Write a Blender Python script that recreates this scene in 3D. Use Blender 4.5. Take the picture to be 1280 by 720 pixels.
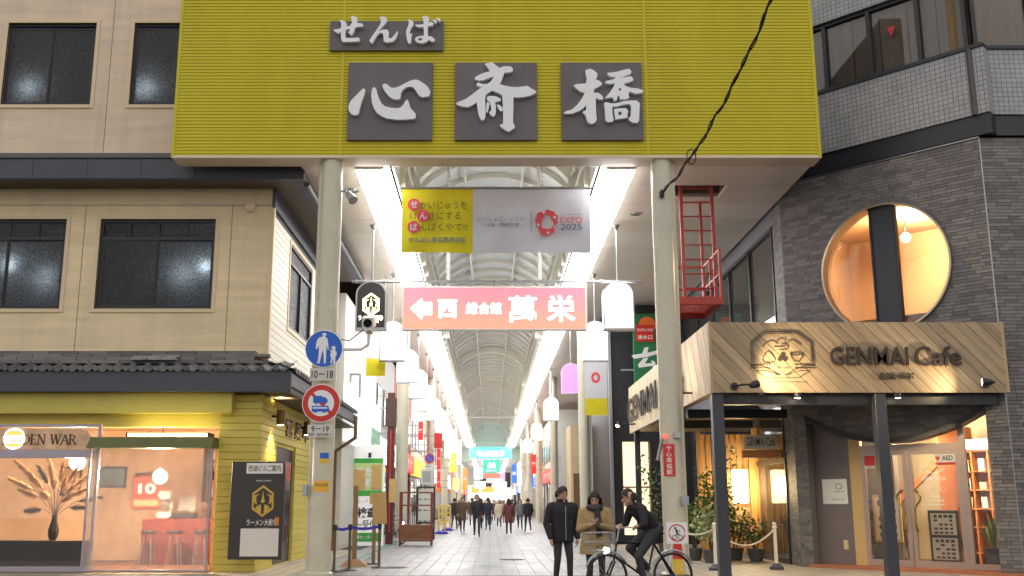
import bpy, bmesh, math, random
from mathutils import Vector, Matrix
from mathutils.geometry import tessellate_polygon
random.seed(7)
PI = math.pi
sc = bpy.context.scene
for o in list(bpy.data.objects):
    bpy.data.objects.remove(o)
COL = sc.collection

# ------------------------------------------------------------------ camera, sky, sun, exposure
FPX, CXP, EYE = 1270.0, 612.0, 1.35          # focal length and optical axis in photo pixels, eye height in metres
TH = math.atan(270 / FPX)
cd = bpy.data.cameras.new('camera')
cam = bpy.data.objects.new('camera', cd)
COL.objects.link(cam)
cam.location = (0, 0, EYE)
cam.rotation_euler = (PI / 2 + TH, 0, 0)
cd.sensor_fit = 'HORIZONTAL'
cd.sensor_width = 36
cd.lens = 36 * FPX / 1280
cd.shift_x = (640 - CXP) / 1280
cd.clip_start, cd.clip_end = 0.1, 1200
sc.camera = cam

wd = bpy.data.worlds.new('World')
sc.world = wd
wd.use_nodes = True
nt = wd.node_tree
bg = nt.nodes['Background']
sky = nt.nodes.new('ShaderNodeTexSky')
sky.sky_type = 'NISHITA'
sky.sun_disc = False
SUN_EL, SUN_AZ = math.radians(24), math.radians(196)   # street light comes from behind and above the camera
sky.sun_elevation = math.radians(-3.0)
sky.sun_rotation = SUN_AZ
nt.links.new(sky.outputs[0], bg.inputs[0])
bg.inputs[1].default_value = 0.10

sl = bpy.data.lights.new('sun', 'SUN')
sl.energy = 3.0
sl.angle = math.radians(170)
sl.color = (1.0, 0.97, 0.94)
sun = bpy.data.objects.new('sun', sl)
COL.objects.link(sun)
sd = Vector((math.sin(SUN_AZ) * math.cos(SUN_EL), math.cos(SUN_AZ) * math.cos(SUN_EL), math.sin(SUN_EL)))
sun.rotation_euler = sd.to_track_quat('Z', 'Y').to_euler()
sun.location = (0, -10, 20)

sc.view_settings.view_transform = 'Standard'
sc.view_settings.look = 'None'
sc.view_settings.exposure = 0.08
sc.view_settings.gamma = 1.0
sc.view_settings.use_curve_mapping = False
sc.render.engine = 'CYCLES'
sc.cycles.use_denoising = True
try:
    sc.cycles.denoiser = 'OPENIMAGEDENOISE'
except Exception:
    pass
sc.cycles.max_bounces = 6
sc.cycles.diffuse_bounces = 3
sc.cycles.glossy_bounces = 3
sc.cycles.transmission_bounces = 4
sc.cycles.transparent_max_bounces = 12
sc.cycles.sample_clamp_indirect = 6
sc.cycles.caustics_reflective = False
sc.cycles.caustics_refractive = False

# ------------------------------------------------------------------ helpers
def ray(px, py):
    u, v = (px - CXP) / FPX, (360 - py) / FPX
    y = math.cos(TH) - v * math.sin(TH)
    z = math.sin(TH) + v * math.cos(TH)
    return u / y, z / y
def W(px, py, D):
    "point at depth D seen at photo pixel (px, py): used to measure real positions"
    a, b = ray(px, py)
    return Vector((a * D, D, EYE + b * D))
def GX(px, py, D): return W(px, py, D).x
def GZ(py, D): return W(612, py, D).z

OFF = {}
KIDS = {}
def tag(o, label=None, cat=None, group=None, kind=None):
    if label: o['label'] = label
    if cat: o['category'] = cat
    if group: o['group'] = group
    if kind: o['kind'] = kind
    return o
def thing(name, loc, label, cat, group=None, rotz=0.0, local=False):
    "Empty at the base of a thing; parts given in world coordinates unless local"
    o = bpy.data.objects.new(name, None)
    o.empty_display_size = 0.2
    COL.objects.link(o)
    o.location = loc
    o.rotation_euler = (0, 0, rotz)
    OFF[o.name] = Vector((0, 0, 0)) if local else Vector(loc)
    return tag(o, label, cat, group)
def copy_tree(o, parent=None, loc=None, rotz=None, label=None, group=None):
    c = o.copy()
    COL.objects.link(c)
    c.parent = parent
    if loc is not None: c.location = loc
    if rotz is not None: c.rotation_euler = (0, 0, rotz)
    if label: c['label'] = label
    if group: c['group'] = group
    if parent is not None: KIDS.setdefault(parent.name, []).append(c)
    for ch in list(KIDS.get(o.name, [])):
        copy_tree(ch, c)
    return c
def link_mesh(name, me, parent=None, loc=(0, 0, 0)):
    o = bpy.data.objects.new(name, me)
    COL.objects.link(o)
    if parent is not None:
        o.parent = parent
        KIDS.setdefault(parent.name, []).append(o)
        OFF[o.name] = OFF.get(parent.name, Vector((0, 0, 0)))
    o.location = loc
    return o
def piece(name, me, parent, loc):
    "one of many alike pieces: shares mesh data; loc in the parent's coordinates (world when parent is world-built)"
    o = bpy.data.objects.new(name, me)
    COL.objects.link(o)
    o.parent = parent
    KIDS.setdefault(parent.name, []).append(o)
    off = OFF.get(parent.name, Vector((0, 0, 0)))
    o.location = Vector(loc) - off
    OFF[o.name] = off
    return o

class MB:
    def __init__(s):
        s.v, s.f, s.m = [], [], []
        s.cur = 0
    def add(s, vs, fs):
        b = len(s.v)
        s.v += [tuple(x) for x in vs]
        for f in fs:
            s.f.append(tuple(b + i for i in f))
            s.m.append(s.cur)
        return s
    def box(s, x0, x1, y0, y1, z0, z1):
        vs = [(x, y, z) for z in (z0, z1) for y in (y0, y1) for x in (x0, x1)]
        return s.add(vs, [(0, 2, 3, 1), (4, 5, 7, 6), (0, 1, 5, 4), (2, 6, 7, 3), (0, 4, 6, 2), (1, 3, 7, 5)])
    def bbox(s, x0, x1, y0, y1, z0, z1, b=0.01):
        "box with chamfered edges"
        xs, ys, zs = (x0, x1), (y0, y1), (z0, z1)
        bm = bmesh.new()
        bmesh.ops.create_cube(bm, size=1)
        for v in bm.verts:
            v.co = Vector((xs[v.co.x > 0], ys[v.co.y > 0], zs[v.co.z > 0]))
        bmesh.ops.bevel(bm, geom=list(bm.edges), offset=b, segments=1, affect='EDGES')
        bm.verts.index_update()
        s.add([v.co for v in bm.verts], [[v.index for v in f.verts] for f in bm.faces])
        bm.free()
        return s
    def obox(s, c, ax, ay, az):
        c, ax, ay, az = Vector(c), Vector(ax), Vector(ay), Vector(az)
        vs = [c + i * ax + j * ay + k * az for k in (-1, 1) for j in (-1, 1) for i in (-1, 1)]
        return s.add(vs, [(0, 2, 3, 1), (4, 5, 7, 6), (0, 1, 5, 4), (2, 6, 7, 3), (0, 4, 6, 2), (1, 3, 7, 5)])
    def bar(s, p, q, w, h=None, up=(0, 0, 1)):
        "rectangular bar from p to q"
        p, q = Vector(p), Vector(q)
        h = h or w
        d = (q - p)
        u = Vector(up)
        if abs(d.normalized().dot(u)) > 0.97: u = Vector((0, 1, 0))
        a = d.cross(u).normalized()
        b = a.cross(d).normalized()
        return s.obox((p + q) / 2, a * w / 2, d / 2, b * h / 2)
    def tube(s, pts, r, n=8, cap=True, r2=None):
        pts = [Vector(p) for p in pts]
        N = len(pts)
        rs = r if isinstance(r, (list, tuple)) else [r + ((r2 if r2 is not None else r) - r) * i / max(1, N - 1) for i in range(N)]
        vs, fs = [], []
        prev = None
        for i, p in enumerate(pts):
            t = (pts[min(i + 1, N - 1)] - pts[max(i - 1, 0)])
            t = t.normalized() if t.length > 1e-9 else Vector((0, 0, 1))
            if prev is None:
                a = t.orthogonal().normalized()
            else:
                a = prev - t * prev.dot(t)
                a = a.normalized() if a.length > 1e-6 else t.orthogonal().normalized()
            prev = a
            b = t.cross(a)
            for k in range(n):
                an = 2 * PI * k / n
                vs.append(p + (a * math.cos(an) + b * math.sin(an)) * rs[i])
        for i in range(N - 1):
            for k in range(n):
                k2 = (k + 1) % n
                fs.append((i * n + k, i * n + k2, (i + 1) * n + k2, (i + 1) * n + k))
        if cap:
            fs.append(tuple(range(n - 1, -1, -1)))
            fs.append(tuple((N - 1) * n + k for k in range(n)))
        return s.add(vs, fs)
    def lathe(s, prof, c, axis=(0, 0, 1), n=20, cap=True):
        "prof: list of (radius, height along axis)"
        ax = Vector(axis).normalized()
        a = ax.orthogonal().normalized()
        b = ax.cross(a)
        c = Vector(c)
        vs = []
        for r, h in prof:
            for k in range(n):
                t = 2 * PI * k / n
                vs.append(c + ax * h + (a * math.cos(t) + b * math.sin(t)) * r)
        fs = []
        for i in range(len(prof) - 1):
            for k in range(n):
                k2 = (k + 1) % n
                fs.append((i * n + k, i * n + k2, (i + 1) * n + k2, (i + 1) * n + k))
        if cap:
            fs.append(tuple(range(n - 1, -1, -1)))
            fs.append(tuple((len(prof) - 1) * n + k for k in range(n)))
        return s.add(vs, fs)
    def ball(s, c, rx, ry=None, rz=None, n=16, m=10):
        ry = ry or rx
        rz = rz or rx
        prof = []
        vs, fs = [], []
        for i in range(m + 1):
            ph = PI * i / m
            for k in range(n):
                t = 2 * PI * k / n
                vs.append((c[0] + rx * math.sin(ph) * math.cos(t), c[1] + ry * math.sin(ph) * math.sin(t), c[2] - rz * math.cos(ph)))
        for i in range(m):
            for k in range(n):
                k2 = (k + 1) % n
                fs.append((i * n + k, i * n + k2, (i + 1) * n + k2, (i + 1) * n + k))
        return s.add(vs, fs)
    def poly(s, loops, o, ex, ey, ez, t):
        "extruded 2-D outline (list of loops, later ones holes); front at +t along ez"
        o, ex, ey, ez = Vector(o), Vector(ex), Vector(ey), Vector(ez)
        flat = [p for l in loops for p in l]
        tris = tessellate_polygon([[Vector((p[0], p[1], 0)) for p in l] for l in loops])
        n = len(flat)
        base = [o + ex * p[0] + ey * p[1] for p in flat]
        vs = base + [b + ez * t for b in base]
        fs = []
        for tr in tris:
            a, b, c = [flat[i] for i in tr]
            ccw = (b[0] - a[0]) * (c[1] - a[1]) - (b[1] - a[1]) * (c[0] - a[0]) > 0
            ff = tuple(tr) if ccw else tuple(reversed(tr))
            fs.append(tuple(i + n for i in ff))
            fs.append(tuple(reversed(ff)))
        k = 0
        for l in loops:
            m = len(l)
            for i in range(m):
                j = (i + 1) % m
                fs.append((k + i, k + j, n + k + j, n + k + i))
            k += m
        return s.add(vs, fs)
    def quad(s, a, b, c, d):
        return s.add([a, b, c, d], [(0, 1, 2, 3)])
    def mesh(s, name, mats, smooth=False, off=None):
        me = bpy.data.meshes.new(name)
        vs = s.v
        if off is not None and Vector(off).length > 0:
            ox, oy, oz = off
            vs = [(x - ox, y - oy, z - oz) for x, y, z in vs]
        me.from_pydata(vs, [], s.f)
        if not isinstance(mats, (list, tuple)): mats = [mats]
        for m in mats: me.materials.append(m)
        if len(mats) > 1:
            me.polygons.foreach_set('material_index', s.m)
        bm = bmesh.new()
        bm.from_mesh(me)
        bmesh.ops.recalc_face_normals(bm, faces=bm.faces)
        bm.to_mesh(me)
        bm.free()
        if smooth:
            me.polygons.foreach_set('use_smooth', [True] * len(me.polygons))
            try: me.set_sharp_from_angle(angle=math.radians(38))
            except Exception: pass
        me.update()
        return me
    def build(s, name, mats, parent=None, smooth=False, kind=None):
        if parent is not None:
            off = OFF.get(parent.name, Vector((0, 0, 0)))
            o = link_mesh(name, s.mesh(name, mats, smooth, off), parent)
        else:
            xs, ys, zs = zip(*s.v)
            base = Vector(((min(xs) + max(xs)) / 2, (min(ys) + max(ys)) / 2, min(zs)))
            o = link_mesh(name, s.mesh(name, mats, smooth, base), None, base)
            OFF[o.name] = base
        if kind: o['kind'] = kind
        return o

# ------------------------------------------------------------------ materials
MATS = {}
def N(nt, t, **kw):
    n = nt.nodes.new(t)
    for k, v in kw.items():
        if k.startswith('i_'):
            n.inputs[k[2:].replace('_', ' ')].default_value = v
        else:
            setattr(n, k, v)
    return n
def rgb(c): return (c[0], c[1], c[2], 1)
def sr(r, g, b):
    f = lambda x: (x / 255 / 12.92) if x <= 10 else ((x / 255 + 0.055) / 1.055) ** 2.4
    return (f(r), f(g), f(b))
def pbr(name, col, rough=0.5, metal=0.0, var=0.0, vscale=3.0, stretch=(1, 1, 1), bump=0.0, bscale=60.0, emit=None, estr=0.0,
        grime=0.0, gscale=0.6, gstretch=(1, 1, 1), spec=0.5, coat=0.0, col2=None, rvar=0.0):
    if name in MATS: return MATS[name]
    m = bpy.data.materials.new(name)
    MATS[name] = m
    m.use_nodes = True
    nt = m.node_tree
    b = nt.nodes['Principled BSDF']
    b.inputs['Base Color'].default_value = rgb(col)
    b.inputs['Roughness'].default_value = rough
    b.inputs['Metallic'].default_value = metal
    b.inputs['Specular IOR Level'].default_value = spec
    b.inputs['Coat Weight'].default_value = coat
    L = nt.links.new
    if emit is not None:
        b.inputs['Emission Color'].default_value = rgb(emit)
        b.inputs['Emission Strength'].default_value = estr
    if var or grime or bump or rvar:
        tc = N(nt, 'ShaderNodeTexCoord')
        geo = N(nt, 'ShaderNodeNewGeometry')
        mp = N(nt, 'ShaderNodeMapping')
        mp.inputs['Scale'].default_value = stretch
        L(geo.outputs['Position'], mp.inputs['Vector'])
        cur = None
        if var:
            nz = N(nt, 'ShaderNodeTexNoise', i_Scale=vscale, i_Detail=6.0, i_Roughness=0.6)
            L(mp.outputs[0], nz.inputs['Vector'])
            mx = N(nt, 'ShaderNodeMix', data_type='RGBA')
            c2 = col2 or tuple(max(0, x * (1 - var)) for x in col)
            c1 = col if col2 else tuple(min(1, x * (1 + var * 0.6)) for x in col)
            mx.inputs[6].default_value = rgb(c1)
            mx.inputs[7].default_value = rgb(c2)
            rp = N(nt, 'ShaderNodeMapRange')
            rp.inputs[1].default_value, rp.inputs[2].default_value = 0.32, 0.68
            L(nz.outputs[0], rp.inputs[0])
            L(rp.outputs[0], mx.inputs[0])
            cur = mx.outputs[2]
        if grime:
            ng = N(nt, 'ShaderNodeTexNoise', i_Scale=gscale, i_Detail=8.0, i_Roughness=0.7)
            mg_ = N(nt, 'ShaderNodeMapping')
            mg_.inputs['Scale'].default_value = gstretch
            L(geo.outputs['Position'], mg_.inputs['Vector'])
            L(mg_.outputs[0], ng.inputs['Vector'])
            rp = N(nt, 'ShaderNodeMapRange')
            rp.inputs[1].default_value, rp.inputs[2].default_value = 0.45, 0.75
            rp.inputs[3].default_value, rp.inputs[4].default_value = 0.0, grime
            L(ng.outputs[0], rp.inputs[0])
            mg = N(nt, 'ShaderNodeMix', data_type='RGBA')
            L(rp.outputs[0], mg.inputs[0])
            if cur: L(cur, mg.inputs[6])
            else: mg.inputs[6].default_value = rgb(col)
            mg.inputs[7].default_value = rgb((col[0] * .35 + .012, col[1] * .33 + .010, col[2] * .3 + .008))
            cur = mg.outputs[2]
        if cur: L(cur, b.inputs['Base Color'])
        if rvar:
            nr = N(nt, 'ShaderNodeTexNoise', i_Scale=vscale * 1.7, i_Detail=5.0)
            L(mp.outputs[0], nr.inputs['Vector'])
            rr = N(nt, 'ShaderNodeMapRange')
            rr.inputs[1].default_value, rr.inputs[2].default_value = 0.3, 0.7
            rr.inputs[3].default_value, rr.inputs[4].default_value = max(0, rough - rvar), min(1, rough + rvar)
            L(nr.outputs[0], rr.inputs[0])
            L(rr.outputs[0], b.inputs['Roughness'])
        if bump:
            nb = N(nt, 'ShaderNodeTexNoise', i_Scale=bscale, i_Detail=4.0)
            L(mp.outputs[0], nb.inputs['Vector'])
            bp = N(nt, 'ShaderNodeBump', i_Strength=bump, i_Distance=0.01)
            L(nb.outputs[0], bp.inputs['Height'])
            L(bp.outputs[0], b.inputs['Normal'])
    return m
def glow(name, col, strength):
    if name in MATS: return MATS[name]
    m = bpy.data.materials.new(name)
    MATS[name] = m
    m.use_nodes = True
    b = m.node_tree.nodes['Principled BSDF']
    b.inputs['Base Color'].default_value = rgb([min(.8, x) for x in col])
    b.inputs['Roughness'].default_value = 0.4
    b.inputs['Emission Color'].default_value = rgb(col)
    b.inputs['Emission Strength'].default_value = strength
    return m
def glass(name, tint=(1, 1, 1), refl=0.9, rough=0.02, dirt=0.0):
    "thin pane: see-through with a fresnel reflection and an optional film of dust"
    if name in MATS: return MATS[name]
    m = bpy.data.materials.new(name)
    MATS[name] = m
    m.use_nodes = True
    nt = m.node_tree
    nt.nodes.remove(nt.nodes['Principled BSDF'])
    out = nt.nodes['Material Output']
    tr = N(nt, 'ShaderNodeBsdfTransparent')
    tr.inputs[0].default_value = rgb(tint)
    gl = N(nt, 'ShaderNodeBsdfGlossy')
    gl.inputs['Color'].default_value = rgb((refl,) * 3)
    gl.inputs['Roughness'].default_value = rough
    fr = N(nt, 'ShaderNodeFresnel')
    fr.inputs[0].default_value = 1.5
    mx = N(nt, 'ShaderNodeMixShader')
    L = nt.links.new
    L(fr.outputs[0], mx.inputs[0]); L(tr.outputs[0], mx.inputs[1]); L(gl.outputs[0], mx.inputs[2])
    last = mx
    if dirt:
        df = N(nt, 'ShaderNodeBsdfDiffuse')
        df.inputs[0].default_value = (0.6, 0.58, 0.55, 1)
        nz = N(nt, 'ShaderNodeTexNoise', i_Scale=2.0, i_Detail=6.0)
        geo = N(nt, 'ShaderNodeNewGeometry')
        L(geo.outputs['Position'], nz.inputs['Vector'])
        rp = N(nt, 'ShaderNodeMapRange')
        rp.inputs[1].default_value, rp.inputs[2].default_value = 0.3, 0.8
        rp.inputs[3].default_value, rp.inputs[4].default_value = dirt * .85, dirt * 1.15
        L(nz.outputs[0], rp.inputs[0])
        m2 = N(nt, 'ShaderNodeMixShader')
        L(rp.outputs[0], m2.inputs[0]); L(mx.outputs[0], m2.inputs[1]); L(df.outputs[0], m2.inputs[2])
        last = m2
    L(last.outputs[0], out.inputs[0])
    return m
def grid_tile(name, c1, c2, mortar, bw, bh, msize, plane='xy', rough=0.4, bump=0.4, offset=0.0, rot=0.0, var=0.25):
    "tiles too small or far to build singly; plane picks the two world axes"
    if name in MATS: return MATS[name]
    m = bpy.data.materials.new(name)
    MATS[name] = m
    m.use_nodes = True
    nt = m.node_tree
    b = nt.nodes['Principled BSDF']
    L = nt.links.new
    geo = N(nt, 'ShaderNodeNewGeometry')
    sp = N(nt, 'ShaderNodeSeparateXYZ')
    if rot:
        mp = N(nt, 'ShaderNodeMapping')
        mp.inputs['Rotation'].default_value = (0, 0, rot)
        L(geo.outputs['Position'], mp.inputs['Vector'])
        L(mp.outputs[0], sp.inputs[0])
    else:
        L(geo.outputs['Position'], sp.inputs[0])
    cb = N(nt, 'ShaderNodeCombineXYZ')
    ax = {'x': 0, 'y': 1, 'z': 2}
    L(sp.outputs[ax[plane[0]]], cb.inputs[0])
    L(sp.outputs[ax[plane[1]]], cb.inputs[1])
    br = N(nt, 'ShaderNodeTexBrick')
    br.offset = offset
    br.inputs['Color1'].default_value = rgb(c1)
    br.inputs['Color2'].default_value = rgb(c2)
    br.inputs['Mortar'].default_value = rgb(mortar)
    br.inputs['Scale'].default_value = 1.0
    br.inputs['Mortar Size'].default_value = msize
    br.inputs['Mortar Smooth'].default_value = 0.2
    br.inputs['Brick Width'].default_value = bw
    br.inputs['Row Height'].default_value = bh
    L(cb.outputs[0], br.inputs['Vector'])
    nz = N(nt, 'ShaderNodeTexNoise', i_Scale=1.3, i_Detail=8.0, i_Roughness=0.65)
    L(geo.outputs['Position'], nz.inputs['Vector'])
    mul = N(nt, 'ShaderNodeMix', data_type='RGBA', blend_type='MULTIPLY')
    mul.inputs[0].default_value = 1.0
    rp = N(nt, 'ShaderNodeMapRange')
    rp.inputs[1].default_value, rp.inputs[2].default_value = 0.3, 0.7
    rp.inputs[3].default_value, rp.inputs[4].default_value = 1 - var, 1.0
    L(nz.outputs[0], rp.inputs[0])
    L(br.outputs[0], mul.inputs[6]); L(rp.outputs[0], mul.inputs[7])
    L(mul.outputs[2], b.inputs['Base Color'])
    r2 = N(nt, 'ShaderNodeMapRange')
    r2.inputs[1].default_value, r2.inputs[2].default_value = 0.3, 0.7
    r2.inputs[3].default_value, r2.inputs[4].default_value = max(.05, rough - .12), min(1, rough + .12)
    L(nz.outputs[0], r2.inputs[0]); L(r2.outputs[0], b.inputs['Roughness'])
    bp = N(nt, 'ShaderNodeBump', i_Strength=bump, i_Distance=0.01)
    bp.invert = True
    L(br.outputs[1], bp.inputs['Height']); L(bp.outputs[0], b.inputs['Normal'])
    return m
def wood(name, c1, c2, axis='x', scale=1.0, rough=0.55, per_object=0.0):
    "grain runs along axis; boards differ by object"
    if name in MATS: return MATS[name]
    m = bpy.data.materials.new(name)
    MATS[name] = m
    m.use_nodes = True
    nt = m.node_tree
    b = nt.nodes['Principled BSDF']
    L = nt.links.new
    tc = N(nt, 'ShaderNodeTexCoord')
    oi = N(nt, 'ShaderNodeObjectInfo')
    mp = N(nt, 'ShaderNodeMapping')
    s = [28 * scale] * 3
    s['xyz'.index(axis)] = 1.6 * scale
    mp.inputs['Scale'].default_value = s
    L(tc.outputs['Object'], mp.inputs['Vector'])
    ad = N(nt, 'ShaderNodeVectorMath', operation='ADD')
    L(mp.outputs[0], ad.inputs[0])
    mu = N(nt, 'ShaderNodeMath', operation='MULTIPLY')
    mu.inputs[1].default_value = 57.0
    L(oi.outputs['Random'], mu.inputs[0])
    L(mu.outputs[0], ad.inputs[1])
    nz = N(nt, 'ShaderNodeTexNoise', i_Scale=1.0, i_Detail=6.0, i_Roughness=0.6, i_Distortion=0.4)
    L(ad.outputs[0], nz.inputs['Vector'])
    rp = N(nt, 'ShaderNodeMapRange')
    rp.inputs[1].default_value, rp.inputs[2].default_value = 0.33, 0.7
    L(nz.outputs[0], rp.inputs[0])
    mx = N(nt, 'ShaderNodeMix', data_type='RGBA')
    mx.inputs[6].default_value = rgb(c1); mx.inputs[7].default_value = rgb(c2)
    L(rp.outputs[0], mx.inputs[0])
    hs = N(nt, 'ShaderNodeHueSaturation')
    vr = N(nt, 'ShaderNodeMapRange')
    vr.inputs[3].default_value, vr.inputs[4].default_value = 1 - per_object, 1 + per_object * .6
    L(oi.outputs['Random'], vr.inputs[0])
    L(vr.outputs[0], hs.inputs['Value'])
    L(mx.outputs[2], hs.inputs['Color'])
    L(hs.outputs[0], b.inputs['Base Color'])
    b.inputs['Roughness'].default_value = rough
    bp = N(nt, 'ShaderNodeBump', i_Strength=0.25, i_Distance=0.004)
    L(nz.outputs[0], bp.inputs['Height']); L(bp.outputs[0], b.inputs['Normal'])
    return m
def vary(name, c1, c2, rough=0.6, spec=0.4, bump=0.15):
    "colour differs from piece to piece (object random) between c1 and c2, with fine mottling"
    if name in MATS: return MATS[name]
    m = bpy.data.materials.new(name)
    MATS[name] = m
    m.use_nodes = True
    nt = m.node_tree
    b = nt.nodes['Principled BSDF']
    L = nt.links.new
    geo = N(nt, 'ShaderNodeNewGeometry')
    oi = N(nt, 'ShaderNodeObjectInfo')
    nz = N(nt, 'ShaderNodeTexNoise', i_Scale=9.0, i_Detail=6.0, i_Roughness=0.7)
    L(geo.outputs['Position'], nz.inputs['Vector'])
    ad = N(nt, 'ShaderNodeMath', operation='ADD')
    L(oi.outputs['Random'], ad.inputs[0]); L(geo.outputs['Random Per Island'], ad.inputs[1])
    fr = N(nt, 'ShaderNodeMath', operation='FRACT')
    L(ad.outputs[0], fr.inputs[0])
    av = N(nt, 'ShaderNodeMath', operation='MULTIPLY_ADD')
    av.inputs[1].default_value = 0.65
    L(fr.outputs[0], av.inputs[0])
    m2 = N(nt, 'ShaderNodeMath', operation='MULTIPLY')
    m2.inputs[1].default_value = 0.4
    L(nz.outputs[0], m2.inputs[0]); L(m2.outputs[0], av.inputs[2])
    mx = N(nt, 'ShaderNodeMix', data_type='RGBA')
    mx.inputs[6].default_value = rgb(c1); mx.inputs[7].default_value = rgb(c2)
    L(av.outputs[0], mx.inputs[0]); L(mx.outputs[2], b.inputs['Base Color'])
    b.inputs['Roughness'].default_value = rough
    b.inputs['Specular IOR Level'].default_value = spec
    if bump:
        nb = N(nt, 'ShaderNodeTexNoise', i_Scale=70.0, i_Detail=4.0)
        L(geo.outputs['Position'], nb.inputs['Vector'])
        bp = N(nt, 'ShaderNodeBump', i_Strength=bump, i_Distance=0.01)
        L(nb.outputs[0], bp.inputs['Height']); L(bp.outputs[0], b.inputs['Normal'])
    return m

# ------------------------------------------------------------------ lettering
TXT = {}
def text_mesh(body, bold=0.0):
    key = (body, bold)
    if key in TXT: return TXT[key]
    c = bpy.data.curves.new('lettering', 'FONT')
    c.body = body
    c.size = 1.0
    c.resolution_u = 3
    c.offset = bold
    o = bpy.data.objects.new('lettering', c)
    COL.objects.link(o)
    bpy.context.view_layer.update()
    dg = bpy.context.evaluated_depsgraph_get()
    me = bpy.data.meshes.new_from_object(o.evaluated_get(dg))
    vs = [v.co.copy() for v in me.vertices]
    fs = [tuple(p.vertices) for p in me.polygons]
    bpy.data.objects.remove(o)
    bpy.data.curves.remove(c)
    bpy.data.meshes.remove(me)
    if not vs: vs = [Vector((0, 0, 0)), Vector((1, 0, 0)), Vector((0, 1, 0))]
    x0, x1 = min(v.x for v in vs), max(v.x for v in vs)
    y0, y1 = min(v.y for v in vs), max(v.y for v in vs)
    r = ([((v.x - (x0 + x1) / 2), (v.y - (y0 + y1) / 2)) for v in vs], fs, x1 - x0, y1 - y0)
    TXT[key] = r
    return r
def text(body, o, w, h, mat, parent, ex=(1, 0, 0), ey=(0, 0, 1), bold=0.0, name='lettering', thick=0.0, out=None):
    "flat (or raised by thick) lettering fitted into w x h centred on o"
    vs, fs, tw, thh = text_mesh(body, bold)
    sx = w / tw if w else h / thh
    sy = h / thh if h else sx
    o, ex, ey = Vector(o), Vector(ex), Vector(ey)
    ez = Vector(out) if out is not None else ex.cross(ey)
    mb = MB()
    P = [o + ex * (x * sx) + ey * (y * sy) for x, y in vs]
    if not thick:
        mb.add(P, fs)
    else:
        n = len(P)
        ed = {}
        for f in fs:
            for i in range(len(f)):
                a, b = f[i], f[(i + 1) % len(f)]
                k = (min(a, b), max(a, b))
                ed[k] = None if k in ed else (a, b)
        mb.add([p + ez * thick for p in P] + P, fs + [(a, b, b + n, a + n) for e in ed.values() if e for a, b in [e]])
    return mb.build(name, mat, parent)
# ------------------------------------------------------------------ shared materials
M_yellow = pbr('yellow_siding', sr(206, 192, 10), 0.45, var=0.06, vscale=.9, stretch=(1.2, 1, .4), grime=0.13, gscale=1.2, gstretch=(2.2, 1, .12), rvar=0.08)
M_seam = pbr('yellow_seam_strip', sr(200, 186, 12), 0.5)
M_greypanel = pbr('grey_sign_panel', sr(104, 97, 100), 0.5, var=0.12, vscale=1.5, stretch=(1, 1, .3), grime=0.15, gscale=.9)
M_whitechar = pbr('white_letter_paint', sr(242, 242, 246), 0.4, var=0.04, vscale=5, grime=0.10, gscale=1.6)
M_beige = pbr('beige_metal_soffit', sr(222, 205, 184), 0.4, var=0.06, vscale=.8, grime=0.14, gscale=.6)
M_ceiling = vary('ceiling_panel_paint', sr(226, 214, 198), sr(242, 233, 220), 0.35, bump=0)
M_groove = pbr('dark_groove', sr(120, 110, 98), 0.7)
M_pillar = pbr('cream_pillar_paint', sr(206, 200, 180), 0.32, var=0.06, vscale=1.4, grime=0.22, gscale=1.1, rvar=.08, coat=.15)
M_white = pbr('white_paint', sr(232, 230, 226), 0.4, grime=.12, gscale=1.2)
M_rib = pbr('cream_steel_rib', sr(226, 223, 208), 0.4, var=.05)
M_pane = vary('milky_roof_pane', sr(216, 222, 224), sr(234, 238, 238), 0.35, bump=0)
M_black = pbr('black_metal', sr(38, 38, 42), 0.45, var=.15, vscale=4)
M_steel = pbr('galvanised_steel', sr(168, 170, 172), 0.35, metal=.7, var=.1, vscale=6)
M_red = pbr('red_steel_paint', sr(176, 60, 46), 0.45, var=.12, vscale=6, grime=.15, gscale=3)
M_dark = pbr('dark_slate', sr(66, 68, 78), 0.5, var=.15, vscale=2, grime=.2)

# ------------------------------------------------------------------ ground
M_asphalt = pbr('asphalt', (0.05, 0.05, 0.052), 0.8, var=.25, vscale=4, bump=.4, bscale=160)
g = MB()
g.quad((-400, -60, -0.02), (400, -60, -0.02), (400, 700, -0.02), (-400, 700, -0.02))
tag(g.build('ground', M_asphalt), kind='structure')
M_side = grid_tile('sidewalk_paving', sr(170, 160, 146), sr(186, 175, 158), sr(112, 106, 98), .3, .3, .012, 'xy', .6, .4)
g = MB()
g.box(-30, 30, 17.2, 19.9, -0.019, 0.0)
g.box(-30, -3.9, 19.9, 31.5, -0.0185, 0.0)
g.box(3.9, 30, 19.9, 36, -0.0185, 0.0)
g.box(-30, 30, 17.05, 17.2, -0.019, 0.008)
tag(g.build('sidewalk', M_side), kind='structure')
AX = 0.12                                    # centre line of the arcade
TW, TL = 0.31, 0.62
M_tilefar = grid_tile('arcade_paving_far', sr(132, 132, 136), sr(148, 148, 151), sr(92, 92, 95), TW, TL, .012, 'xy', .46, .3, var=.2)
g = MB()
g.quad((-3.9, 19.9, -0.004), (3.9, 19.9, -0.004), (3.9, 240, -0.004), (-3.9, 240, -0.004))
g.quad((-9, 36, -0.012), (9, 36, -0.012), (9, 240, -0.012), (-9, 240, -0.012))
floor = tag(g.build('arcade_pavement', M_tilefar), kind='structure')
M_tile = vary('stone_paver', sr(118, 118, 122), sr(154, 154, 156), 0.42, bump=.08)
M_tiledk = vary('dark_stone_paver', sr(88, 88, 90), sr(112, 112, 114), 0.30, bump=.08)
t = MB()
t.bbox(-TW / 2 + .006, TW / 2 - .006, -TL / 2 + .006, TL / 2 - .006, -.006, .006, .004)
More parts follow.
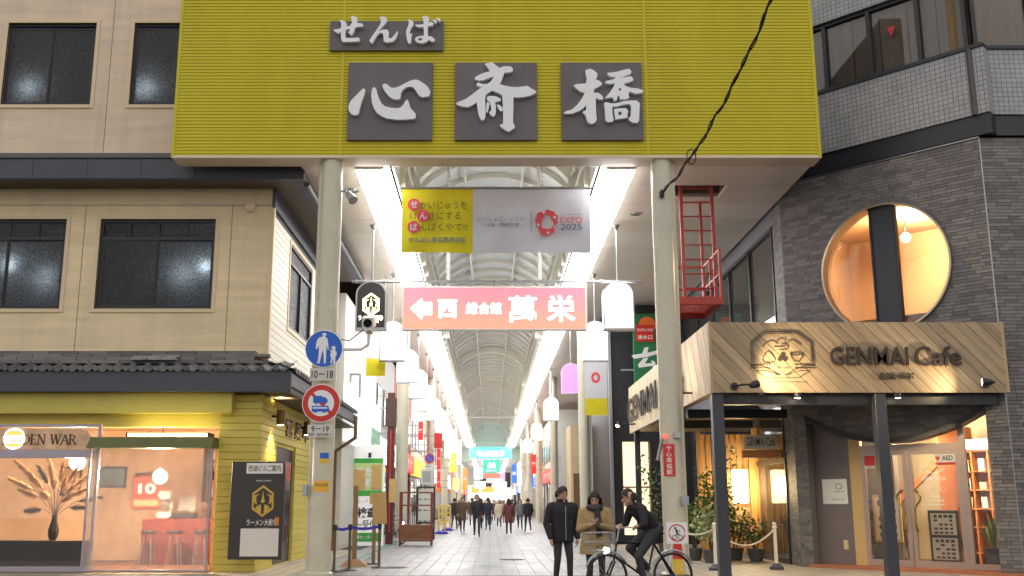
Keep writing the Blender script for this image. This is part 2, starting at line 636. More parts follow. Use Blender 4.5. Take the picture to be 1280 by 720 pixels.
paver, paver_dark = t.mesh('paver', M_tile), t.mesh('paver', M_tiledk)
nc = 23
for r in range(13):
    for c in range(nc):
        x = AX + (c - (nc - 1) / 2) * TW
        y = 20.25 + TL * (r + .5)
        if abs(x - AX) > 3.55: continue
        piece('paver', paver_dark if (r == 4 or (abs(c - 11) == 10)) else paver, floor, (x, y, 0.0))
# green guide line at the edge of the paving
M_teal = pbr('green_line_paint', sr(86, 140, 124), .6, var=.2, vscale=8)
g = MB(); g.box(-3.36, -3.26, 21.0, 60, -.002, .0085)
tag(g.build('edge_line', M_teal), kind='structure')
for (px, py, r, lab) in ((491, 710, .34, 'round iron manhole cover in the paving near the blue belt post'), (640, 700, .32, 'round iron manhole cover in the arcade paving left of the standing man')):
    D = -EYE / ray(px, py)[1]
    x = GX(px, py, D)
    t = thing('manhole_cover', (x, D, 0), lab, 'manhole')
    m_ = MB(); m_.lathe([(r, .0), (r, .0095), (r * .9, .0095), (r * .9, .007), (.02, .007)], (x, D, 0), n=32)
    m_.build('cover', pbr('cast_iron', sr(84, 82, 80), .5, metal=.4, var=.25, vscale=9, bump=.5, bscale=40), t, True)
    m_ = MB()
    for k in range(-4, 5):
        w_ = math.sqrt(max(0, (r * .82) ** 2 - (k * r * .19) ** 2)); m_.box(x - w_, x + w_, D + k * r * .19 - .012, D + k * r * .19 + .012, .007, .0105)
    m_.build('tread_bars', pbr('cast_iron', sr(84, 82, 80), .5), t, kind='stuff')

# ------------------------------------------------------------------ arcade roof
SOF = 8.38                                    # soffit height
XL, XR = -4.02, 6.84
VL, VR = AX - 2.3, AX + 2.3                   # the vaulted opening between the soffits
Y0, YB, Y1 = 20.0, 20.55, 131.0
BAY0, BAY = 25.6, 18.5
roof = thing('arcade_roof', (AX, 20, 0), 'long vaulted shopping arcade roof with cream ribs, milky panes and flat side ceilings', 'roof')
PW = 1.4
nrow = int((Y1 - YB) / PW)
lp, rp_ = MB(), MB()
lp.bbox(XL, VL, .006, PW - .006, SOF, SOF + .05, .008)
rp_.bbox(VR, XR, .006, PW - .006, SOF, SOF + .05, .008)
lmesh, rmesh = lp.mesh('ceiling_panel', M_ceiling), rp_.mesh('ceiling_panel', M_ceiling)
for i in range(nrow):
    if i == 1: # hatch for the ladder in the right ceiling
        mb = MB()
        mb.bbox(VR, 4.0, .006, PW - .006, SOF, SOF + .05, .008)
        mb.bbox(5.35, XR, .006, PW - .006, SOF, SOF + .05, .008)
        mb.bbox(4.006, 5.344, .9, PW - .006, SOF, SOF + .05, .008)
        piece('ceiling_panel', mb.mesh('ceiling_panel', M_ceiling), roof, (0, YB + i * PW, 0))
    else:
        piece('ceiling_panel', rmesh, roof, (0, YB + i * PW, 0))
    piece('ceiling_panel', lmesh, roof, (0, YB + i * PW, 0))
b = MB()   # backing over the panel joints
b.box(XL, VL, YB, Y1, SOF + .051, SOF + .2)
b.box(VR, 4.0, YB, Y1, SOF + .051, SOF + .2)
b.box(5.35, XR, YB, Y1, SOF + .051, SOF + .2)
b.box(4.0, 5.35, YB + 2 * PW, Y1, SOF + .051, SOF + .2)
b.box(4.0, 5.35, YB, YB + 2 * PW, SOF + 1.2, SOF + 1.3)
b.box(4.0, 5.35, YB + PW + .75, YB + 2 * PW, SOF + .051, SOF + 1.2)
b.build('ceiling_backing', M_groove, roof)
b = MB()   # outer top so that no sky light leaks in
b.box(XL, VL - .05, YB, Y1, 9.95, 10.0); b.box(VR + .05, XR, YB, Y1, 9.95, 10.0)
b.box(XL, XL + .05, YB, Y1, SOF + .2, 9.95); b.box(XR - .05, XR, YB, Y1, SOF + .2, 9.95)
b.build('outer_deck', M_dark, roof)
ZS, RISE, HW = 9.9, 1.02, 2.2
Rv = (HW * HW + RISE * RISE) / (2 * RISE)
a0 = math.asin(HW / Rv)
def arc(f, dr=0.0):
    "point on the vault, f from -1 (left springing) to 1"
    a = a0 * f
    return (AX + (Rv + dr) * math.sin(a), ZS + RISE - Rv + (Rv + dr) * math.cos(a))
RB = 18.5 / 12
def rib_mesh(w, h, name='rib'):
    mb = MB()
    pts = [(VL + .05, SOF + .1, AX - HW + .0, 0)]
    n = 18
    sec = []
    for k in range(n + 1):
        f = -1 + 2 * k / n
        xo, zo = arc(f, 0.0); xi, zi = arc(f, -h)
        sec.append((xo, zo, xi, zi))
    sec = [(AX - HW, SOF + .12, AX - HW + h, SOF + .12)] + sec + [(AX + HW, SOF + .12, AX + HW - h, SOF + .12)]
    vs, fs = [], []
    for xo, zo, xi, zi in sec:
        vs += [(xo, -w / 2, zo), (xo, w / 2, zo), (xi, w / 2, zi), (xi, -w / 2, zi)]
    for i in range(len(sec) - 1):
        for k in range(4):
            k2 = (k + 1) % 4
            fs.append((i * 4 + k, i * 4 + k2, i * 4 + 4 + k2, i * 4 + 4 + k))
    mb.add(vs, fs)
    return mb.mesh(name, M_rib)
rib, bigrib = rib_mesh(.07, .13), rib_mesh(.34, .34)
y = BAY0 - BAY
k = 0
ribs = []
while y < Y1 - .2:
    if y > YB + .1:
        if k % 12 == 0: piece('frame_arch', bigrib, roof, (0, y, 0))
        else: piece('rib', rib, roof, (0, y, 0))
        ribs.append(y)
    y += RB; k += 1
fr = [-1, -.5, 0, .5, 1]
panes = []
for q in range(4):
    mb = MB()
    n = 5
    vs = []
    for i in range(n + 1):
        f = fr[q] + (fr[q + 1] - fr[q]) * i / n
        x, z = arc(f, .02)
        vs += [(x, .0, z), (x, RB, z)]
    mb.add(vs, [(2 * i, 2 * i + 1, 2 * i + 3, 2 * i + 2) for i in range(n)])
    panes.append(mb.mesh('roof_pane', M_pane))
cl = MB(); cl.box(-.02, .02, .05, RB - .05, SOF + .12, ZS)
for k in range(2): cl.box(-.04, .04, .05, RB - .05, SOF + .55 + k * .5, SOF + .59 + k * .5)
M_clere = pbr('white_side_panel', sr(222, 224, 226), .4)
clere = cl.mesh('side_panel', M_clere)
for y in ribs:
    if y + RB > Y1 + .5: continue
    for q in range(4): piece('roof_pane', panes[q], roof, (0, y, 0))
    piece('side_panel', clere, roof, (AX - HW - .02, y, 0))
    piece('side_panel', clere, roof, (AX + HW + .02, y, 0))
for f in (-1, -.36, .36, 1):
    x, z = arc(f, -.16 if abs(f) < 1 else -.2)
    t = MB(); t.tube([(x, YB, z), (x, Y1, z)], .045, 8)
    t.build('purlin', M_rib, roof, True)
t = MB()
for s in (-1, 1):
    x = AX + s * (HW - .12)
    t.tube([(x, YB, SOF + .85), (x, Y1, SOF + .85)], .03, 6)
t.build('side_rail', M_rib, roof, True)
# cross ties high in the vault
for y in (BAY0 + BAY * 3 + 3, BAY0 + BAY * 5 + 2):
    t = MB(); t.tube([(VL - .6, y, SOF - .05), (VR + .6, y, SOF - .05)], .04, 6)
    t.build('tie_rod', M_rib, roof, True)
# valance where the arcade stops
b = MB(); b.box(XL, VL, Y1, Y1 + .2, 6.6, 10); b.box(VR, 4.6, Y1, Y1 + .2, 6.6, 10); b.box(VL, VR, Y1, Y1 + .2, 7.9, 11.2)
b.build('end_beam', M_rib, roof)

# strip lights along both edges of the vault
M_tube = glow('white_light_strip', (1.0, .985, .96), 14.0)
LS = 6.0
def strip(x, label):
    n = int((Y1 - YB - .2) / LS)
    mb = MB(); mb.bbox(-.30, .30, .02, LS - .03, -.035, .0, .012)
    sgn = 1 if x < AX else -1
    mb.bbox(min(sgn * .31, sgn * .39), max(sgn * .31, sgn * .39), .02, LS - .03, -.035, .18, .02)  # added glowing upstand on the inner edge, to brighten the vault
    diff = mb.mesh('diffuser', M_tube)
    root = thing('strip_light', (x, YB + .1, SOF), label, 'light')
    h = MB(); h.box(x - .31, x + .31, YB + .1, YB + .1 + n * LS, SOF - .06, SOF - .004)
    h.build('housing', M_white, root)
    for i in range(n):
        piece('diffuser', diff, root, (x, YB + .1 + i * LS, SOF - .065))
    return root
strip(VL - .38, 'long white strip light along the left edge of the vaulted roof')
strip(VR + .38, 'long white strip light along the right edge of the vaulted roof')

# ceiling fittings
M_chrome = pbr('brushed_metal', sr(190, 188, 180), .25, metal=.8)
for (px, py, r, lab) in ((440, 238, .16, 'recessed round downlight in the left arcade ceiling near the cream pillar'),
                         (796, 267, .15, 'recessed round downlight in the right arcade ceiling near the lamp rod')):
    D = (SOF - EYE) / ray(px, py)[1]
    p = W(px, py, D)
    t = thing('downlight', (p.x, D, SOF), lab, 'light')
    mb = MB(); mb.lathe([(r, -.012), (r, .0), (r * .75, .0), (r * .72, -.012)], (p.x, D, SOF - .001), n=24, cap=False)
    mb.build('trim_ring', M_chrome, t, True)
    mb = MB(); mb.lathe([(r * .72, -.004), (r * .1, -.003)], (p.x, D, SOF), n=20)
    mb.build('lens', M_steel, t, True)

# ------------------------------------------------------------------ yellow entrance signboard
SX0, SX1, SZ0, SZ1 = -6.56, 6.84, 8.38, 13.2
sg = thing('entrance_signboard', (AX, 20, SZ0), 'huge lime yellow ribbed signboard over the arcade entrance with white brush characters', 'sign')
seams = [-3.10, 3.29]
edges = [SX0] + seams + [SX1]
PITCH = .072
for a, b_ in zip(edges[:-1], edges[1:]):
    mb = MB()
    nr = int((SZ1 - SZ0) / PITCH)
    prof = []
    for i in range(nr):
        z = SZ0 + i * PITCH
        prof += [(0.0, z), (0.0, z + .040), (.016, z + .050), (.016, z + .062)]
    vs, fs = [], []
    for d, z in prof:
        vs += [(a + .012, Y0 + d, z), (b_ - .012, Y0 + d, z)]
    for i in range(len(prof) - 1):
        fs.append((2 * i, 2 * i + 1, 2 * i + 3, 2 * i + 2))
    mb.add(vs, fs)
    mb.build('ribbed_panel', M_yellow, sg)
for x in seams:
    mb = MB(); mb.box(x - .03, x + .03, Y0 - .006, Y0 + .02, SZ0, SZ1); mb.build('seam_strip', M_seam, sg)
for x in (SX0, SX1):
    mb = MB(); mb.bbox(x - .035, x + .035, Y0 - .012, Y0 + .06, SZ0 - .02, SZ1, .008); mb.build('edge_trim', M_seam, sg)
mb = MB(); mb.box(SX0, SX1, Y0 + .03, Y0 + .5, SZ0 + .03, SZ1); mb.build('box_body', M_beige, sg)
mb = MB(); mb.bbox(SX0 - .02, SX1 + .03, Y0 - .01, YB - .004, SZ0 - .03, SZ0 + .028, .006)
mb.build('bottom_trim', M_beige, sg)
ZY = Y0 - .07
def brush(regions, off, sc_, parent, name, y=ZY):
    mb = MB()
    for loops in regions:
        L2 = []
        for l in loops:
            w = [W(off[0] + x / sc_, off[1] + yy / sc_, y) for x, yy in l]
            L2.append([(p.x, p.z) for p in w])
        mb.poly(L2, (0, y, 0), (1, 0, 0), (0, 0, 1), (0, -1, 0), .10)
    return mb.build(name, M_whitechar, parent)
def lpanel(x0, y0, x1, y1):
    p, q = W(x0, y0, ZY), W(x1, y1, ZY)
    mb = MB(); mb.bbox(p.x, q.x, ZY, Y0 - .008, q.z, p.z, .006)
    return mb.build('letter_panel', M_greypanel, sg)
P1 = lpanel(436, 78, 540, 175)
brush([[[(165,280),(182,276),(188,290),(178,330),(160,380),(145,430),(138,465),(128,485),(105,490),(80,482),(60,460),(52,430),(58,400),(75,370),(100,345),(130,315)]],
 [[(250,268),(264,266),(276,280),(284,310),(298,355),(318,395),(345,418),(390,430),(440,434),(470,428),(492,405),(510,375),(522,362),(532,375),(542,405),(552,435),(572,455),(590,478),(592,510),(575,520),(500,525),(430,525),(360,515),(315,495),(280,470),(255,430),(240,385),(236,330),(240,290)]],
 [[(330,242),(345,237),(362,243),(380,258),(400,270),(425,270),(460,258),(505,235),(550,212),(590,204),(615,210),(640,225),(670,245),(695,272),(708,300),(705,325),(690,340),(650,345),(625,338),(610,320),(595,295),(575,268),(545,260),(515,268),(490,285),(475,310),(470,340),(468,358),(440,364),(410,358),(380,340),(350,305),(330,272),(325,252)]]],
 (428, 70), 6.425, P1, 'character')
P2 = lpanel(569, 78, 672, 175)
brush([[[(283,78),(340,65),(365,85),(400,112),(435,98),(490,100),(508,118),(505,140),(470,148),(440,150),(428,180),(415,215),(400,240),(440,252),(490,262),(545,265),(600,258),(625,256),(655,275),(698,300),(680,318),(640,335),(590,345),(545,348),(512,345),(512,400),(510,480),(508,545),(520,570),(522,590),(500,605),(475,622),(450,610),(420,590),(402,572),(412,562),(428,560),(430,500),(428,420),(422,330),(395,312),(340,292),(310,310),(290,325),(285,360),(288,420),(290,470),(285,510),(272,530),(255,528),(238,500),(228,460),(222,420),(218,385),(190,405),(150,425),(100,420),(65,408),(52,395),(80,380),(130,360),(180,325),(230,285),(262,262),(245,262),(220,255),(214,245),(228,228),(245,232),(262,240),(300,240),(325,225),(345,200),(355,180),(320,190),(270,210),(230,212),(205,205),(202,190),(230,170),(280,150),(325,138),(310,110)]],
 [[(298,345),(320,335),(370,338),(412,358),(410,375),(385,380),(365,385),(372,420),(372,460),(365,490),(350,500),(330,490),(318,465),(335,450),(332,420),(325,385),(305,375)]],
 [[(300,384),(322,392),(315,430),(302,470),(294,460),(294,420)]],
 [[(378,402),(400,408),(427,430),(426,455),(410,458),(392,440)]]],
 (562, 70), 6.425, P2, 'character')
P3 = lpanel(701, 78, 805, 175)
brush([[[(240,128),(275,118),(305,128),(335,155),(335,175),(322,205),(345,210),(373,235),(368,248),(335,268),(308,280),(308,310),(340,310),(370,330),(382,352),(375,365),(345,362),(322,350),(322,400),(325,470),(330,525),(318,548),(290,560),(265,550),(250,525),(245,500),(232,480),(215,470),(225,455),(245,450),(245,410),(225,430),(190,455),(140,475),(90,480),(65,472),(85,458),(130,445),(170,410),(205,365),(235,310),(200,300),(165,275),(145,250),(170,240),(210,238),(245,235),(250,190),(242,160)]],
 [[(415,150),(450,148),(500,140),(550,125),(590,118),(608,140),(600,162),(560,175),(520,188),(560,185),(605,178),(622,195),(622,212),(590,225),(545,235),(560,255),(600,270),(650,275),(690,285),(705,300),(690,312),(640,318),(590,300),(585,330),(590,350),(560,362),(510,362),(515,345),(500,330),(495,350),(490,372),(468,370),(455,345),(425,350),(395,355),(410,335),(440,300),(465,260),(475,235),(430,240),(405,235),(398,220),(420,212),(470,200),(480,185),(440,180),(420,168)], [(505,280),(520,268),(528,290),(512,295)]],
 [[(388,392),(410,385),(440,395),(480,395),(540,378),(600,372),(650,372),(675,395),(672,440),(670,500),(668,535),(650,552),(620,550),(595,535),(582,515),(600,500),(605,460),(605,415),(590,400),(540,405),(490,420),(455,420),(455,470),(465,520),(460,540),(420,545),(400,530),(398,490),(395,440)]],
 [[(468,440),(500,435),(560,432),(582,455),(575,480),(578,505),(550,515),(510,518),(480,525),(475,490)], [(500,465),(530,460),(528,485),(505,490)]]],
 (694, 70), 6.425, P3, 'character')
P4 = lpanel(413, 26, 554, 63)
brush([[[(145,80),(180,85),(215,105),(220,130),(212,150),(255,142),(275,110),(270,70),(265,45),(290,38),(320,48),(335,75),(325,115),(360,112),(390,125),(390,150),(350,152),(310,158),(300,190),(285,225),(265,240),(255,225),(230,208),(250,200),(255,172),(210,185),(205,230),(210,270),(280,270),(345,265),(358,285),(352,305),(280,310),(190,312),(168,300),(160,250),(160,210),(130,220),(100,205),(80,182),(110,180),(160,168),(165,120)]]], (408, 18), 8.42, P4, 'character')
brush([[[(565,50),(595,40),(630,52),(645,80),(635,110),(600,145),(560,185),(545,205),(600,182),(640,180),(660,200),(658,240),(660,275),(690,270),(720,240),(745,205),(757,200),(750,240),(725,290),(690,312),(640,318),(608,305),(605,260),(600,220),(570,215),(540,240),(515,280),(490,325),(470,320),(458,295),(480,260),(530,190),(570,130),(580,90)]]], (408, 18), 8.42, P4, 'character')
brush([[[(865,75),(895,78),(920,105),(918,135),(895,170),(880,200),(882,235),(905,212),(900,245),(895,290),(895,325),(875,330),(855,300),(845,250),(842,200),(860,150),(872,110)]],
 [[(1010,45),(1045,38),(1080,50),(1085,80),(1072,108),(1110,100),(1135,120),(1120,140),(1070,150),(1070,200),(1070,250),(1110,255),(1142,280),(1140,305),(1115,310),(1080,290),(1060,310),(1020,325),(970,322),(940,300),(935,280),(955,258),(1000,248),(1030,245),(1028,200),(1025,155),(980,158),(950,150),(938,130),(985,130),(1025,125),(1025,80)], [(962,285),(985,268),(1015,275),(1012,292),(980,298)]],
 [[(1115,75),(1150,80),(1168,100),(1155,118),(1130,95)]], [[(1155,60),(1185,55),(1205,80),(1195,100),(1170,80)]]], (408, 18), 8.42, P4, 'character')

# ------------------------------------------------------------------ pillars
PLX, PRX = -3.28, 3.58
def pillar(x, y, r, label, box=False):
    t = thing('arcade_pillar', (x, y, 0), label, 'pillar', 'cream arcade pillars')
    mb = MB()
    mb.lathe([(r, .0), (r, SOF - .0)], (x, y, 0), n=28)
    mb.build('shaft', M_pillar, t, True)
    for z in (2.9, 5.75):
        mb = MB(); mb.lathe([(r + .004, z), (r + .004, z + .02)], (x, y, 0), n=28); mb.build('weld_band', M_pillar, t, True)
    mb = MB(); mb.lathe([(r + .06, 0), (r + .06, .05), (r + .005, .08)], (x, y, 0), n=28); mb.build('base_collar', M_pillar, t, True)
    mb = MB()
    s = 1 if x > 0 else -1
    mb.bbox(x + s * (r - .03) - .09, x + s * (r - .03) + .09, y - .02, y + .22, 0.002, SOF - .002, .02)
    mb.build('pipe_cover', M_pillar, t)
    return t
NAMES = ['nearest', 'second', 'third', 'fourth', 'fifth', 'sixth']
pill = {}
for i in range(6):
    y = 20.25 + 18.6 * i
    if i == 0:
        pill['l'] = pillar(PLX, y, .215, 'tall cream round pillar carrying the blue and red traffic signs')
        pill['r'] = pillar(PRX, y, .215, 'tall cream round pillar in front of the wooden cafe canopy')
    else:
        pillar(PLX, y, .2, 'cream round arcade pillar on the left side, %s from the entrance' % NAMES[i])
        pillar(PRX, y, .2, 'cream round arcade pillar on the right side, %s from the entrance' % NAMES[i])
        if i >= 2:
            pillar(PRX + .55, y + 8.5, .16, 'slimmer cream pillar on the right between the arcade pillars, %s in its row' % NAMES[i - 2])
# ------------------------------------------------------------------ left building
M_wallbeige = pbr('brushed_beige_siding', sr(234, 212, 172), .6, var=.12, vscale=2.2, stretch=(.25, 1, 3.2), grime=.18, gscale=1.0, gstretch=(3, 1, .22), bump=.2, bscale=30)
M_wallpink = pbr('pinkish_beige_siding', sr(226, 203, 178), .6, var=.12, vscale=2.0, stretch=(.3, 1, 2.6), grime=.24, gscale=.9, gstretch=(3, 1, .22), bump=.2, bscale=30)
M_trim = pbr('beige_window_trim', sr(222, 200, 166), .55)
M_alu = pbr('dark_bronze_aluminium', sr(48, 46, 50), .4, metal=.3)
M_eave = pbr('slate_blue_fascia', sr(72, 72, 84), .5, var=.12, vscale=3, stretch=(.3, 1, 1), grime=.15)
M_eavetop = pbr('grey_fascia_cap', sr(92, 90, 92), .5)
M_brownsof = pbr('brown_eave_underside', sr(92, 80, 66), .6)
M_kawara = vary('grey_roof_tile', sr(70, 70, 76), sr(118, 116, 118), .45, bump=.3)
M_ridge = vary('weathered_ridge_tile', sr(84, 82, 84), sr(140, 136, 132), .6, bump=.35)
M_shopyellow = pbr('olive_yellow_paint', sr(206, 192, 92), .5, var=.1, vscale=1.5, grime=.12, gscale=.8)
M_yboard = vary('yellow_wall_board', sr(200, 182, 78), sr(218, 202, 104), .5, bump=.1)
M_wboard = vary('white_wall_board', sr(212, 204, 190), sr(232, 226, 214), .45, bump=.08)
def patterned_glass(name, tint, trans):
    m = bpy.data.materials.new(name)
    m.use_nodes = True
    nt = m.node_tree
    nt.nodes.remove(nt.nodes['Principled BSDF'])
    out = nt.nodes['Material Output']
    L = nt.links.new
    geo = N(nt, 'ShaderNodeNewGeometry')
    vo = N(nt, 'ShaderNodeTexVoronoi', i_Scale=34.0)
    L(geo.outputs['Position'], vo.inputs['Vector'])
    bp = N(nt, 'ShaderNodeBump', i_Strength=.55, i_Distance=0.02)
    L(vo.outputs[0], bp.inputs['Height'])
    tl = N(nt, 'ShaderNodeBsdfTranslucent'); tl.inputs[0].default_value = rgb(tint)
    sp_k = N(nt, 'ShaderNodeMapRange'); sp_k.inputs[1].default_value, sp_k.inputs[2].default_value = .12, .62
    sp_k.inputs[3].default_value, sp_k.inputs[4].default_value = 1.0, .4
    L(vo.outputs[0], sp_k.inputs[0])
    mt = N(nt, 'ShaderNodeMix', data_type='RGBA', blend_type='MULTIPLY'); mt.inputs[0].default_value = 1.0
    mt.inputs[6].default_value = rgb(tint); L(sp_k.outputs[0], mt.inputs[7]); L(mt.outputs[2], tl.inputs[0])
    df = N(nt, 'ShaderNodeBsdfDiffuse'); df.inputs[0].default_value = (.02, .024, .03, 1)
    gl = N(nt, 'ShaderNodeBsdfGlossy'); gl.inputs['Roughness'].default_value = .12
    fr = N(nt, 'ShaderNodeFresnel'); fr.inputs[0].default_value = 1.5
    for n_ in (tl, gl, fr): L(bp.outputs[0], n_.inputs['Normal'])
    m1 = N(nt, 'ShaderNodeMixShader'); m1.inputs[0].default_value = trans
    L(df.outputs[0], m1.inputs[1]); L(tl.outputs[0], m1.inputs[2])
    m2 = N(nt, 'ShaderNodeMixShader')
    L(fr.outputs[0], m2.inputs[0]); L(m1.outputs[0], m2.inputs[1]); L(gl.outputs[0], m2.inputs[2])
    L(m2.outputs[0], out.inputs[0])
    return m
M_patglass = patterned_glass('patterned_window_glass', (.75, .8, .84), .75)
M_clear = glass('clear_glass', dirt=.04)
M_inner = pbr('dim_interior', sr(90, 92, 96), .8)

WY = 21.6                                   # front wall plane
CXL = -4.78                                 # street corner
bl = thing('corner_building', (-9, 26, 0), 'beige two-tier corner building with dark eaves and an olive yellow shopfront', 'building')
def holes_wall(x0, x1, z0, z1, holes, y, t, mat, name, parent):
    mb = MB()
    loops = [[(x0, z0), (x1, z0), (x1, z1), (x0, z1)]] + [[(a, c), (a, d), (b, d), (b, c)] for a, b, c, d in holes]
    mb.poly(loops, (0, y + t, 0), (1, 0, 0), (0, 0, 1), (0, -1, 0), t)
    return mb.build(name, mat, parent)
def pxrect(x0, y0, x1, y1, D):
    xm = (y0 + y1) / 2
    return (GX(x0, xm, D), GX(x1, xm, D), GZ(y1, D), GZ(y0, D))
up = [pxrect(6, 29, 117, 131, WY), pxrect(165, 29, 276, 131, WY)]
mid = [pxrect(-66, 274, 79, 386, WY), pxrect(122, 274, 267, 386, WY)]
holes_wall(-16, CXL, 8.74, 15.5, up, WY, .14, M_wallpink, 'upper_wall', bl)
holes_wall(-16, CXL, 4.3, 8.2, mid, WY, .14, M_wallbeige, 'middle_wall', bl)
def window(r, lit=(), transom=False, depth=.10):
    a, b, c, d = r
    fw = .055
    w = MB()
    y0, y1 = WY + .06, WY + .13
    w.box(a, a + fw, y0, y1, c, d); w.box(b - fw, b, y0, y1, c, d)
    w.box(a + fw, b - fw, y0, y1, c, c + fw); w.box(a + fw, b - fw, y0, y1, d - fw, d)
    win = w.build('window', M_alu, bl)
    t = MB(); e = .085
    t.bbox(a - e, a, WY - .022, WY + .05, c - e, d + e, .006); t.bbox(b, b + e, WY - .022, WY + .05, c - e, d + e, .006)
    t.bbox(a, b, WY - .022, WY + .05, d, d + e, .006); t.bbox(a, b, WY - .03, WY + .05, c - e, c, .006)
    t.build('window_trim', M_trim, win)
    zt = d - fw
    if transom:
        zt = d - .42
        m = MB(); m.box(a + fw, b - fw, y0 - .01, y1, zt - .04, zt + .03)
        for q in (.25, .5, .75):
            x = a + (b - a) * q
            m.box(x - .012, x + .012, y0 + .01, y1, zt + .03, d - fw)
        m.build('transom_bar', M_alu, win)
        for q in range(4):
            xa, xb = a + (b - a) * q / 4, a + (b - a) * (q + 1) / 4
            g_ = MB(); g_.box(max(xa + .013, a + fw), min(xb - .013, b - fw), y1 - .03, y1 - .024, zt + .03, d - fw)
            g_.build('transom_pane', M_patglass, win)
    xm = (a + b) / 2
    for q, (xa, xb) in enumerate(((a + fw, xm), (xm, b - fw))):
        s = MB(); yy = y0 + .012 + .02 * q
        f = .035
        s.box(xa, xa + f, yy, yy + .02, c + fw, zt - .04); s.box(xb - f, xb, yy, yy + .02, c + fw, zt - .04)
        s.box(xa + f, xb - f, yy, yy + .02, c + fw, c + fw + f); s.box(xa + f, xb - f, yy, yy + .02, zt - .04 - f, zt - .04)
        s.build('sash', M_alu, win)
        g_ = MB(); g_.box(xa + f, xb - f, yy + .006, yy + .012, c + fw + f, zt - .04 - f)
        g_.build('pane', M_patglass, win)
    # dim room behind
    rm = MB(); rm.box(a - .3, b + .3, WY + 1.6, WY + 1.7, c - .3, d + .3)
    rm.box(a - .35, a - .3, WY + .145, WY + 1.6, c - .3, d + .3); rm.box(b + .3, b + .35, WY + .145, WY + 1.6, c - .3, d + .3)
    rm.box(a - .3, b + .3, WY + .145, WY + 1.6, d + .3, d + .35); rm.box(a - .3, b + .3, WY + .145, WY + 1.6, c - .35, c - .3)
    rm.build('room', M_inner, bl)
    for (fx, fz, dy, en) in lit:
        x, z = a + (b - a) * fx, c + (d - c) * fz
        l = thing('room_lamp', (x, WY + dy, z - .12), 'white lamp glowing behind the patterned glass at %s' % lit_name(r, fx), 'lamp')
        mb = MB(); mb.ball((x, WY + dy, z), .09, n=12, m=8); mb.build('bulb', glow('room_bulb', (.92, .97, 1.0), 9), l, True)
        mb = MB(); mb.tube([(x, WY + dy, z - .12), (x, WY + dy, z - .08)], .05, 10); mb.build('socket', M_alu, l)
        pl = bpy.data.lights.new('room_light', 'POINT'); pl.energy = en; pl.shadow_soft_size = .1; pl.color = (.9, .96, 1)
        po = bpy.data.objects.new('room_light', pl); COL.objects.link(po); po.parent = l; po.location = (0, -.12, .12)
    return win
def lit_name(r, fx):
    i = (up + mid).index(r)
    return ['the upper left window', 'the upper window beside the yellow sign', 'the left middle-floor window', 'the right middle-floor window'][i] + (', far right' if fx > .9 else ', its right half' if fx > .6 else '')
window(up[0], [(.28, .22, .42, 17)])
window(up[1], [(.16, .22, .42, 20)])
window(mid[0], [(.52, .50, .38, 30), (.84, .35, .5, 20)], True)
window(mid[1], [(.92, .48, .36, 34), (.72, .40, .5, 18)], True)
# sealant joints, a vent hood and rain streaks' source lines on the wall
for x in (up[0][1] + .38, up[0][0] - .5):
    m = MB(); m.box(x - .006, x + .006, WY - .004, WY, 8.75, 15.4); m.build('sealant_joint', M_groove, bl)
for z in (mid[0][3] + .32,):
    m = MB(); m.box(-16, CXL - .03, WY - .004, WY, z - .006, z + .006); m.build('sealant_joint', M_groove, bl)
for x in (mid[0][1] + .40, mid[1][1] + .35):
    m = MB(); m.box(x - .006, x + .006, WY - .0045, WY, 4.55, mid[0][3] + .314); m.build('sealant_joint', M_groove, bl)
m = MB(); m.lathe([(.11, 0), (.11, .10), (.08, .13)], (mid[1][1] + .75, WY, 7.75), (0, -1, 0), 16); m.build('vent_hood', M_trim, bl, True)
# upper eave, front and street side
EY, EX = 20.8, -3.98
mb = MB(); mb.bbox(-16, EX, EY, EY + .25, 8.16, 8.62, .015); mb.bbox(EX - .25, EX, EY + .25, 31.4, 8.16, 8.36, .015); mb.build('upper_fascia', M_eave, bl)
mb = MB(); mb.bbox(-16, EX + .03, EY - .03, WY, 8.622, 8.74, .012); mb.build('fascia_cap', M_eavetop, bl)
mb = MB(); mb.box(-16, EX - .25, EY + .252, WY + .1, 8.20, 8.25); mb.box(CXL - .1, EX - .252, WY + .102, 31.3, 8.20, 8.25); mb.build('eave_underside', M_brownsof, bl)
for i in range(11):
    x = -15.6 + i * 1.16
    mb = MB(); mb.box(x - .006, x + .006, EY - .004, EY, 8.17, 8.615); mb.build('fascia_joint', M_alu, bl)
mb = MB(); mb.tube([(EX + .03, EY + .2, 8.10), (EX + .03, 31.4, 8.10)], .06, 8); mb.build('gutter', M_black, bl, True)
# street side wall of white boards
def side_boards(x, y0, y1, z0, z1, pitch, holes, mat, name, parent, t=.025):
    cache = {}
    n = int((z1 - z0) / pitch)
    for i in range(n):
        za, zb = z0 + i * pitch, z0 + (i + 1) * pitch
        segs = [(y0, y1)]
        for ha, hb, hc, hd in holes:
            if zb > hc + .02 and za < hd - .02:
                ns = []
                for a, b in segs:
                    if hb <= a or ha >= b: ns.append((a, b)); continue
                    if ha > a + .03: ns.append((a, ha))
                    if hb < b - .03: ns.append((hb, b))
                segs = ns
        for a, b in segs:
            key = round(b - a, 3)
            if key not in cache:
                m = MB(); m.bbox(-.02, t, 0, b - a, .005, pitch - .005, .005)
                cache[key] = m.mesh(name, mat)
            piece(name, cache[key], parent, (x, a, za))
sw = [(23.55, 26.5, 5.42, 7.45)]
mb = MB()
mb.poly([[(WY + .15, 4.3), (31.4, 4.3), (31.4, 8.19), (WY + .15, 8.19)]] + [[(a, c), (a, d), (b, d), (b, c)] for a, b, c, d in sw], (CXL - .16, 0, 0), (0, 1, 0), (0, 0, 1), (1, 0, 0), .14)
mb.build('side_wall', M_inner, bl)
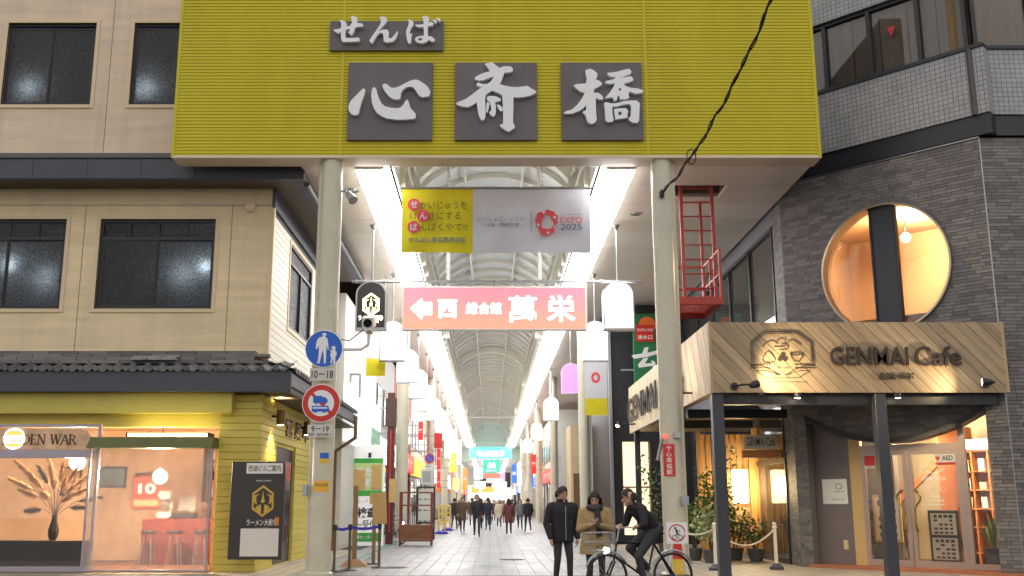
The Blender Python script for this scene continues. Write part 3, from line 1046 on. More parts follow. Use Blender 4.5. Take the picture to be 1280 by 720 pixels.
side_boards(CXL, WY + .1, 31.4, 4.3, 7.75, .157, sw, M_wboard, 'wall_board', bl)
mb = MB(); mb.box(CXL - .02, CXL + .04, WY - .03, WY + .1, 4.3, 7.75); mb.build('corner_strip', M_trim, bl)
mb = MB(); mb.box(CXL - .02, CXL + .05, WY - .03, 31.4, 7.75, 8.2); mb.build('dark_frieze', M_eave, bl)
a, b_, c, d = sw[0]
mb = MB(); X = CXL
for (ya, yb, za, zb) in ((a, a + .07, c, d), (b_ - .07, b_, c, d), (a + .07, b_ - .07, c, c + .07), (a + .07, b_ - .07, d - .07, d), (a + .07, b_ - .07, d - .48, d - .42), ((a + b_) / 2 - .03, (a + b_) / 2 + .03, c + .07, d - .48)):
    mb.box(X - .07, X + .035, ya, yb, za, zb)
swin = mb.build('window', M_alu, bl)
for ya, yb, za, zb in ((a + .07, (a + b_) / 2 - .03, c + .07, d - .48), ((a + b_) / 2 + .03, b_ - .07, c + .07, d - .48), (a + .07, b_ - .07, d - .42, d - .07)):
    g_ = MB(); g_.box(X - .03, X - .02, ya, yb, za, zb); g_.build('pane', M_patglass, swin)
t = MB()
for (ya, yb, za, zb) in ((a - .09, a, c - .09, d + .09), (b_, b_ + .09, c - .09, d + .09), (a, b_, d, d + .09), (a, b_, c - .09, c)):
    t.box(X - .02, X + .05, ya, yb, za, zb)
t.build('window_trim', M_trim, swin)
# lower tiled eave
LY, LX = 20.82, -4.08
mb = MB(); mb.bbox(-16, LX, LY, LY + .08, 3.6, 4.03, .012); mb.build('lower_fascia', M_eave, bl)
mb = MB(); mb.bbox(LX - .08, LX, LY + .082, 31.4, 3.72, 4.0, .012); mb.build('lower_side_fascia', M_eave, bl)
mb = MB(); mb.box(-16, LX - .08, LY + .082, WY + .1, 3.62, 3.66); mb.box(CXL - .1, LX - .082, WY + .102, 31.4, 3.62, 3.66); mb.build('lower_eave_underside', M_brownsof, bl)
mb = MB(); mb.add([(-16, LY, 4.035), (LX, LY, 4.035), (CXL, WY + .02, 4.28), (-16, WY + .02, 4.28), (LX, 31.4, 4.035), (CXL, 31.4, 4.28)], [(0, 1, 2, 3), (1, 4, 5, 2)])
mb.build('roof_bed', M_dark, bl)
def kawara():
    m = MB(); n = 8; vs = []
    wd = .30
    for i in range(n + 1):
        x = -wd / 2 + wd * i / n
        z = .045 * math.cos(2 * PI * i / n) * (1 if i > n / 2 else .6) 
        for (yy, zz) in ((0, -.02), (0, .02), (.46, .15)):
            vs.append((x, yy, z + zz))
    fs = []
    for i in range(n):
        fs += [(i * 3, i * 3 + 3, i * 3 + 4, i * 3 + 1), (i * 3 + 1, i * 3 + 4, i * 3 + 5, i * 3 + 2)]
    m.add(vs, fs)
    m.lathe([(.055, -.02), (.055, .02)], (-.13, 0, .02), (0, 1, 0), 12)
    return m.mesh('roof_tile', M_kawara)
kw = kawara()
for r in range(2):
    for i in range(29):
        x = LX - .17 - i * .31
        if x - r * .38 > LX - .1 - r * .36: continue
        piece('roof_tile', kw, bl, (x, LY - .04 + r * .40, 4.06 + r * .12))
rk = kw
for r in range(2):
    for i in range(33):
        o = piece('roof_tile', kw, bl, (LX + .04 - r * .40, LY + .4 + r * .2 + i * .31, 4.06 + r * .12))
        o.rotation_euler = (0, 0, PI / 2)
rt = MB(); rt.bbox(-.31, .31, -.16, .0, 0, .07, .008)
rtm = rt.mesh('ridge_tile', M_ridge)
for lay in range(4):
    for i in range(18):
        x = CXL - .2 - i * .63 - (.31 if lay % 2 else 0)
        piece('ridge_tile', rtm, bl, (x, WY - .002 - .05 * (3 - lay), 4.25 + lay * .074))
# patch of slipped pale flat tiles
pt = MB(); pt.bbox(-.16, .16, 0, .10, 0, .03, .006)
ptm = pt.mesh('slipped_tile', pbr('pale_broken_tile', sr(150, 148, 146), .6, var=.2, vscale=6))
for k in range(9):
    o = piece('slipped_tile', ptm, bl, (-7.35 + (k % 3) * .32 + random.uniform(-.05, .05), LY + .30 + .05 * (k // 3), 4.30 + .035 * (k // 3)))
    o.rotation_euler = (0, 0, random.uniform(-.06, .06))

# ------------------------------------------------------------------ ground floor shop (left)
FY = 21.05
mb = MB(); mb.bbox(-16, CXL - .55, FY, WY + .05, 3.18, 3.618, .01); mb.build('shop_fascia', M_shopyellow, bl)
mb = MB(); mb.box(-16, CXL - .85, FY + .28, FY + .42, 2.92, 3.178); mb.build('shop_header', M_shopyellow, bl)
# yellow boarded corner pier
mb = MB(); mb.box(CXL - .83, CXL - .0, FY + .3, WY + .3, 0, 3.6); mb.build('corner_pier', M_shopyellow, bl)
yb = MB(); yb.bbox(CXL - .85, CXL + .02, FY + .255, FY + .298, .004, .146, .005)
ybm = yb.mesh('yellow_board', M_yboard)
for i in range(24): piece('yellow_board', ybm, bl, (0, 0, i * .15))
DY0, DY1, DZ = 22.95, 25.2, 2.62
mb = MB()
mb.poly([[(WY + .3, 0), (31.4, 0), (31.4, 3.62), (WY + .3, 3.62)], [(DY0, .02), (DY0, DZ), (DY1, DZ), (DY1, .02)]], (CXL - .17, 0, 0), (0, 1, 0), (0, 0, 1), (1, 0, 0), .15)
mb.build('street_wall', M_shopyellow, bl)
side_boards(CXL, FY + .30, 31.4, 0, 3.6, .15, [(DY0, DY1, 0, DZ)], M_yboard, 'yellow_board', bl)
mb = MB(); mb.box(CXL - .10, CXL - .05, DY0, DY1, .02, DZ)
dr = mb.build('side_door', pbr('dark_door', sr(52, 46, 48), .35), bl)
mb = MB(); mb.box(CXL - .05, CXL - .02, DY0 + .3, DY1 - .3, .5, DZ - .3); mb.build('door_panel', pbr('door_glass_dark', sr(30, 28, 32), .1), dr)
mb = MB(); mb.tube([(CXL - .02, DY0 + .2, .9), (CXL - .02, DY0 + .2, 1.3)], .02, 8); mb.build('door_handle', M_chrome, dr)
# shop window: frame, sign board in the transom, glass
LW0, LW1 = -16, GX(122, 560, 21.2)
SYW = 21.2
zs0, zs1 = GZ(562, SYW), GZ(534, SYW)
mb = MB()
M_lilac = pbr('lilac_grey_aluminium', sr(168, 160, 172), .35, metal=.3)
mb.bbox(LW0, LW1 + .05, SYW - .03, SYW + .05, zs1, zs1 + .06, .006); mb.bbox(LW0, LW1, SYW - .04, SYW + .05, zs0 - .17, zs0, .006)
mb.bbox(LW1, LW1 + .06, SYW - .03, SYW + .05, .0, zs1 - .001, .006)
mb.bbox(LW0, LW1, SYW - .03, SYW + .05, 0, .12, .006)
mb.build('shop_window_frame', M_lilac, bl)
mb = MB(); mb.box(LW0, LW1, SYW, SYW + .008, .12, zs0 - .17); mb.build('shop_glass', M_clear, bl)
mb = MB(); mb.box(LW0, LW1, SYW - .004, SYW + .004, zs0, zs1); mb.build('transom_glass', M_clear, bl)
# interior shell
IB = 25.5
M_plaster = pbr('warm_plaster', sr(226, 192, 160), .7, var=.2, vscale=.8, grime=.2)
mb = MB(); mb.box(-16, CXL - .2, IB, IB + .1, 0, 3.15); mb.build('shop_back_wall', M_plaster, bl)
mb = MB(); mb.box(CXL - .95, CXL - .86, FY + .45, IB, 0, 3.15); mb.build('shop_side_wall', M_plaster, bl)
mb = MB(); mb.box(-16, CXL - .2, FY + .44, IB, 3.13, 3.17); mb.build('shop_ceiling', M_plaster, bl)
mb = MB(); mb.box(-16, CXL - .9, FY + .1, IB, -.01, .015); mb.build('shop_floor', pbr('shop_floor_wood', sr(104, 66, 44), .5, var=.3, vscale=3), bl)
mb = MB(); mb.box(-16, -8.2, SYW + .06, SYW + .5, .016, .62); mb.build('window_counter', pbr('dark_counter', sr(62, 50, 48), .5, var=.2), bl)
mb = MB(); mb.bbox(-8.0, -6.1, 24.0, 24.7, .016, 1.02, .02); mb.build('bar_counter', pbr('red_brown_counter', sr(126, 52, 42), .45, var=.2), bl)

# HIDDEN WAR board
hb = thing('shop_name_board', (-9.1, SYW + .02, zs0 + .002), 'tan parchment name board with dark serif letters in the shop window transom', 'sign')
za, zb = zs0 + .004, zs1 - .02
mb = MB()
x1 = GX(119, 548, SYW)
lp_ = [(-11.5, za), (x1 - .02, za), (x1, za + .1)] + [(x1 - .06 * k, za + .14 + (zb - za - .16) * (1 - (1 - k / 5) ** 2)) for k in range(0, 6)] + [(-11.5, zb)]
mb.poly([lp_], (0, SYW - .012, 0), (1, 0, 0), (0, 0, 1), (0, -1, 0), .025)
mb.build('board', pbr('tan_board', sr(224, 184, 146), .6, var=.3, vscale=4), hb)
def serif(s, x, z, h, y, mat, parent):
    "roman capitals from stems and serifs; returns advance"
    T, t_ = .16, .06
    G = {'H': ([(.1, 0, .1, 1, T), (.7, 0, .7, 1, T), (.1, .5, .7, .5, t_)], .85, [(.1, 0), (.1, 1), (.7, 0), (.7, 1)]),
         'I': ([(.12, 0, .12, 1, T)], .3, [(.12, 0), (.12, 1)]),
         'D': ([(.1, 0, .1, 1, T), (.1, .97, .45, .95, t_), (.45, .95, .7, .7, .12), (.7, .7, .7, .3, T), (.7, .3, .45, .05, .12), (.45, .05, .1, .03, t_)], .85, [(.1, 0), (.1, 1)]),
         'E': ([(.1, 0, .1, 1, T), (.1, .97, .55, .97, t_), (.1, .5, .45, .5, t_), (.1, .03, .58, .03, t_), (.55, .85, .55, .97, t_), (.58, .03, .58, .17, t_)], .72, [(.1, 0), (.1, 1)]),
         'N': ([(.1, 0, .1, 1, .09), (.1, 1, .7, 0, T), (.7, 0, .7, 1, .09)], .88, [(.1, 0), (.1, 1), (.7, 1)]),
         'W': ([(.05, 1, .3, 0, T), (.3, 0, .52, .9, .08), (.52, .95, .75, 0, T), (.75, 0, 1.0, 1, .08)], 1.1, [(.05, 1), (.52, 1), (1.0, 1)]),
         'A': ([(.02, 0, .38, 1, .08), (.38, 1, .74, 0, T), (.16, .35, .58, .35, t_)], .82, [(.02, 0), (.74, 0)]),
         'R': ([(.1, 0, .1, 1, T), (.1, .97, .45, .95, t_), (.45, .95, .56, .74, .13), (.56, .74, .42, .5, .12), (.42, .5, .1, .48, t_), (.35, .5, .72, 0, T)], .78, [(.1, 0), (.1, 1), (.72, 0)])}
    for ch in s:
        if ch == ' ':
            x += .45 * h; continue
        st, adv, se = G[ch]
        m = MB()
        for i, (a, b, c, d, w) in enumerate(st):
            m.bar((x + a * h, y - .001 * i, z + b * h), (x + c * h, y - .001 * i, z + d * h), .004, w * h, up=(0, 0, 1)) if abs(a - c) > abs(b - d) * 5 else m.obox(((x + (a + c) * h / 2), y - .001 * i, z + (b + d) * h / 2), (w * h / 2, 0, 0), (0, .002, 0), ((c - a) * h / 2, 0, (d - b) * h / 2))
        for i, (a, b) in enumerate(se):
            m.box(x + (a - .16) * h, x + (a + .16) * h, y - .012 - .001 * i, y - .009 - .001 * i, z + (b - .03) * h, z + (b + .03) * h)
        m.build('letter', mat, parent)
        x += adv * h
    return x
M_ink = pbr('dark_ink', sr(62, 46, 36), .6)
hgt = .20
serif('HIDDEN WAR', GX(103, 548, SYW) - 1.62, za + .10, hgt, SYW - .041, M_ink, hb)
# reflection of a sign across the street, built as a glowing disc in the transom
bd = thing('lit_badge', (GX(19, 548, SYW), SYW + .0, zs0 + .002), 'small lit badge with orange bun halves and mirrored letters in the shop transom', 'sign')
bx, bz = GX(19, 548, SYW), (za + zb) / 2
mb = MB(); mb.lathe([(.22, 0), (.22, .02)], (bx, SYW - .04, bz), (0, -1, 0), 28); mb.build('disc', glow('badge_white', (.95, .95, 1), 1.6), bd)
def bun(z0, z1, top):
    pts = [(-.17, z0), (.17, z0)]
    n = 10
    arc_ = [(.17 * math.cos(PI * k / n), z0 + (z1 - z0) * math.sin(PI * k / n) ** .7) for k in range(n + 1)]
    return arc_
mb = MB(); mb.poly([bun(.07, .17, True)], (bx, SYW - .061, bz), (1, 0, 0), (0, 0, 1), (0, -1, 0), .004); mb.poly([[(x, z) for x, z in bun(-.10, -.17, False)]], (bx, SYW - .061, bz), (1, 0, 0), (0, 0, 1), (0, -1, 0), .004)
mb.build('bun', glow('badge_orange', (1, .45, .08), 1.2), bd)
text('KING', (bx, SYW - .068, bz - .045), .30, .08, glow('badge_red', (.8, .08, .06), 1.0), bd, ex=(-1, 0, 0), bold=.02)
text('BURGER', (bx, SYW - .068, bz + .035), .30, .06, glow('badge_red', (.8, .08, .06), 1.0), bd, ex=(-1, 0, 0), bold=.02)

# fluorescent tube and green blind box over the vinyl sheet
fx0, fx1 = GX(158, 543, 20.95), GX(262, 543, 20.95)
fz = GZ(543.5, 20.95)
fl = thing('fluorescent_lamp', ((fx0 + fx1) / 2, 20.95, fz - .04), 'warm fluorescent tube glowing above the vinyl sheet of the shop', 'lamp')
mb = MB(); mb.tube([(fx0 + .03, 20.95, fz), (fx1 - .03, 20.95, fz)], .028, 12); mb.build('tube', glow('warm_tube', (1, .80, .38), 26), fl, True)
mb = MB(); mb.box(fx0, fx0 + .04, 20.92, 21.33, fz - .04, fz + .04); mb.box(fx1 - .04, fx1, 20.92, 21.33, fz - .04, fz + .04); mb.build('end_cap', M_black, fl)
gx0, gx1 = GX(114, 552, 20.9), GX(267, 552, 20.9)
gz0, gz1 = GZ(560, 20.9), GZ(546.5, 20.9)
vb = thing('vinyl_sheet_blind', ((gx0 + gx1) / 2, 20.95, 0), 'clear vinyl sheet hanging from an olive green roller box at the shop', 'blind')
mb = MB(); mb.add([(gx0 - .06, 20.78, gz0), (gx1, 20.78, gz0), (gx1, 20.86, gz1), (gx0, 20.86, gz1), (gx0 - .06, 21.34, gz0), (gx1, 21.34, gz0), (gx1, 21.34, gz1), (gx0, 21.34, gz1)], [(0, 1, 2, 3), (4, 7, 6, 5), (0, 4, 5, 1), (3, 2, 6, 7), (0, 3, 7, 4), (1, 5, 6, 2)])
mb.build('roller_box', pbr('olive_green_paint', sr(96, 100, 50), .5, var=.1), vb)
M_vinyl = glass('vinyl_film', (.97, .95, .95), .8, .12, dirt=.42)
mb = MB(); vs = []; n = 40
for i in range(n + 1):
    x = gx0 + .0 + (gx1 - gx0 - .03) * i / n
    w = .006 * math.sin(i * .45) + .003 * math.sin(i * 1.1)
    vs += [(x, 20.93 + w, gz0), (x, 20.93 + w * 2.2, .05)]
mb.add(vs, [(2 * i, 2 * i + 1, 2 * i + 3, 2 * i + 2) for i in range(n)])
mb.build('sheet', M_vinyl, vb, True)
for x in (gx0, gx1 - .02):
    mb = MB(); mb.box(x - .02, x + .02, 20.90, 20.96, .03, gz0); mb.build('edge_rail', M_lilac, vb)
mb = MB(); mb.tube([(gx0, 20.93, .05), (gx1, 20.93, .05)], .02, 8); mb.build('weight_bar', M_lilac, vb)

# interior: globe lamps, pampas, poster, clutter
def globe(px, py, D, r, en, label, cz):
    p = W(px, py, D)
    l = thing('globe_lamp', (p.x, D, p.z - r), label, 'lamp')
    mb = MB(); mb.ball(p, r, n=20, m=14); mb.build('globe', glow('warm_globe', (1, .80, .52), 12), l, True)
    mb = MB(); mb.tube([(p.x, D, p.z + r * .95), (p.x, D, cz)], .012, 6); mb.lathe([(.03, 0), (.05, .05)], (p.x, D, p.z + r * .9), n=12); mb.build('cord', M_black, l)
    pl = bpy.data.lights.new('globe_light', 'POINT'); pl.energy = en; pl.shadow_soft_size = r; pl.color = (1, .74, .45)
    po = bpy.data.objects.new('globe_light', pl); COL.objects.link(po); po.parent = l; po.location = (0, -r - .06, r)
globe(97, 578, 22.6, .17, 520, 'glowing round globe lamp behind the pampas grass window', 3.13)
globe(200, 596, 23.0, .16, 720, 'glowing round globe lamp behind the clear vinyl sheet', 3.13)
p = W(265, 575, 24.5)
l = thing('wall_lamp', (-5.9, 24.5, 2.2), 'white glowing lamp at the back right corner of the shop', 'lamp')
mb = MB(); mb.ball((-5.95, 24.5, 2.3), .1, n=14, m=10); mb.build('globe', glow('white_globe', (1, .9, .75), 12), l, True)
mb = MB(); mb.bar((-5.95, 24.5, 2.3), (-5.74, 24.5, 2.3), .04); mb.build('arm', M_black, l)
# pampas grass arrangement
pg = thing('pampas_arrangement', (-9.15, 21.55, .622), 'dried pampas grass plumes in a dark vase behind the shop window', 'plant')
vx, vy = -9.0, 21.55
mb = MB(); mb.lathe([(.06, 0), (.10, .08), (.11, .2), (.06, .38), (.05, .46), (.065, .5)], (vx, vy, .622), n=18); mb.build('vase', pbr('dark_glazed_vase', sr(46, 36, 40), .2), pg, True)
M_plume = pbr('straw_plume', sr(206, 160, 96), .8, var=.3, vscale=12)
M_plumed = pbr('brown_plume', sr(96, 72, 48), .8, var=.3, vscale=12)
rnd = random.Random(3)
plumes = [(-.62, .55, .55), (-.38, .95, .5), (-.12, .75, .45), (.10, .72, .5), (.28, .62, .55), (.52, .58, .5), (-.5, .2, .3), (.42, .25, .3), (-.9, .75, .45), (.75, .42, .4), (-.75, 1.05, .5), (-.25, 1.1, .5), (.05, 1.0, .5), (.35, .95, .5), (.62, .85, .5), (-.55, .8, .5), (.2, .4, .4), (-.3, .5, .4)]
for k, (dx, dz, ln) in enumerate(plumes):
    base = Vector((vx, vy, 1.1))
    tip = Vector((vx + dx * 1.15, vy + rnd.uniform(-.1, .2), 1.0 + dz * 1.15))
    mid_ = base.lerp(tip, .55) + Vector((-dx * .12, 0, .08))
    m = MB(); m.tube([base, mid_, tip], .006, 5)
    st = m.build('stem', M_plumed, pg)
    m = MB()
    d = (tip - mid_).normalized()
    for q in range(520):
        f = rnd.random() ** .8
        c0 = mid_.lerp(tip, .1 + .95 * f)
        side = Vector((rnd.gauss(0, 1), rnd.gauss(0, 1), rnd.gauss(0, 1))).normalized()
        l_ = .19 * (1 - .6 * f) * rnd.uniform(.5, 1.2)
        e = c0 + (d * .8 + side * .75) * l_ + Vector((0, 0, -.02))
        wv = d.cross(side).normalized() * .009
        m.add([c0 - wv, c0 + wv, e], [(0, 1, 2)])
    m.build('plume', M_plumed if k in (1, 6, 7, 9) else M_plume, pg)
# lit poster with a red 10 and a till with clutter
pp = W(162, 618, 24.2)
po_ = thing('lit_poster', (pp.x, 25.4, 1.2), 'small orange red illuminated poster on the shop back wall', 'poster')
mb = MB(); mb.box(pp.x - .34, pp.x + .34, 25.40, 25.44, 1.25, 2.0); mb.build('sheet', glow('poster_glow', (.55, .10, .05), 1.0), po_)
text('10', (pp.x, 25.396, 1.72), .42, .24, glow('poster_digits', (1, .85, .5), 2.5), po_, bold=.03)
mb = MB(); mb.box(pp.x - .3, pp.x + .3, 25.39, 25.398, 1.3, 1.45); mb.build('caption_strip', glow('poster_strip', (.9, .5, .2), 1.0), po_)
xx = -7.1
tl = thing('cash_register', (xx, 24.3, 1.02), 'grey till with a small screen on the red brown shop counter', 'till')
mb = MB(); mb.bbox(xx - .25, xx + .25, 24.1, 24.5, 1.022, 1.14, .02); mb.build('drawer', M_black, tl)
mb = MB(); mb.obox((xx + .05, 24.25, 1.36), (.2, 0, 0), (0, .02, .0), (0, .05, .16)); mb.build('screen', pbr('till_screen', sr(120, 118, 124), .3), tl)
mb = MB(); mb.bar((xx + .05, 24.3, 1.14), (xx + .05, 24.28, 1.3), .05); mb.build('stand', M_black, tl)
fl_ = thing('drip_machine', (-7.55, 24.3, 1.02), 'tall white drink machine standing on the shop counter', 'machine')
mb = MB(); mb.bbox(-7.72, -7.40, 24.12, 24.45, 1.022, 1.16, .02); mb.bbox(-7.70, -7.42, 24.33, 24.45, 1.16, 1.62, .02); mb.bbox(-7.70, -7.42, 24.10, 24.33, 1.45, 1.64, .02); mb.build('body', M_white, fl_)
mb = MB(); mb.lathe([(.07, 0), (.075, .2)], (-7.56, 24.2, 1.165), n=14); mb.build('jug', M_chrome, fl_, True)

# back bar: shelf with bottles, framed prints, stools, hanging glass rack
bs_ = thing('bar_shelf', (-6.6, 25.3, 1.15), 'wooden back bar shelf on the shop wall behind the till', 'shelf')
for z in (1.5, 1.95, 2.4):
    m = MB(); m.box(-7.0, -5.9, 25.2, 25.49, z - .03, z); m.build('shelf_board', wood('bar_wood', sr(120, 78, 50), sr(90, 56, 36)), bs_)
for x in (-7.02, -5.9):
    m = MB(); m.box(x, x + .03, 25.2, 25.49, 1.4, 2.7); m.build('upright', wood('bar_wood', sr(120, 78, 50), sr(90, 56, 36)), bs_)
bcol = [pbr('bottle_green', sr(44, 82, 50), .1), pbr('bottle_amber', sr(140, 78, 28), .1), pbr('bottle_clear', sr(200, 204, 206), .1), pbr('bottle_black', sr(30, 28, 30), .1)]
bme = []
for k in range(4):
    m = MB(); m.lathe([(.035, 0), (.037, .17), (.014, .22), (.013, .29), (.016, .3)], (0, 0, 0), n=12); bme.append(m.mesh('bottle', bcol[k], True))
rb_ = random.Random(4)
BN = ['green', 'amber', 'clear', 'black']
for zi, z in enumerate((1.5, 1.95, 2.4)):
    for k in range(8):
        v = rb_.randrange(4)
        o = link_mesh('bottle', bme[v], None, (-6.93 + k * .135, 25.34, z + .001))
        tag(o, '%s glass bottle, %s from the left on the %s back bar board' % (BN[v], 'first second third fourth fifth sixth seventh eighth'.split()[k], ['lowest', 'middle', 'top'][zi]), 'bottle', 'bottles on the back bar')
for k, (x, z, w, h, c) in enumerate(((-10.3, 1.9, .5, .7, (150, 120, 90)), (-9.3, 2.0, .7, .5, (110, 130, 140)), (-8.5, 1.8, .45, .6, (170, 90, 60)))):
    t = thing('framed_print', (x, 25.45, z - h / 2), '%s framed print on the shop back wall behind the pampas grass' % ['tall tan', 'wide blue grey', 'small rust red'][k], 'picture')
    m = MB(); m.bbox(x - w / 2, x + w / 2, 25.44, 25.495, z - h / 2, z + h / 2, .01); m.build('frame', M_black, t)
    m = MB(); m.box(x - w / 2 + .05, x + w / 2 - .05, 25.43, 25.439, z - h / 2 + .05, z + h / 2 - .05); m.build('print', pbr('print_%d' % k, sr(*c), .6, var=.5, vscale=6), t)
for k, x in enumerate((-7.7, -7.1, -6.5)):
    t = thing('bar_stool', (x, 23.6, .016), 'round bar stool at the shop counter, %s of three' % ['left', 'middle', 'right'][k], 'stool', 'bar stools')
    m = MB(); m.lathe([(.17, .68), (.18, .72), (.15, .75)], (x, 23.6, .016), n=18); m.build('seat', M_black, t, True)
    for q in range(4):
        a_ = PI / 4 + q * PI / 2; m = MB(); m.tube([(x + .1 * math.cos(a_), 23.6 + .1 * math.sin(a_), .69), (x + .19 * math.cos(a_), 23.6 + .19 * math.sin(a_), .016)], .013, 6); m.build('leg', M_steel, t)
# building guide board at the corner
GY = 20.85
gb = thing('guide_board', (-4.75, GY, .26), 'dark building guide board with gold hexagon crest and blank white sheet at the yellow corner', 'sign')
bx0, bx1 = GX(287, 640, GY), GX(354, 640, GY)
z0, z1 = .27, GZ(577, GY)
mb = MB(); mb.bbox(bx0, bx1, GY, GY + .14, z0, z1, .01); mb.build('board', pbr('dark_brown_board', sr(58, 52, 52), .3, var=.1), gb)
mb = MB(); mb.bbox(bx0 + .3, bx1 - .04, GY - .012, GY, z1 - .24, z1 - .03, .004); tp = mb.build('title_plate', M_white, gb)
text('西湖ビルご案内', ((bx0 + bx1) / 2 + .13, GY - .014, z1 - .135), bx1 - bx0 - .42, .13, M_ink, tp, bold=.008)
mb = MB(); mb.bbox(bx0 + .24, bx1 - .07, GY - .010, GY, z0 + .06, z0 + .60, .004); mb.build('blank_sheet', pbr('off_white_sheet', sr(222, 214, 208), .6), gb)
M_gold = pbr('gold_print', sr(206, 168, 62), .4)
cx, cz = (bx0 + bx1) / 2 + .12, z1 - .78
def hexring(r0, r1, cx, cz, sy=1.25):
    o_ = [(r0 * math.sin(PI / 3 * k), r0 * sy * math.cos(PI / 3 * k)) for k in range(6)]
    i_ = [(r1 * math.sin(PI / 3 * k), r1 * sy * math.cos(PI / 3 * k)) for k in range(5, -1, -1)]
    return [o_, i_]
def crest(cx, cz, y, r, mat, parent):
    m = MB(); m.poly(hexring(r, r * .84, cx, cz), (cx, y, cz), (1, 0, 0), (0, 0, 1), (0, -1, 0), .006)
    m.poly([[(-.10 * r, .1 * r), (0, .85 * r), (.10 * r, .1 * r)]], (cx, y, cz), (1, 0, 0), (0, 0, 1), (0, -1, 0), .006)
    for s in (-1, 1):
        m.poly([[(s * .2 * r, .95 * r * .6), (s * .7 * r, .45 * r), (s * .72 * r, -.1 * r), (s * .45 * r, -.3 * r), (s * .55 * r, .1 * r), (s * .5 * r, .4 * r)]], (cx, y, cz), (1, 0, 0), (0, 0, 1), (0, -1, 0), .006)
        m.poly([[(s * .15 * r, -.25 * r), (s * .6 * r, -.5 * r), (s * .35 * r, -.8 * r), (s * .1 * r, -.95 * r)]], (cx, y, cz), (1, 0, 0), (0, 0, 1), (0, -1, 0), .006)
    m.lathe([(.16 * r, 0), (.16 * r, .007)], (cx, y, cz), (0, -1, 0), 14)
    return m.build('crest', mat, parent)
crest(cx, cz, GY - .002, .25, M_gold, gb)
text('ラーメン大戦争', (cx, GY - .003, cz - .42), .62, .13, M_white, gb, bold=.008)
text('RAMEN DINING', (cx, GY - .003, cz + .40), .30, .03, M_white, gb)
text('since 2009', (cx, GY - .003, cz - .53), .3, .025, M_gold, gb)
mb = MB(); mb.box(bx1 - .16, bx1 - .08, GY - .004, GY, z0 + .66, z0 + .82); mb.build('sticker', pbr('orange_sticker', sr(206, 130, 60), .5), gb)
for x in (bx0 + .12, bx1 - .35):
    mb = MB(); mb.box(x, x + .05, GY + .14, FY + .256, 1.0, 1.06); mb.build('bracket', M_black, gb)

# wall spot by the yellow corner, letters on the street wall, downpipe
sp = thing('wall_spotlight', (CXL + .2, 22.3, 3.0), 'black cylinder spotlight washing the yellow street wall', 'lamp')
mb = MB(); mb.bar((CXL + .026, 22.3, 3.22), (CXL + .16, 22.3, 3.22), .05); mb.build('arm', M_black, sp)
mb = MB(); mb.lathe([(.09, 0), (.09, .32)], (CXL + .22, 22.3, 3.04), n=18); mb.build('can', pbr('bronze_can', sr(110, 78, 40), .35, metal=.5), sp, True)
mb = MB(); mb.lathe([(.07, 0), (.07, .004)], (CXL + .22, 22.3, 3.034), n=16); mb.build('lens', glow('spot_lens', (1, .8, .45), 20), sp)
pl = bpy.data.lights.new('wall_spot', 'SPOT'); pl.energy = 160; pl.spot_size = math.radians(110); pl.spot_blend = .6; pl.shadow_soft_size = .05; pl.color = (1, .78, .42)
po = bpy.data.objects.new('wall_spot', pl); COL.objects.link(po); po.parent = sp; po.location = (.02, 0, .02)
pl = bpy.data.lights.new('wall_spot_up', 'SPOT'); pl.energy = 60; pl.spot_size = math.radians(120); pl.spot_blend = .6; pl.shadow_soft_size = .05; pl.color = (1, .78, .42)
po = bpy.data.objects.new('wall_spot_up', pl); COL.objects.link(po); po.parent = sp; po.location = (.02, 0, .42); po.rotation_euler = (PI, 0, 0)
for k, yy in enumerate((25.6, 28.4)):
    s2 = copy_tree(sp, None, (CXL + .2, yy, 3.0), label=['black cylinder spotlight over the raised letters of the street wall', 'black cylinder spotlight nearest the clinic on the street wall'][k])
wl = thing('wall_lettering', (CXL + .03, 25.5, 2.85), 'raised dark gold letters on the yellow street wall under the tiled eave', 'sign')
for k, ch in enumerate('営業中'):
    text(ch, (CXL + .03, 24.2 + k * 1.1, 3.1), .85, .42, pbr('bronze_letter', sr(120, 92, 40), .4, metal=.4), wl, ex=(0, 1, 0), bold=.02, thick=.03, name='letter')
dp = MB(); dp.tube([(LX + .03, 30.9, 3.95), (LX + .03, 30.9, 3.3), (CXL + .12, 31.0, 2.9), (CXL + .12, 31.0, .0)], .06, 10)
tag(dp.build('downpipe', pbr('brown_downpipe', sr(120, 92, 62), .5), None, True), 'brown rain pipe bending down from the tiled eave', 'pipe')
# ------------------------------------------------------------------ cafe building on the right
KX, KY, R2 = 10.16, 20.0, math.sqrt(.5)
def C(s, n, z): return Vector((KX - R2 * s - R2 * n, KY + R2 * s - R2 * n, z))
CE = Vector((-R2, R2, 0)); CN = Vector((-R2, -R2, 0))     # along the chamfer (to the left), and outward
LCH = 4.6
M_brick = vary('dark_grey_brick', sr(88, 85, 86), sr(140, 135, 133), .55, bump=.35)
M_mortar = pbr('brick_mortar', sr(112, 108, 104), .9)
M_ironband = pbr('black_steel_band', sr(40, 40, 46), .4, var=.2, vscale=1.5)
M_mosaic_c = grid_tile('mosaic_tiles_chamfer', sr(166, 166, 168), sr(178, 178, 180), sr(104, 104, 108), .105, .105, .007, 'xz', .3, .3, rot=PI / 4)
M_mosaic_f = grid_tile('mosaic_tiles_front', sr(166, 166, 168), sr(178, 178, 180), sr(104, 104, 108), .105, .105, .007, 'xz', .3, .3)
M_darkglass = glass('dark_window_glass', (.9, .88, .86), .9)
cb = thing('cafe_building', (10, 26, 0), 'dark brick cafe building with chamfered corner, round window and tiled upper band', 'building')
ARC_S0, ARC_S1 = .42, 4.3
CS, CZ, CR = 2.20, 6.38, 1.43
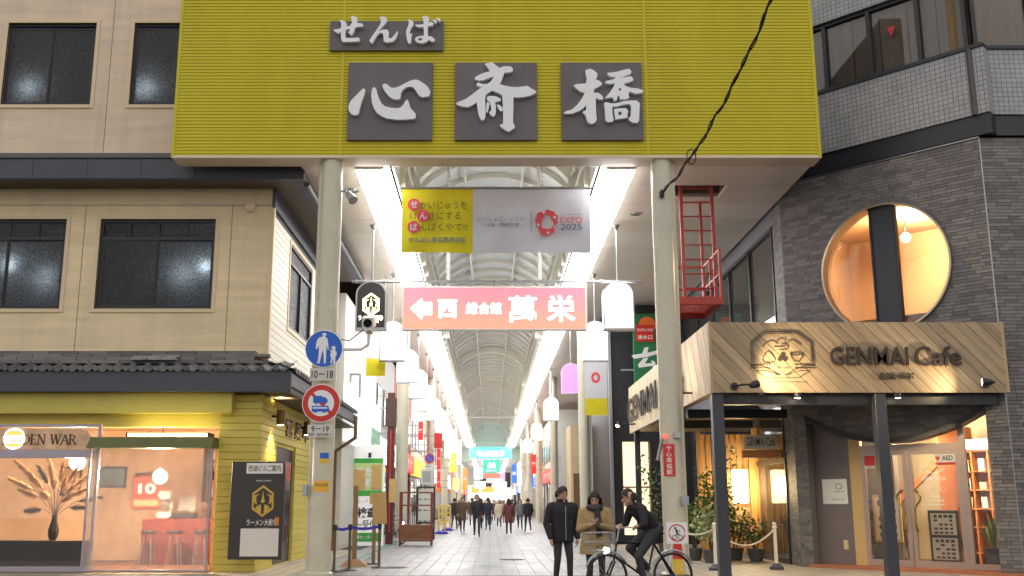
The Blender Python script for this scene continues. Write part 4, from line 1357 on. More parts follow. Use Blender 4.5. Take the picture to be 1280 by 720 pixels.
def arc_z(s):
    f = (s - (ARC_S0 + ARC_S1) / 2) / ((ARC_S1 - ARC_S0) / 2)
    return 2.72 + .56 * f * f
low = [(ARC_S0, 0), (ARC_S0, arc_z(ARC_S0))] + [(ARC_S0 + (ARC_S1 - ARC_S0) * k / 24, arc_z(ARC_S0 + (ARC_S1 - ARC_S0) * k / 24)) for k in range(1, 24)] + [(ARC_S1, arc_z(ARC_S1)), (ARC_S1, 0)]
outer = [(0, 0)] + low + [(LCH, 0), (LCH, 8.8), (0, 8.8)]
circ = [(CS + CR * math.cos(2 * PI * k / 64), CZ + CR * math.sin(2 * PI * k / 64)) for k in range(64)]
mb = MB(); mb.poly([outer, circ[::-1]], C(0, -.25, 0), CE, (0, 0, 1), CN, .235); mb.build('chamfer_wall', M_mortar, cb)
FX1, SX_, SYE = 16.0, KX - R2 * LCH, KY + R2 * LCH          # front wall to the right; street wall x = SX_, from SYE back
mb = MB(); mb.box(KX + .02, FX1, KY + .015, KY + .3, 0, 8.8); mb.build('front_wall', M_mortar, cb)
SW0, SW1 = SYE + .75, 36.0
mb = MB(); mb.box(SX_ + .015, SX_ + .3, SYE + .02, SW0, 0, 8.8); mb.build('street_pier', M_mortar, cb)
# bricks
BH = .0725
bricks = []      # (centre, ex, length, distance)
rnd = random.Random(11)
def lay(origin, ex, L, rows, blocked):
    for r in range(rows):
        z0 = r * BH
        zc = z0 + BH / 2
        iv = [(0.0, L)]
        for a, b in blocked(zc):
            ni = []
            for p, q in iv:
                if b <= p or a >= q: ni.append((p, q)); continue
                if a > p + .02: ni.append((p, a))
                if b < q - .02: ni.append((b, q))
            iv = ni
        for p, q in iv:
            x = p - rnd.uniform(0, .24)
            while x < q - .01:
                l = rnd.choice((.22, .29, .29, .36))
                a, b = max(x, p), min(x + l, q)
                if b - a > .03:
                    c = Vector(origin) + Vector(ex) * (a + b) / 2 + Vector((0, 0, zc))
                    bricks.append((c, Vector(ex), b - a - .008))
                x += l
def blk(zc):
    out = []
    if zc < 2.72: out.append((ARC_S0, ARC_S1))
    elif zc < 3.3:
        f = math.sqrt(max(0, (zc - 2.72) / .56))
        m_, h_ = (ARC_S0 + ARC_S1) / 2, (ARC_S1 - ARC_S0) / 2
        a, b = m_ - h_ * min(1, f), m_ + h_ * min(1, f)
        out += [(ARC_S0, a), (b, ARC_S1)]
    dz = abs(zc - CZ)
    if dz < CR: h_ = math.sqrt(CR * CR - dz * dz); out.append((CS - h_, CS + h_))
    return out
NR = int(8.8 / BH)
lay(C(0, 0, 0), CE, LCH, NR, blk)
lay((KX, KY, 0), (1, 0, 0), 1.6, NR, lambda z: [])
lay((SX_, SYE, 0), (0, 1, 0), .75, NR, lambda z: [])
um = MB(); um.bbox(-.5, .5, -.016, .0, -BH / 2 + .004, BH / 2 - .004, .003)
brick_me = um.mesh('brick', M_brick)
def vis(c):
    D = c.y
    return c.x / D < .545 and -.07 < (c.z - EYE) / D < .40
bricks.sort(key=lambda b: (0 if vis(b[0]) else 1, b[0].length))
stuff = MB()
for i, (c, ex, l) in enumerate(bricks):
    nrm = Vector((ex.y, -ex.x, 0))
    if nrm.dot(-c) < 0: nrm = -nrm
    if i < 300:
        o = piece('brick', brick_me, cb, c + nrm * .0)
        o.scale = (l, 1, 1)
        o.rotation_euler = (0, 0, math.atan2(nrm.x, -nrm.y))
    else:
        stuff.obox(c - nrm * .007, ex * l / 2, nrm * .008 * rnd.uniform(.8, 1.25), (0, 0, BH / 2 - .004))
stuff.build('brickwork', M_brick, cb, kind='stuff')
# edge trims
mb = MB(); mb.box(KX - .012, KX + .012, KY - .012, KY + .01, 0, 8.8); mb.build('corner_bead', M_steel, cb)
mb = MB(); mb.obox(C(LCH / 2, .012, 8.805), CE * LCH / 2, CN * .012, (0, 0, .012)); mb.build('top_bead', M_steel, cb)
# round window: ring, broad mullion, panes, room
mb = MB()
def ring(r0, r1, n0, n1):
    vs, fs = [], []
    K = 64
    for k in range(K):
        a = 2 * PI * k / K
        for r, n_ in ((r0, n0), (r0, n1), (r1, n1), (r1, n0)):
            vs.append(C(CS + r * math.cos(a), n_, CZ + r * math.sin(a)))
    for k in range(K):
        k2 = (k + 1) % K
        for j in range(4):
            j2 = (j + 1) % 4
            fs.append((k * 4 + j, k * 4 + j2, k2 * 4 + j2, k2 * 4 + j))
    return vs, fs
mb.add(*ring(CR + .012, CR - .035, -.3, .07))
rw = mb.build('round_window', pbr('satin_steel_ring', sr(176, 160, 140), .28, metal=.85), cb, True)
mb = MB(); mb.obox(C(2.20, -.12, CZ), CE * .25, CN * .06, (0, 0, CR - .02)); mb.build('broad_mullion', pbr('navy_black_panel', sr(50, 52, 62), .4), rw)
for s in (1.93, 2.47):
    mb = MB(); mb.obox(C(s, -.10, CZ), CE * .02, CN * .07, (0, 0, CR - .04)); mb.build('mullion_edge', M_ironband, rw)
mb = MB()
mb.poly([[(CS + (CR - .03) * math.cos(2 * PI * k / 48), CZ + (CR - .03) * math.sin(2 * PI * k / 48)) for k in range(48)]], C(0, -.165, 0), CE, (0, 0, 1), CN, .008)
mb.build('pane', M_clear, rw)
M_peach = pbr('peach_wall', sr(226, 186, 140), .7, var=.08, vscale=1.2)
M_room2 = pbr('room_brown_panel', sr(112, 90, 72), .6, var=.25, vscale=4)
mb = MB(); mb.obox(C(2.4, -3.3, 6.4), CE * 2.4, CN * .05, (0, 0, 1.8)); mb.build('upstairs_back_wall', M_peach, cb)
mb = MB(); mb.obox(C(2.5, -1.8, 4.62), CE * 2.3, CN * 1.5, (0, 0, .05)); mb.build('upstairs_floor', M_room2, cb)
mb = MB(); mb.obox(C(2.5, -1.8, 7.95), CE * 2.3, CN * 1.5, (0, 0, .05)); mb.build('upstairs_ceiling', M_peach, cb)
mb = MB(); mb.obox(C(4.55, -1.8, 6.3), CE * .05, CN * 1.5, (0, 0, 1.65)); mb.obox(C(.15, -1.9, 6.3), CE * .05, CN * 1.35, (0, 0, 1.65)); mb.build('upstairs_partition', M_peach, cb)
mb = MB(); mb.obox(C(2.0, -.55, 5.30), CE * 2.2, CN * .25, (0, 0, .04)); mb.build('window_ledge', wood('ledge_wood', sr(186, 132, 84), sr(150, 100, 60)), cb)
mb = MB(); mb.obox(C(.55, -2.9, 6.5), CE * .9, CN * .03, (0, 0, .5)); mb.build('upstairs_panel', M_room2, cb)
mb = MB(); mb.obox(C(1.2, -2.6, 5.85), CE * .06, CN * .06, (0, 0, .5)); mb.obox(C(.2, -2.6, 6.30), CE * 1.0, CN * .06, (0, 0, .06)); mb.build('upstairs_rail', M_ironband, cb)
def pendant(pos, r, en, label, col=(1, .72, .4), top=None, strength=25):
    l = thing('ceiling_lamp', (pos[0], pos[1], pos[2] - r), label, 'lamp')
    m = MB(); m.ball(pos, r, n=16, m=10); m.build('bulb', glow('cafe_bulb', (1, .82, .5), strength), l, True)
    m = MB(); m.tube([(pos[0], pos[1], pos[2] + r * .9), (pos[0], pos[1], top or pos[2] + r + .3)], .02, 8); m.build('stem', M_ironband, l)
    pl = bpy.data.lights.new('lamp_light', 'POINT'); pl.energy = en; pl.shadow_soft_size = r; pl.color = col
    po = bpy.data.objects.new('lamp_light', pl); COL.objects.link(po); po.parent = l; po.location = (0, -r - .05, r)
    return l
pp = W(1132, 297, 22.9)
pendant(pp, .11, 520, 'bright warm ceiling lamp seen through the round window', top=7.9)
# upper storeys
def band(z0, z1, proud, mat_c, mat_f, name):
    m = MB(); m.obox(C(LCH / 2, proud / 2 - .1, (z0 + z1) / 2), CE * (LCH / 2 + .3), CN * (proud / 2 + .1), (0, 0, (z1 - z0) / 2)); m.build(name, mat_c, cb)
    m = MB(); m.box(KX + .02 - proud * .4, FX1, KY - proud, KY + .3, z0, z1); m.build(name, mat_f, cb)
band(8.83, 9.27, .05, M_ironband, M_ironband, 'steel_band')
band(9.275, 10.72, .10, M_mosaic_c, M_mosaic_f, 'mosaic_band')
band(10.722, 10.80, .14, M_ironband, M_ironband, 'sill')
band(12.46, 15.5, .10, M_mosaic_c, M_mosaic_f, 'upper_mosaic_band')
mb = MB(); mb.obox((KX - .02, KY - .06, 10.0), (.09, 0, 0), (0, .07, 0), (0, 0, .74)); mb.build('corner_post', pbr('grey_post', sr(82, 80, 80), .5), cb)
mb = MB()
for s in (.05, 1.02, 2.12, 3.2, 4.4): mb.obox(C(s, -.03, 11.63), CE * .045, CN * .05, (0, 0, .82))
mb.obox(C(LCH / 2, -.03, 12.42), CE * (LCH / 2), CN * .045, (0, 0, .04))
mb.build('upper_window_frame', M_ironband, cb)
for x in (KX + .1, KX + 1.3, KX + 2.5):
    mb = MB(); mb.box(x, x + .09, KY - .02, KY + .08, 10.81, 12.45); mb.build('upper_mullion', M_ironband, cb)
mb = MB(); mb.obox(C(LCH / 2, -.06, 11.63), CE * (LCH / 2), CN * .004, (0, 0, .82)); mb.box(KX + .15, FX1, KY + .05, KY + .058, 10.81, 12.45); mb.build('upper_glass', M_darkglass, cb)
M_blind = pbr('dim_blind', sr(150, 140, 134), .7, var=.2, vscale=2, stretch=(3, 3, .4))
M_curt = pbr('brown_curtain', sr(128, 104, 70), .8, var=.3, vscale=5, stretch=(4, 1, .2))
for k in range(7):
    m = MB(); s = .35 + k * .64
    m.obox(C(s, -.20 - .02 * (k % 2), 11.65), CE * .30, CN * .01, (0, 0, .85)); m.build('blind', M_blind, cb)
mb = MB(); mb.box(KX - .3, FX1, KY + .2, KY + .22, 10.8, 12.5); mb.build('curtain', M_curt, cb)
mb = MB(); mb.obox(C(LCH / 2, -1.4, 11.6), CE * 3, CN * .03, (0, 0, 1)); mb.build('dark_room', M_inner, cb)
tp = W(1075, 50, 22.1)
mb = MB(); mb.poly([[(-.1, .12), (0, -.12), (.1, .12)]], C(1.62, -.045, 11.75), -CE, (0, 0, 1), CN, .004)
mb.build('rescue_triangle', pbr('red_triangle', sr(190, 40, 50), .5), cb)
# street side upstairs windows (x = SX_)
mb = MB(); mb.box(SX_, SX_ + .2, SW0, SW1, 8.0, 8.8); mb.box(SX_, SX_ + .2, SW0, SW1, 4.2, 5.1); mb.build('street_spandrel', pbr('grey_cladding', sr(122, 122, 130), .5), cb)
mb = MB()
for y in (SW0 + .05, SW0 + 2.3, SW0 + 4.6, SW0 + 6.9, SW0 + 9.2): mb.box(SX_ - .02, SX_ + .1, y, y + .08, 5.1, 8.0)
mb.box(SX_ - .02, SX_ + .1, SW0, SW1, 5.1, 5.18); mb.box(SX_ - .02, SX_ + .1, SW0, SW1, 7.9, 8.0)
mb.build('street_window_frame', M_alu, cb)
mb = MB(); mb.box(SX_ + .04, SX_ + .048, SW0, SW1, 5.18, 7.9); mb.build('street_glass', M_clear, cb)
mb = MB(); mb.box(SX_ + .14, SX_ + .18, SW0, SW1, 5.0, 8.0); mb.build('street_room_wall', pbr('pale_room_wall', sr(188, 186, 170), .7, var=.12, vscale=1.0), cb)  # pale sheet added close behind the glass to catch the arcade light

# ------------------------------------------------------------------ cafe entrance
M_doorframe = pbr('rose_grey_aluminium', sr(176, 158, 150), .35, metal=.35, var=.06)
M_greywall = pbr('grey_entrance_wall', sr(120, 112, 114), .6, var=.1, vscale=1.4, grime=.15)
NE = -.35
mb = MB()
vs = []
for k in range(25):
    s = ARC_S0 + (ARC_S1 - ARC_S0) * k / 24
    z = arc_z(s)
    vs += [C(s, .05, z), C(s, .05, z - .11), C(s, -.30, z - .11), C(s, -.30, z)]
fs = []
for k in range(24):
    for j in range(4): fs.append((k * 4 + j, k * 4 + (j + 1) % 4, k * 4 + 4 + (j + 1) % 4, k * 4 + 4 + j))
mb.add(vs, fs + [(0, 1, 2, 3), (96, 99, 98, 97)])
mb.build('arc_lintel', M_ironband, cb)
mb = MB(); mb.obox(C(4.05, NE - .05, 1.72), CE * .55, CN * .05, (0, 0, 1.72)); mb.build('grey_panel', M_greywall, cb)
mb = MB(); mb.obox(C(3.365, NE - .05, 1.7), CE * .13, CN * .06, (0, 0, 1.7)); mb.build('tan_jamb', pbr('tan_jamb', sr(206, 176, 120), .5), cb)
mb = MB(); mb.obox(C(2.0, -.35, .03), CE * 2.35, CN * .50, (0, 0, .03)); mb.build('terracotta_step', pbr('terracotta', sr(178, 112, 80), .6, var=.15, vscale=5), cb)
DTOP = 2.47
def leaf(s0, s1, hinge):
    m = MB()
    for a, b, z0, z1 in ((s0, s0 + .09, .07, DTOP), (s1 - .09, s1, .07, DTOP), (s0 + .09, s1 - .09, .07, .2), (s0 + .09, s1 - .09, DTOP - .1, DTOP)):
        m.obox(C((a + b) / 2, NE, (z0 + z1) / 2), CE * (b - a) / 2, CN * .025, (0, 0, (z1 - z0) / 2))
    d_ = m.build('door', M_doorframe, cb)
    m = MB(); m.obox(C((s0 + s1) / 2, NE, (DTOP + .1) / 2), CE * ((s1 - s0) / 2 - .09), CN * .004, (0, 0, (DTOP - .3) / 2)); m.build('door_glass', M_clear, d_)
    hs = s0 + .14 if hinge else s1 - .14
    sg_ = 1 if hinge else -1
    pts = []
    for k in range(13):
        f = k / 12
        bow = .14 * math.exp(-((f - .18) / .16) ** 2) if True else 0
        pts.append(C(hs + sg_ * (bow - .03), NE + .09 - .05 * (f < .05 or f > .95), 1.62 - .82 * f))
    pts = [C(hs - sg_ * .04, NE + .03, 1.62)] + pts + [C(hs - sg_ * .03, NE + .03, .80)]
    m = MB(); m.tube(pts, .022, 8); m.build('handle', pbr('brass', sr(200, 164, 92), .25, metal=.9), d_, True)
    return d_
dR = leaf(1.12, 2.205, False)
dL = leaf(2.225, 3.23, True)
mb = MB()
for a, b, z0, z1 in ((1.0, 1.12, .07, 3.2), (.42, .47, .07, 3.2), (.47, 1.0, .07, .18), (1.12, 3.23, DTOP + .005, DTOP + .12)):
    mb.obox(C((a + b) / 2, NE - .02, (z0 + z1) / 2), CE * (b - a) / 2, CN * .04, (0, 0, (z1 - z0) / 2))
mb.build('door_surround', M_doorframe, cb)
mb = MB(); mb.obox(C(.735, NE - .02, 1.7), CE * .265, CN * .004, (0, 0, 1.5)); mb.build('side_glass', M_clear, cb)
mb = MB(); mb.obox(C(2.17, NE - .03, 2.95), CE * 1.05, CN * .004, (0, 0, .35)); mb.build('fanlight', M_clear, cb)
def on_door(s, z, d=.009): return C(s, NE + d, z)
XE = -CE
M_wht = pbr('white_print', sr(240, 240, 238), .5)
M_redp = pbr('red_print', sr(206, 46, 40), .5)
def card(s, z, w, h, mat, parent, d=.006, name='notice'):
    m = MB(); m.obox(C(s, NE + d, z), CE * w / 2, CN * .002, (0, 0, h / 2)); return m.build(name, mat, parent)
c_ = card(1.42, 2.28, .40, .17, M_wht, dR); text('AED', C(1.37, NE + .0095, 2.28), .22, .10, M_ink, c_, ex=XE, bold=.03)
m = MB(); m.poly([[(0, -.05), (.05, .01), (.04, .04), (.015, .045), (0, .025), (-.015, .045), (-.04, .04), (-.05, .01)]], C(1.57, NE + .0085, 2.275), XE, (0, 0, 1), CN, .002); m.build('heart', M_redp, c_)
card(1.42, 2.165, .40, .05, M_redp, dR, .007)
text('GENMAI Cafe', on_door(1.68, 1.87), .50, .085, M_wht, dR, ex=XE, bold=.01)
text('OPEN', on_door(1.68, 1.50), .18, .05, M_wht, dR, ex=XE); text('11:00-20:00', on_door(1.68, 1.42), .34, .04, M_wht, dR, ex=XE); text('Instagram', on_door(1.68, 1.34), .34, .05, M_wht, dR, ex=XE)
mb = MB()
for k in range(4):
    for j in range(14):
        a0_, a1_ = 2 * PI * j / 14, 2 * PI * (j + 1) / 14
        ce = (1.84 - k * .11, 1.65)
        mb.bar(C(ce[0] + .042 * math.cos(a0_), NE + .008, ce[1] + .042 * math.sin(a0_)), C(ce[0] + .042 * math.cos(a1_), NE + .008, ce[1] + .042 * math.sin(a1_)), .004, .008)
mb.build('icon_row', M_wht, dR)
mb = MB()
for sg_ in (-1, 1):
    for j in range(5):
        mb.bar(C(1.68 + sg_ * .04 * j, NE + .008, 1.97 + .012 * j * j * .3), C(1.68 + sg_ * (.04 * j + .05), NE + .008, 2.0 + .012 * j * j * .3), .004, .012)
for j in range(12):
    a0_, a1_ = PI * j / 12, PI * (j + 1) / 12
    mb.bar(C(1.68 + .19 * math.cos(a0_), NE + .008, 1.99 + .16 * math.sin(a0_)), C(1.68 + .19 * math.cos(a1_), NE + .008, 1.99 + .16 * math.sin(a1_)), .004, .012)
mb.build('door_emblem', M_wht, dR)
c_ = card(3.03, 2.27, .22, .20, M_redp, dL); text('SECOM', C(3.03, NE + .0095, 2.13), .22, .06, M_wht, c_, ex=XE, bold=.02)
card(2.33, 1.73, .16, .18, pbr('pink_print', sr(226, 170, 150), .5), dL)
# notice on the grey panel, intercom
m = MB(); m.obox(C(3.88, NE + .005, 1.62), CE * .29, CN * .004, (0, 0, .27)); nt_ = m.build('wall_notice', M_wht, cb)
text('GENMAI CAFE', C(3.78, NE + .011, 1.62), .24, .03, M_ink, nt_, ex=XE); text('OPEN 11:00', C(3.82, NE + .011, 1.45), .30, .03, M_ink, nt_, ex=XE)
m = MB()
for j in range(10):
    a0_, a1_ = 2 * PI * j / 10, 2 * PI * (j + 1) / 10
    m.bar(C(3.78 + .08 * math.cos(a0_), NE + .010, 1.73 + .06 * math.sin(a0_)), C(3.78 + .08 * math.cos(a1_), NE + .010, 1.73 + .06 * math.sin(a1_)), .004, .012)
m.build('notice_emblem', M_ink, nt_)
m = MB(); m.obox(C(3.70, NE + .012, .48), CE * .05, CN * .012, (0, 0, .10)); m.build('wall_socket', pbr('cream_plastic', sr(214, 196, 150), .5), cb)
# cafe interior
M_orange = pbr('orange_wood_wall', sr(190, 112, 62), .6, var=.2, vscale=3)
mb = MB(); mb.obox(C(2.6, -3.9, 1.7), CE * 3.0, CN * .05, (0, 0, 1.7)); mb.build('cafe_back_wall', pbr('cream_room_wall', sr(206, 190, 150), .7), cb)
mb = MB(); mb.obox(C(-.35, -2.1, 1.7), CE * .05, CN * 1.8, (0, 0, 1.7)); mb.obox(C(4.75, -2.1, 1.7), CE * .05, CN * 1.7, (0, 0, 1.7)); mb.build('cafe_side_wall', pbr('cream_room_wall', sr(206, 190, 150), .7), cb)
mb = MB(); mb.obox(C(2.2, -2.1, 3.42), CE * 2.6, CN * 1.7, (0, 0, .03)); mb.build('cafe_ceiling', pbr('cream_room_wall', sr(206, 190, 150), .7), cb)
mb = MB(); mb.obox(C(2.2, -2.2, .045), CE * 2.6, CN * 1.75, (0, 0, .02)); mb.build('cafe_floor', pbr('cafe_floor', sr(150, 112, 80), .5, var=.15), cb)
mb = MB(); mb.obox(C(2.05, -2.6, 1.6), CE * .03, CN * 1.0, (0, 0, 1.5)); mb.build('orange_partition', M_orange, cb)
mb = MB(); mb.obox(C(2.75, -2.4, 1.95), CE * .65, CN * .06, (0, 0, .09)); mb.v = [tuple(Vector(v) + Vector((0, 0, (C(2.75, -2.4, 0) - Vector((v[0], v[1], 0))).dot(CE) * .9))) for v in mb.v]; mb.build('stair_stringer', M_orange, cb)
for k in range(9):
    m = MB(); m.obox(C(3.95, -1.0 - k * .28, .22 + k * .2), CE * .5, CN * .14, (0, 0, .03)); m.build('stair_tread', M_ironband, cb)
sh = thing('display_shelf', C(1.46, -2.6, .066), 'orange wooden shelf with goods inside the cafe by the corner', 'shelf')
M_shelf = wood('shelf_wood', sr(214, 142, 84), sr(180, 108, 60))
for s in (.95, 1.3, 1.65, 1.98):
    m = MB(); m.obox(C(s, -2.6, 1.3), CE * .02, CN * .2, (0, 0, 1.23)); m.build('upright', M_shelf, sh)
for z in (.3, .85, 1.25, 1.65, 2.05, 2.5):
    m = MB(); m.obox(C(1.465, -2.6, z), CE * .52, CN * .195, (0, 0, .016)); m.build('shelf_board', M_shelf, sh)
m = MB(); m.obox(C(1.465, -2.82, 1.3), CE * .52, CN * .01, (0, 0, 1.23)); m.build('back_panel', pbr('red_brown_back', sr(170, 84, 60), .6), sh)
k = 0
for z in (1.27, 1.67, 2.07):
    for s in (1.12, 1.48, 1.82):
        k += 1
        b_ = MB(); w = rnd.uniform(.05, .09); h = rnd.uniform(.07, .14)
        b_.obox(C(s, -2.55, z + h), CE * w, CN * .06, (0, 0, h))
        tag(b_.build('goods_box', [M_white, pbr('cream_box', sr(226, 206, 170), .6)][k % 2]), '%s goods box on the %s shelf of the cafe display, %s compartment' % (['white', 'cream'][k % 2], {1.27: 'lowest lit', 1.67: 'middle', 2.07: 'top'}[z], {1.12: 'right', 1.48: 'centre', 1.82: 'left'}[s]), 'box', 'goods on the cafe shelf')
sg2 = thing('lit_shelf_sign', C(1.5, -2.3, 2.5), 'small glowing white shelf sign inside the cafe', 'sign')
m = MB(); m.obox(C(1.5, -2.35, 2.64), CE * .24, CN * .02, (0, 0, .11)); m.build('panel', glow('shelf_sign', (.9, .95, 1), 4), sg2)
text('玄米', C(1.5, -2.32, 2.64), .36, .15, pbr('sign_blue', sr(60, 90, 150), .5), sg2, ex=XE, bold=.02)
for (s, n_, z, en, lab) in ((1.05, -1.3, 3.3, 420, 'round white ceiling lamp behind the cafe side glass'), (3.0, -1.6, 3.3, 420, 'round white ceiling lamp above the cafe stairs'), (2.0, -1.0, 3.3, 280, 'round white ceiling lamp behind the right cafe door')):
    pendant(C(s, n_, z), .07, en, lab, col=(1, .82, .55), top=3.39, strength=14)
# menu boards
def menu(s, n_, w, z0, z1, label, frame, n_sheets, legs):
    t = thing('menu_board', C(s, n_, .066), label, 'menu board')
    m = MB(); m.obox(C(s, n_, (z0 + z1) / 2), CE * w / 2, CN * .02, (0, 0, (z1 - z0) / 2)); m.build('frame', frame, t)
    hh = (z1 - z0 - .06 * (n_sheets + 1)) / n_sheets
    for k in range(n_sheets):
        zz = z0 + .06 + hh / 2 + k * (hh + .06)
        m = MB(); m.obox(C(s, n_ + .022, zz), CE * (w / 2 - .05), CN * .003, (0, 0, hh / 2)); sh_ = m.build('sheet', pbr('menu_paper', sr(228, 222, 204), .6), t)
        m = MB()
        for r in range(5):
            for c in range(4):
                if r == 0 or rnd.random() < .8:
                    ww = (w - .2) / 4
                    m.obox(C(s + (c - 1.5) * ww, n_ + .027, zz + hh * (.36 - .19 * r)), CE * ww * rnd.uniform(.25, .42), CN * .001, (0, 0, hh * (.05 if r else .07)))
        m.build('menu_print', M_ink, sh_, kind='stuff')
    for q in (-1, 1):
        if legs:
            m = MB(); m.bar(C(s + q * (w / 2 - .04), n_ + .05, .066), C(s + q * (w / 2 - .06), n_ - .02, z0 + .2), .03); m.build('leg', M_ironband, t)
            m = MB(); m.bar(C(s + q * (w / 2 - .04), n_ - .35, .066), C(s + q * (w / 2 - .06), n_ - .03, z1 - .1), .03); m.build('leg', M_ironband, t)
    return t
menu(1.72, -.75, .62, .16, 1.22, 'dark menu stand with two white sheets behind the right cafe door', M_black, 2, True)
menu(2.95, -.85, .62, .55, 1.55, 'cream menu easel behind the left cafe door', pbr('pale_wood_easel', sr(206, 176, 132), .6), 1, True)
# snake plant by the side glass
sp_ = thing('snake_plant', C(.75, -.75, .066), 'snake plant with upright yellow edged leaves behind the cafe side glass', 'plant')
m = MB(); pc = C(.75, -.75, .066); m.lathe([(.16, 0), (.21, .3), (.22, .42), (.19, .42)], pc, n=18); m.build('pot', pbr('grey_pot', sr(60, 60, 64), .5), sp_, True)
M_leafg = pbr('sansevieria_leaf', sr(92, 116, 64), .4, var=.4, vscale=20)
for k in range(14):
    a = k * 2.4; r = .05 + .09 * (k % 3) / 2
    b0 = pc + Vector((r * math.cos(a), r * math.sin(a), .40))
    tipv = b0 + Vector((.28 * math.cos(a) * rnd.uniform(.2, 1), .28 * math.sin(a) * rnd.uniform(.2, 1), rnd.uniform(.35, .75)))
    side = Vector((-math.sin(a), math.cos(a), 0)) * .035
    md = b0.lerp(tipv, .5) + Vector((0, 0, .06))
    m = MB(); m.add([b0 - side * .6, b0 + side * .6, md + side, md - side, tipv], [(0, 1, 2, 3), (3, 2, 4)]); m.build('leaf', M_leafg, sp_)

# blue sign on the front wall at the picture edge
bs = thing('blue_wall_sign', (KX + .85, KY - .03, 1.2), 'dark blue notice panel on the brick front wall by the cafe', 'sign')
m = MB(); m.bbox(KX + .42, KX + 1.3, KY - .05, KY - .004, GZ(648, 20), GZ(557, 20), .006); m.build('panel', pbr('navy_panel', sr(24, 44, 104), .35), bs)
for k in range(5): text('営業案内', (KX + .62, KY - .053, GZ(570 + k * 14, 20)), .22, .055, M_wht, bs)

# ------------------------------------------------------------------ wooden canopy of the cafe
CYF, CX0, CX1, CZ0, CZ1 = 19.78, 4.336, 10.07, 3.47, 4.86
CYB = 31.5
cn = thing('wooden_canopy', (7.2, CYF, 0), 'wooden cafe canopy clad in diagonal boards on black steel posts', 'canopy')
M_board = wood('weathered_cedar_board', sr(186, 162, 130), sr(148, 126, 100), 'x', .55, .6, per_object=.22)
M_board_lit = wood('pale_cedar_board', sr(236, 220, 192), sr(214, 188, 150), 'x', .55, .55, per_object=.10)  # street side boards: arcade light put into the colour, paler than the front
def clip(poly, W_, H_):
    def cut(p, f):
        out = []
        for i in range(len(p)):
            a, b = p[i], p[(i + 1) % len(p)]
            fa, fb = f(a), f(b)
            if fa >= 0: out.append(a)
            if (fa >= 0) != (fb >= 0):
                t_ = fa / (fa - fb)
                out.append((a[0] + (b[0] - a[0]) * t_, a[1] + (b[1] - a[1]) * t_))
        return out
    for f in (lambda q: q[0], lambda q: W_ - q[0], lambda q: q[1], lambda q: H_ - q[1]):
        poly = cut(poly, f)
        if len(poly) < 3: return []
    return poly
def diag_boards(o, eu, W_, H_, ang, bw, mat, out, rot):
    "boards falling to the right across a W x H panel"
    d = (math.cos(ang), -math.sin(ang)); pr = (math.sin(ang), math.cos(ang))
    n0, n1 = int(-W_ / bw) - 2, int((W_ + H_) / bw) + 3
    for i in range(n0, n1):
        a, b = i * bw + .004, (i + 1) * bw - .004
        q = [(d[0] * t_ + pr[0] * v, d[1] * t_ + pr[1] * v) for t_, v in ((-20, a), (20, a), (20, b), (-20, b))]
        q = clip(q, W_, H_)
        if len(q) < 3: continue
        cx_, cz_ = sum(p[0] for p in q) / len(q), sum(p[1] for p in q) / len(q)
        loc = [((p[0] - cx_) * d[0] + (p[1] - cz_) * d[1], (p[0] - cx_) * pr[0] + (p[1] - cz_) * pr[1]) for p in q]
        m = MB(); m.poly([loc], (0, 0, 0), (1, 0, 0), (0, 0, 1), (0, -1, 0), .025 + .003 * (i % 3))
        ob = piece('board', m.mesh('board', mat), cn, Vector(o) + Vector(eu) * cx_ + Vector((0, 0, cz_)))
        ob.rotation_euler = (Matrix.Rotation(rot, 3, 'Z') @ Matrix.Rotation(ang, 3, 'Y')).to_euler()
diag_boards((CX0, CYF, CZ0), (1, 0, 0), CX1 - CX0, CZ1 - CZ0, math.radians(47), .185, M_board, None, 0)
diag_boards((CX0, CYB, CZ0), (0, -1, 0), CYB - CYF, CZ1 - CZ0, math.radians(62), .185, M_board_lit, None, -PI / 2)
mb = MB(); mb.box(CX0 + .012, CX1, CYF + .012, CYF + .16, CZ0, CZ1 - .003); mb.box(CX0 + .012, CX0 + .16, CYF + .16, CYB, CZ0, CZ1 - .003); mb.build('backing', M_ironband, cn)
mb = MB(); mb.bbox(CX0 - .03, CX0 + .02, CYF - .036, CYF + .012, CZ0 - .01, CZ1 + .012, .004); mb.build('corner_trim', pbr('trim_cedar', sr(188, 160, 124), .6), cn)
mb = MB(); mb.bbox(CX1, CX1 + .06, CYF - .03, CYF + .2, CZ0 - .0, CZ1 + .005, .004); mb.build('end_trim', pbr('trim_cedar', sr(188, 160, 124), .6), cn)
mb = MB(); mb.add([(CX0 + .16, CYF + .16, CZ1 - .1), (CX1, CYF + .16, CZ1 - .1), (KX - .1, KY - .01, CZ1 - .1), (SX_ - .05, SYE + .05, CZ1 - .1), (SX_ - .05, CYB, CZ1 - .1), (CX0 + .16, CYB, CZ1 - .1)], [(0, 1, 2, 3, 4, 5)]); mb.build('deck', M_ironband, cn)
M_under = wood('canopy_lining', sr(206, 164, 104), sr(176, 130, 76), 'y', .5)
nb = 9
for k in range(nb):
    x0 = CX0 + .2 + k * .27
    m = MB(); m.box(x0, x0 + .255, 26.6, CYB - .1, CZ0 + .05, CZ0 + .08); m.build('lining_board', M_under, cn)
for (x, y, w) in ((4.45, CYF + .15, .22), (7.62, CYF + .15, .22), (4.45, 30.9, .16), (4.45, 26.0, .14)):
    m = MB(); m.bbox(x - w / 2, x + w / 2, y - w / 2, y + w / 2, 0, CZ0 - .001, .01); m.build('post', pbr('charcoal_post', sr(58, 60, 68), .4), cn)
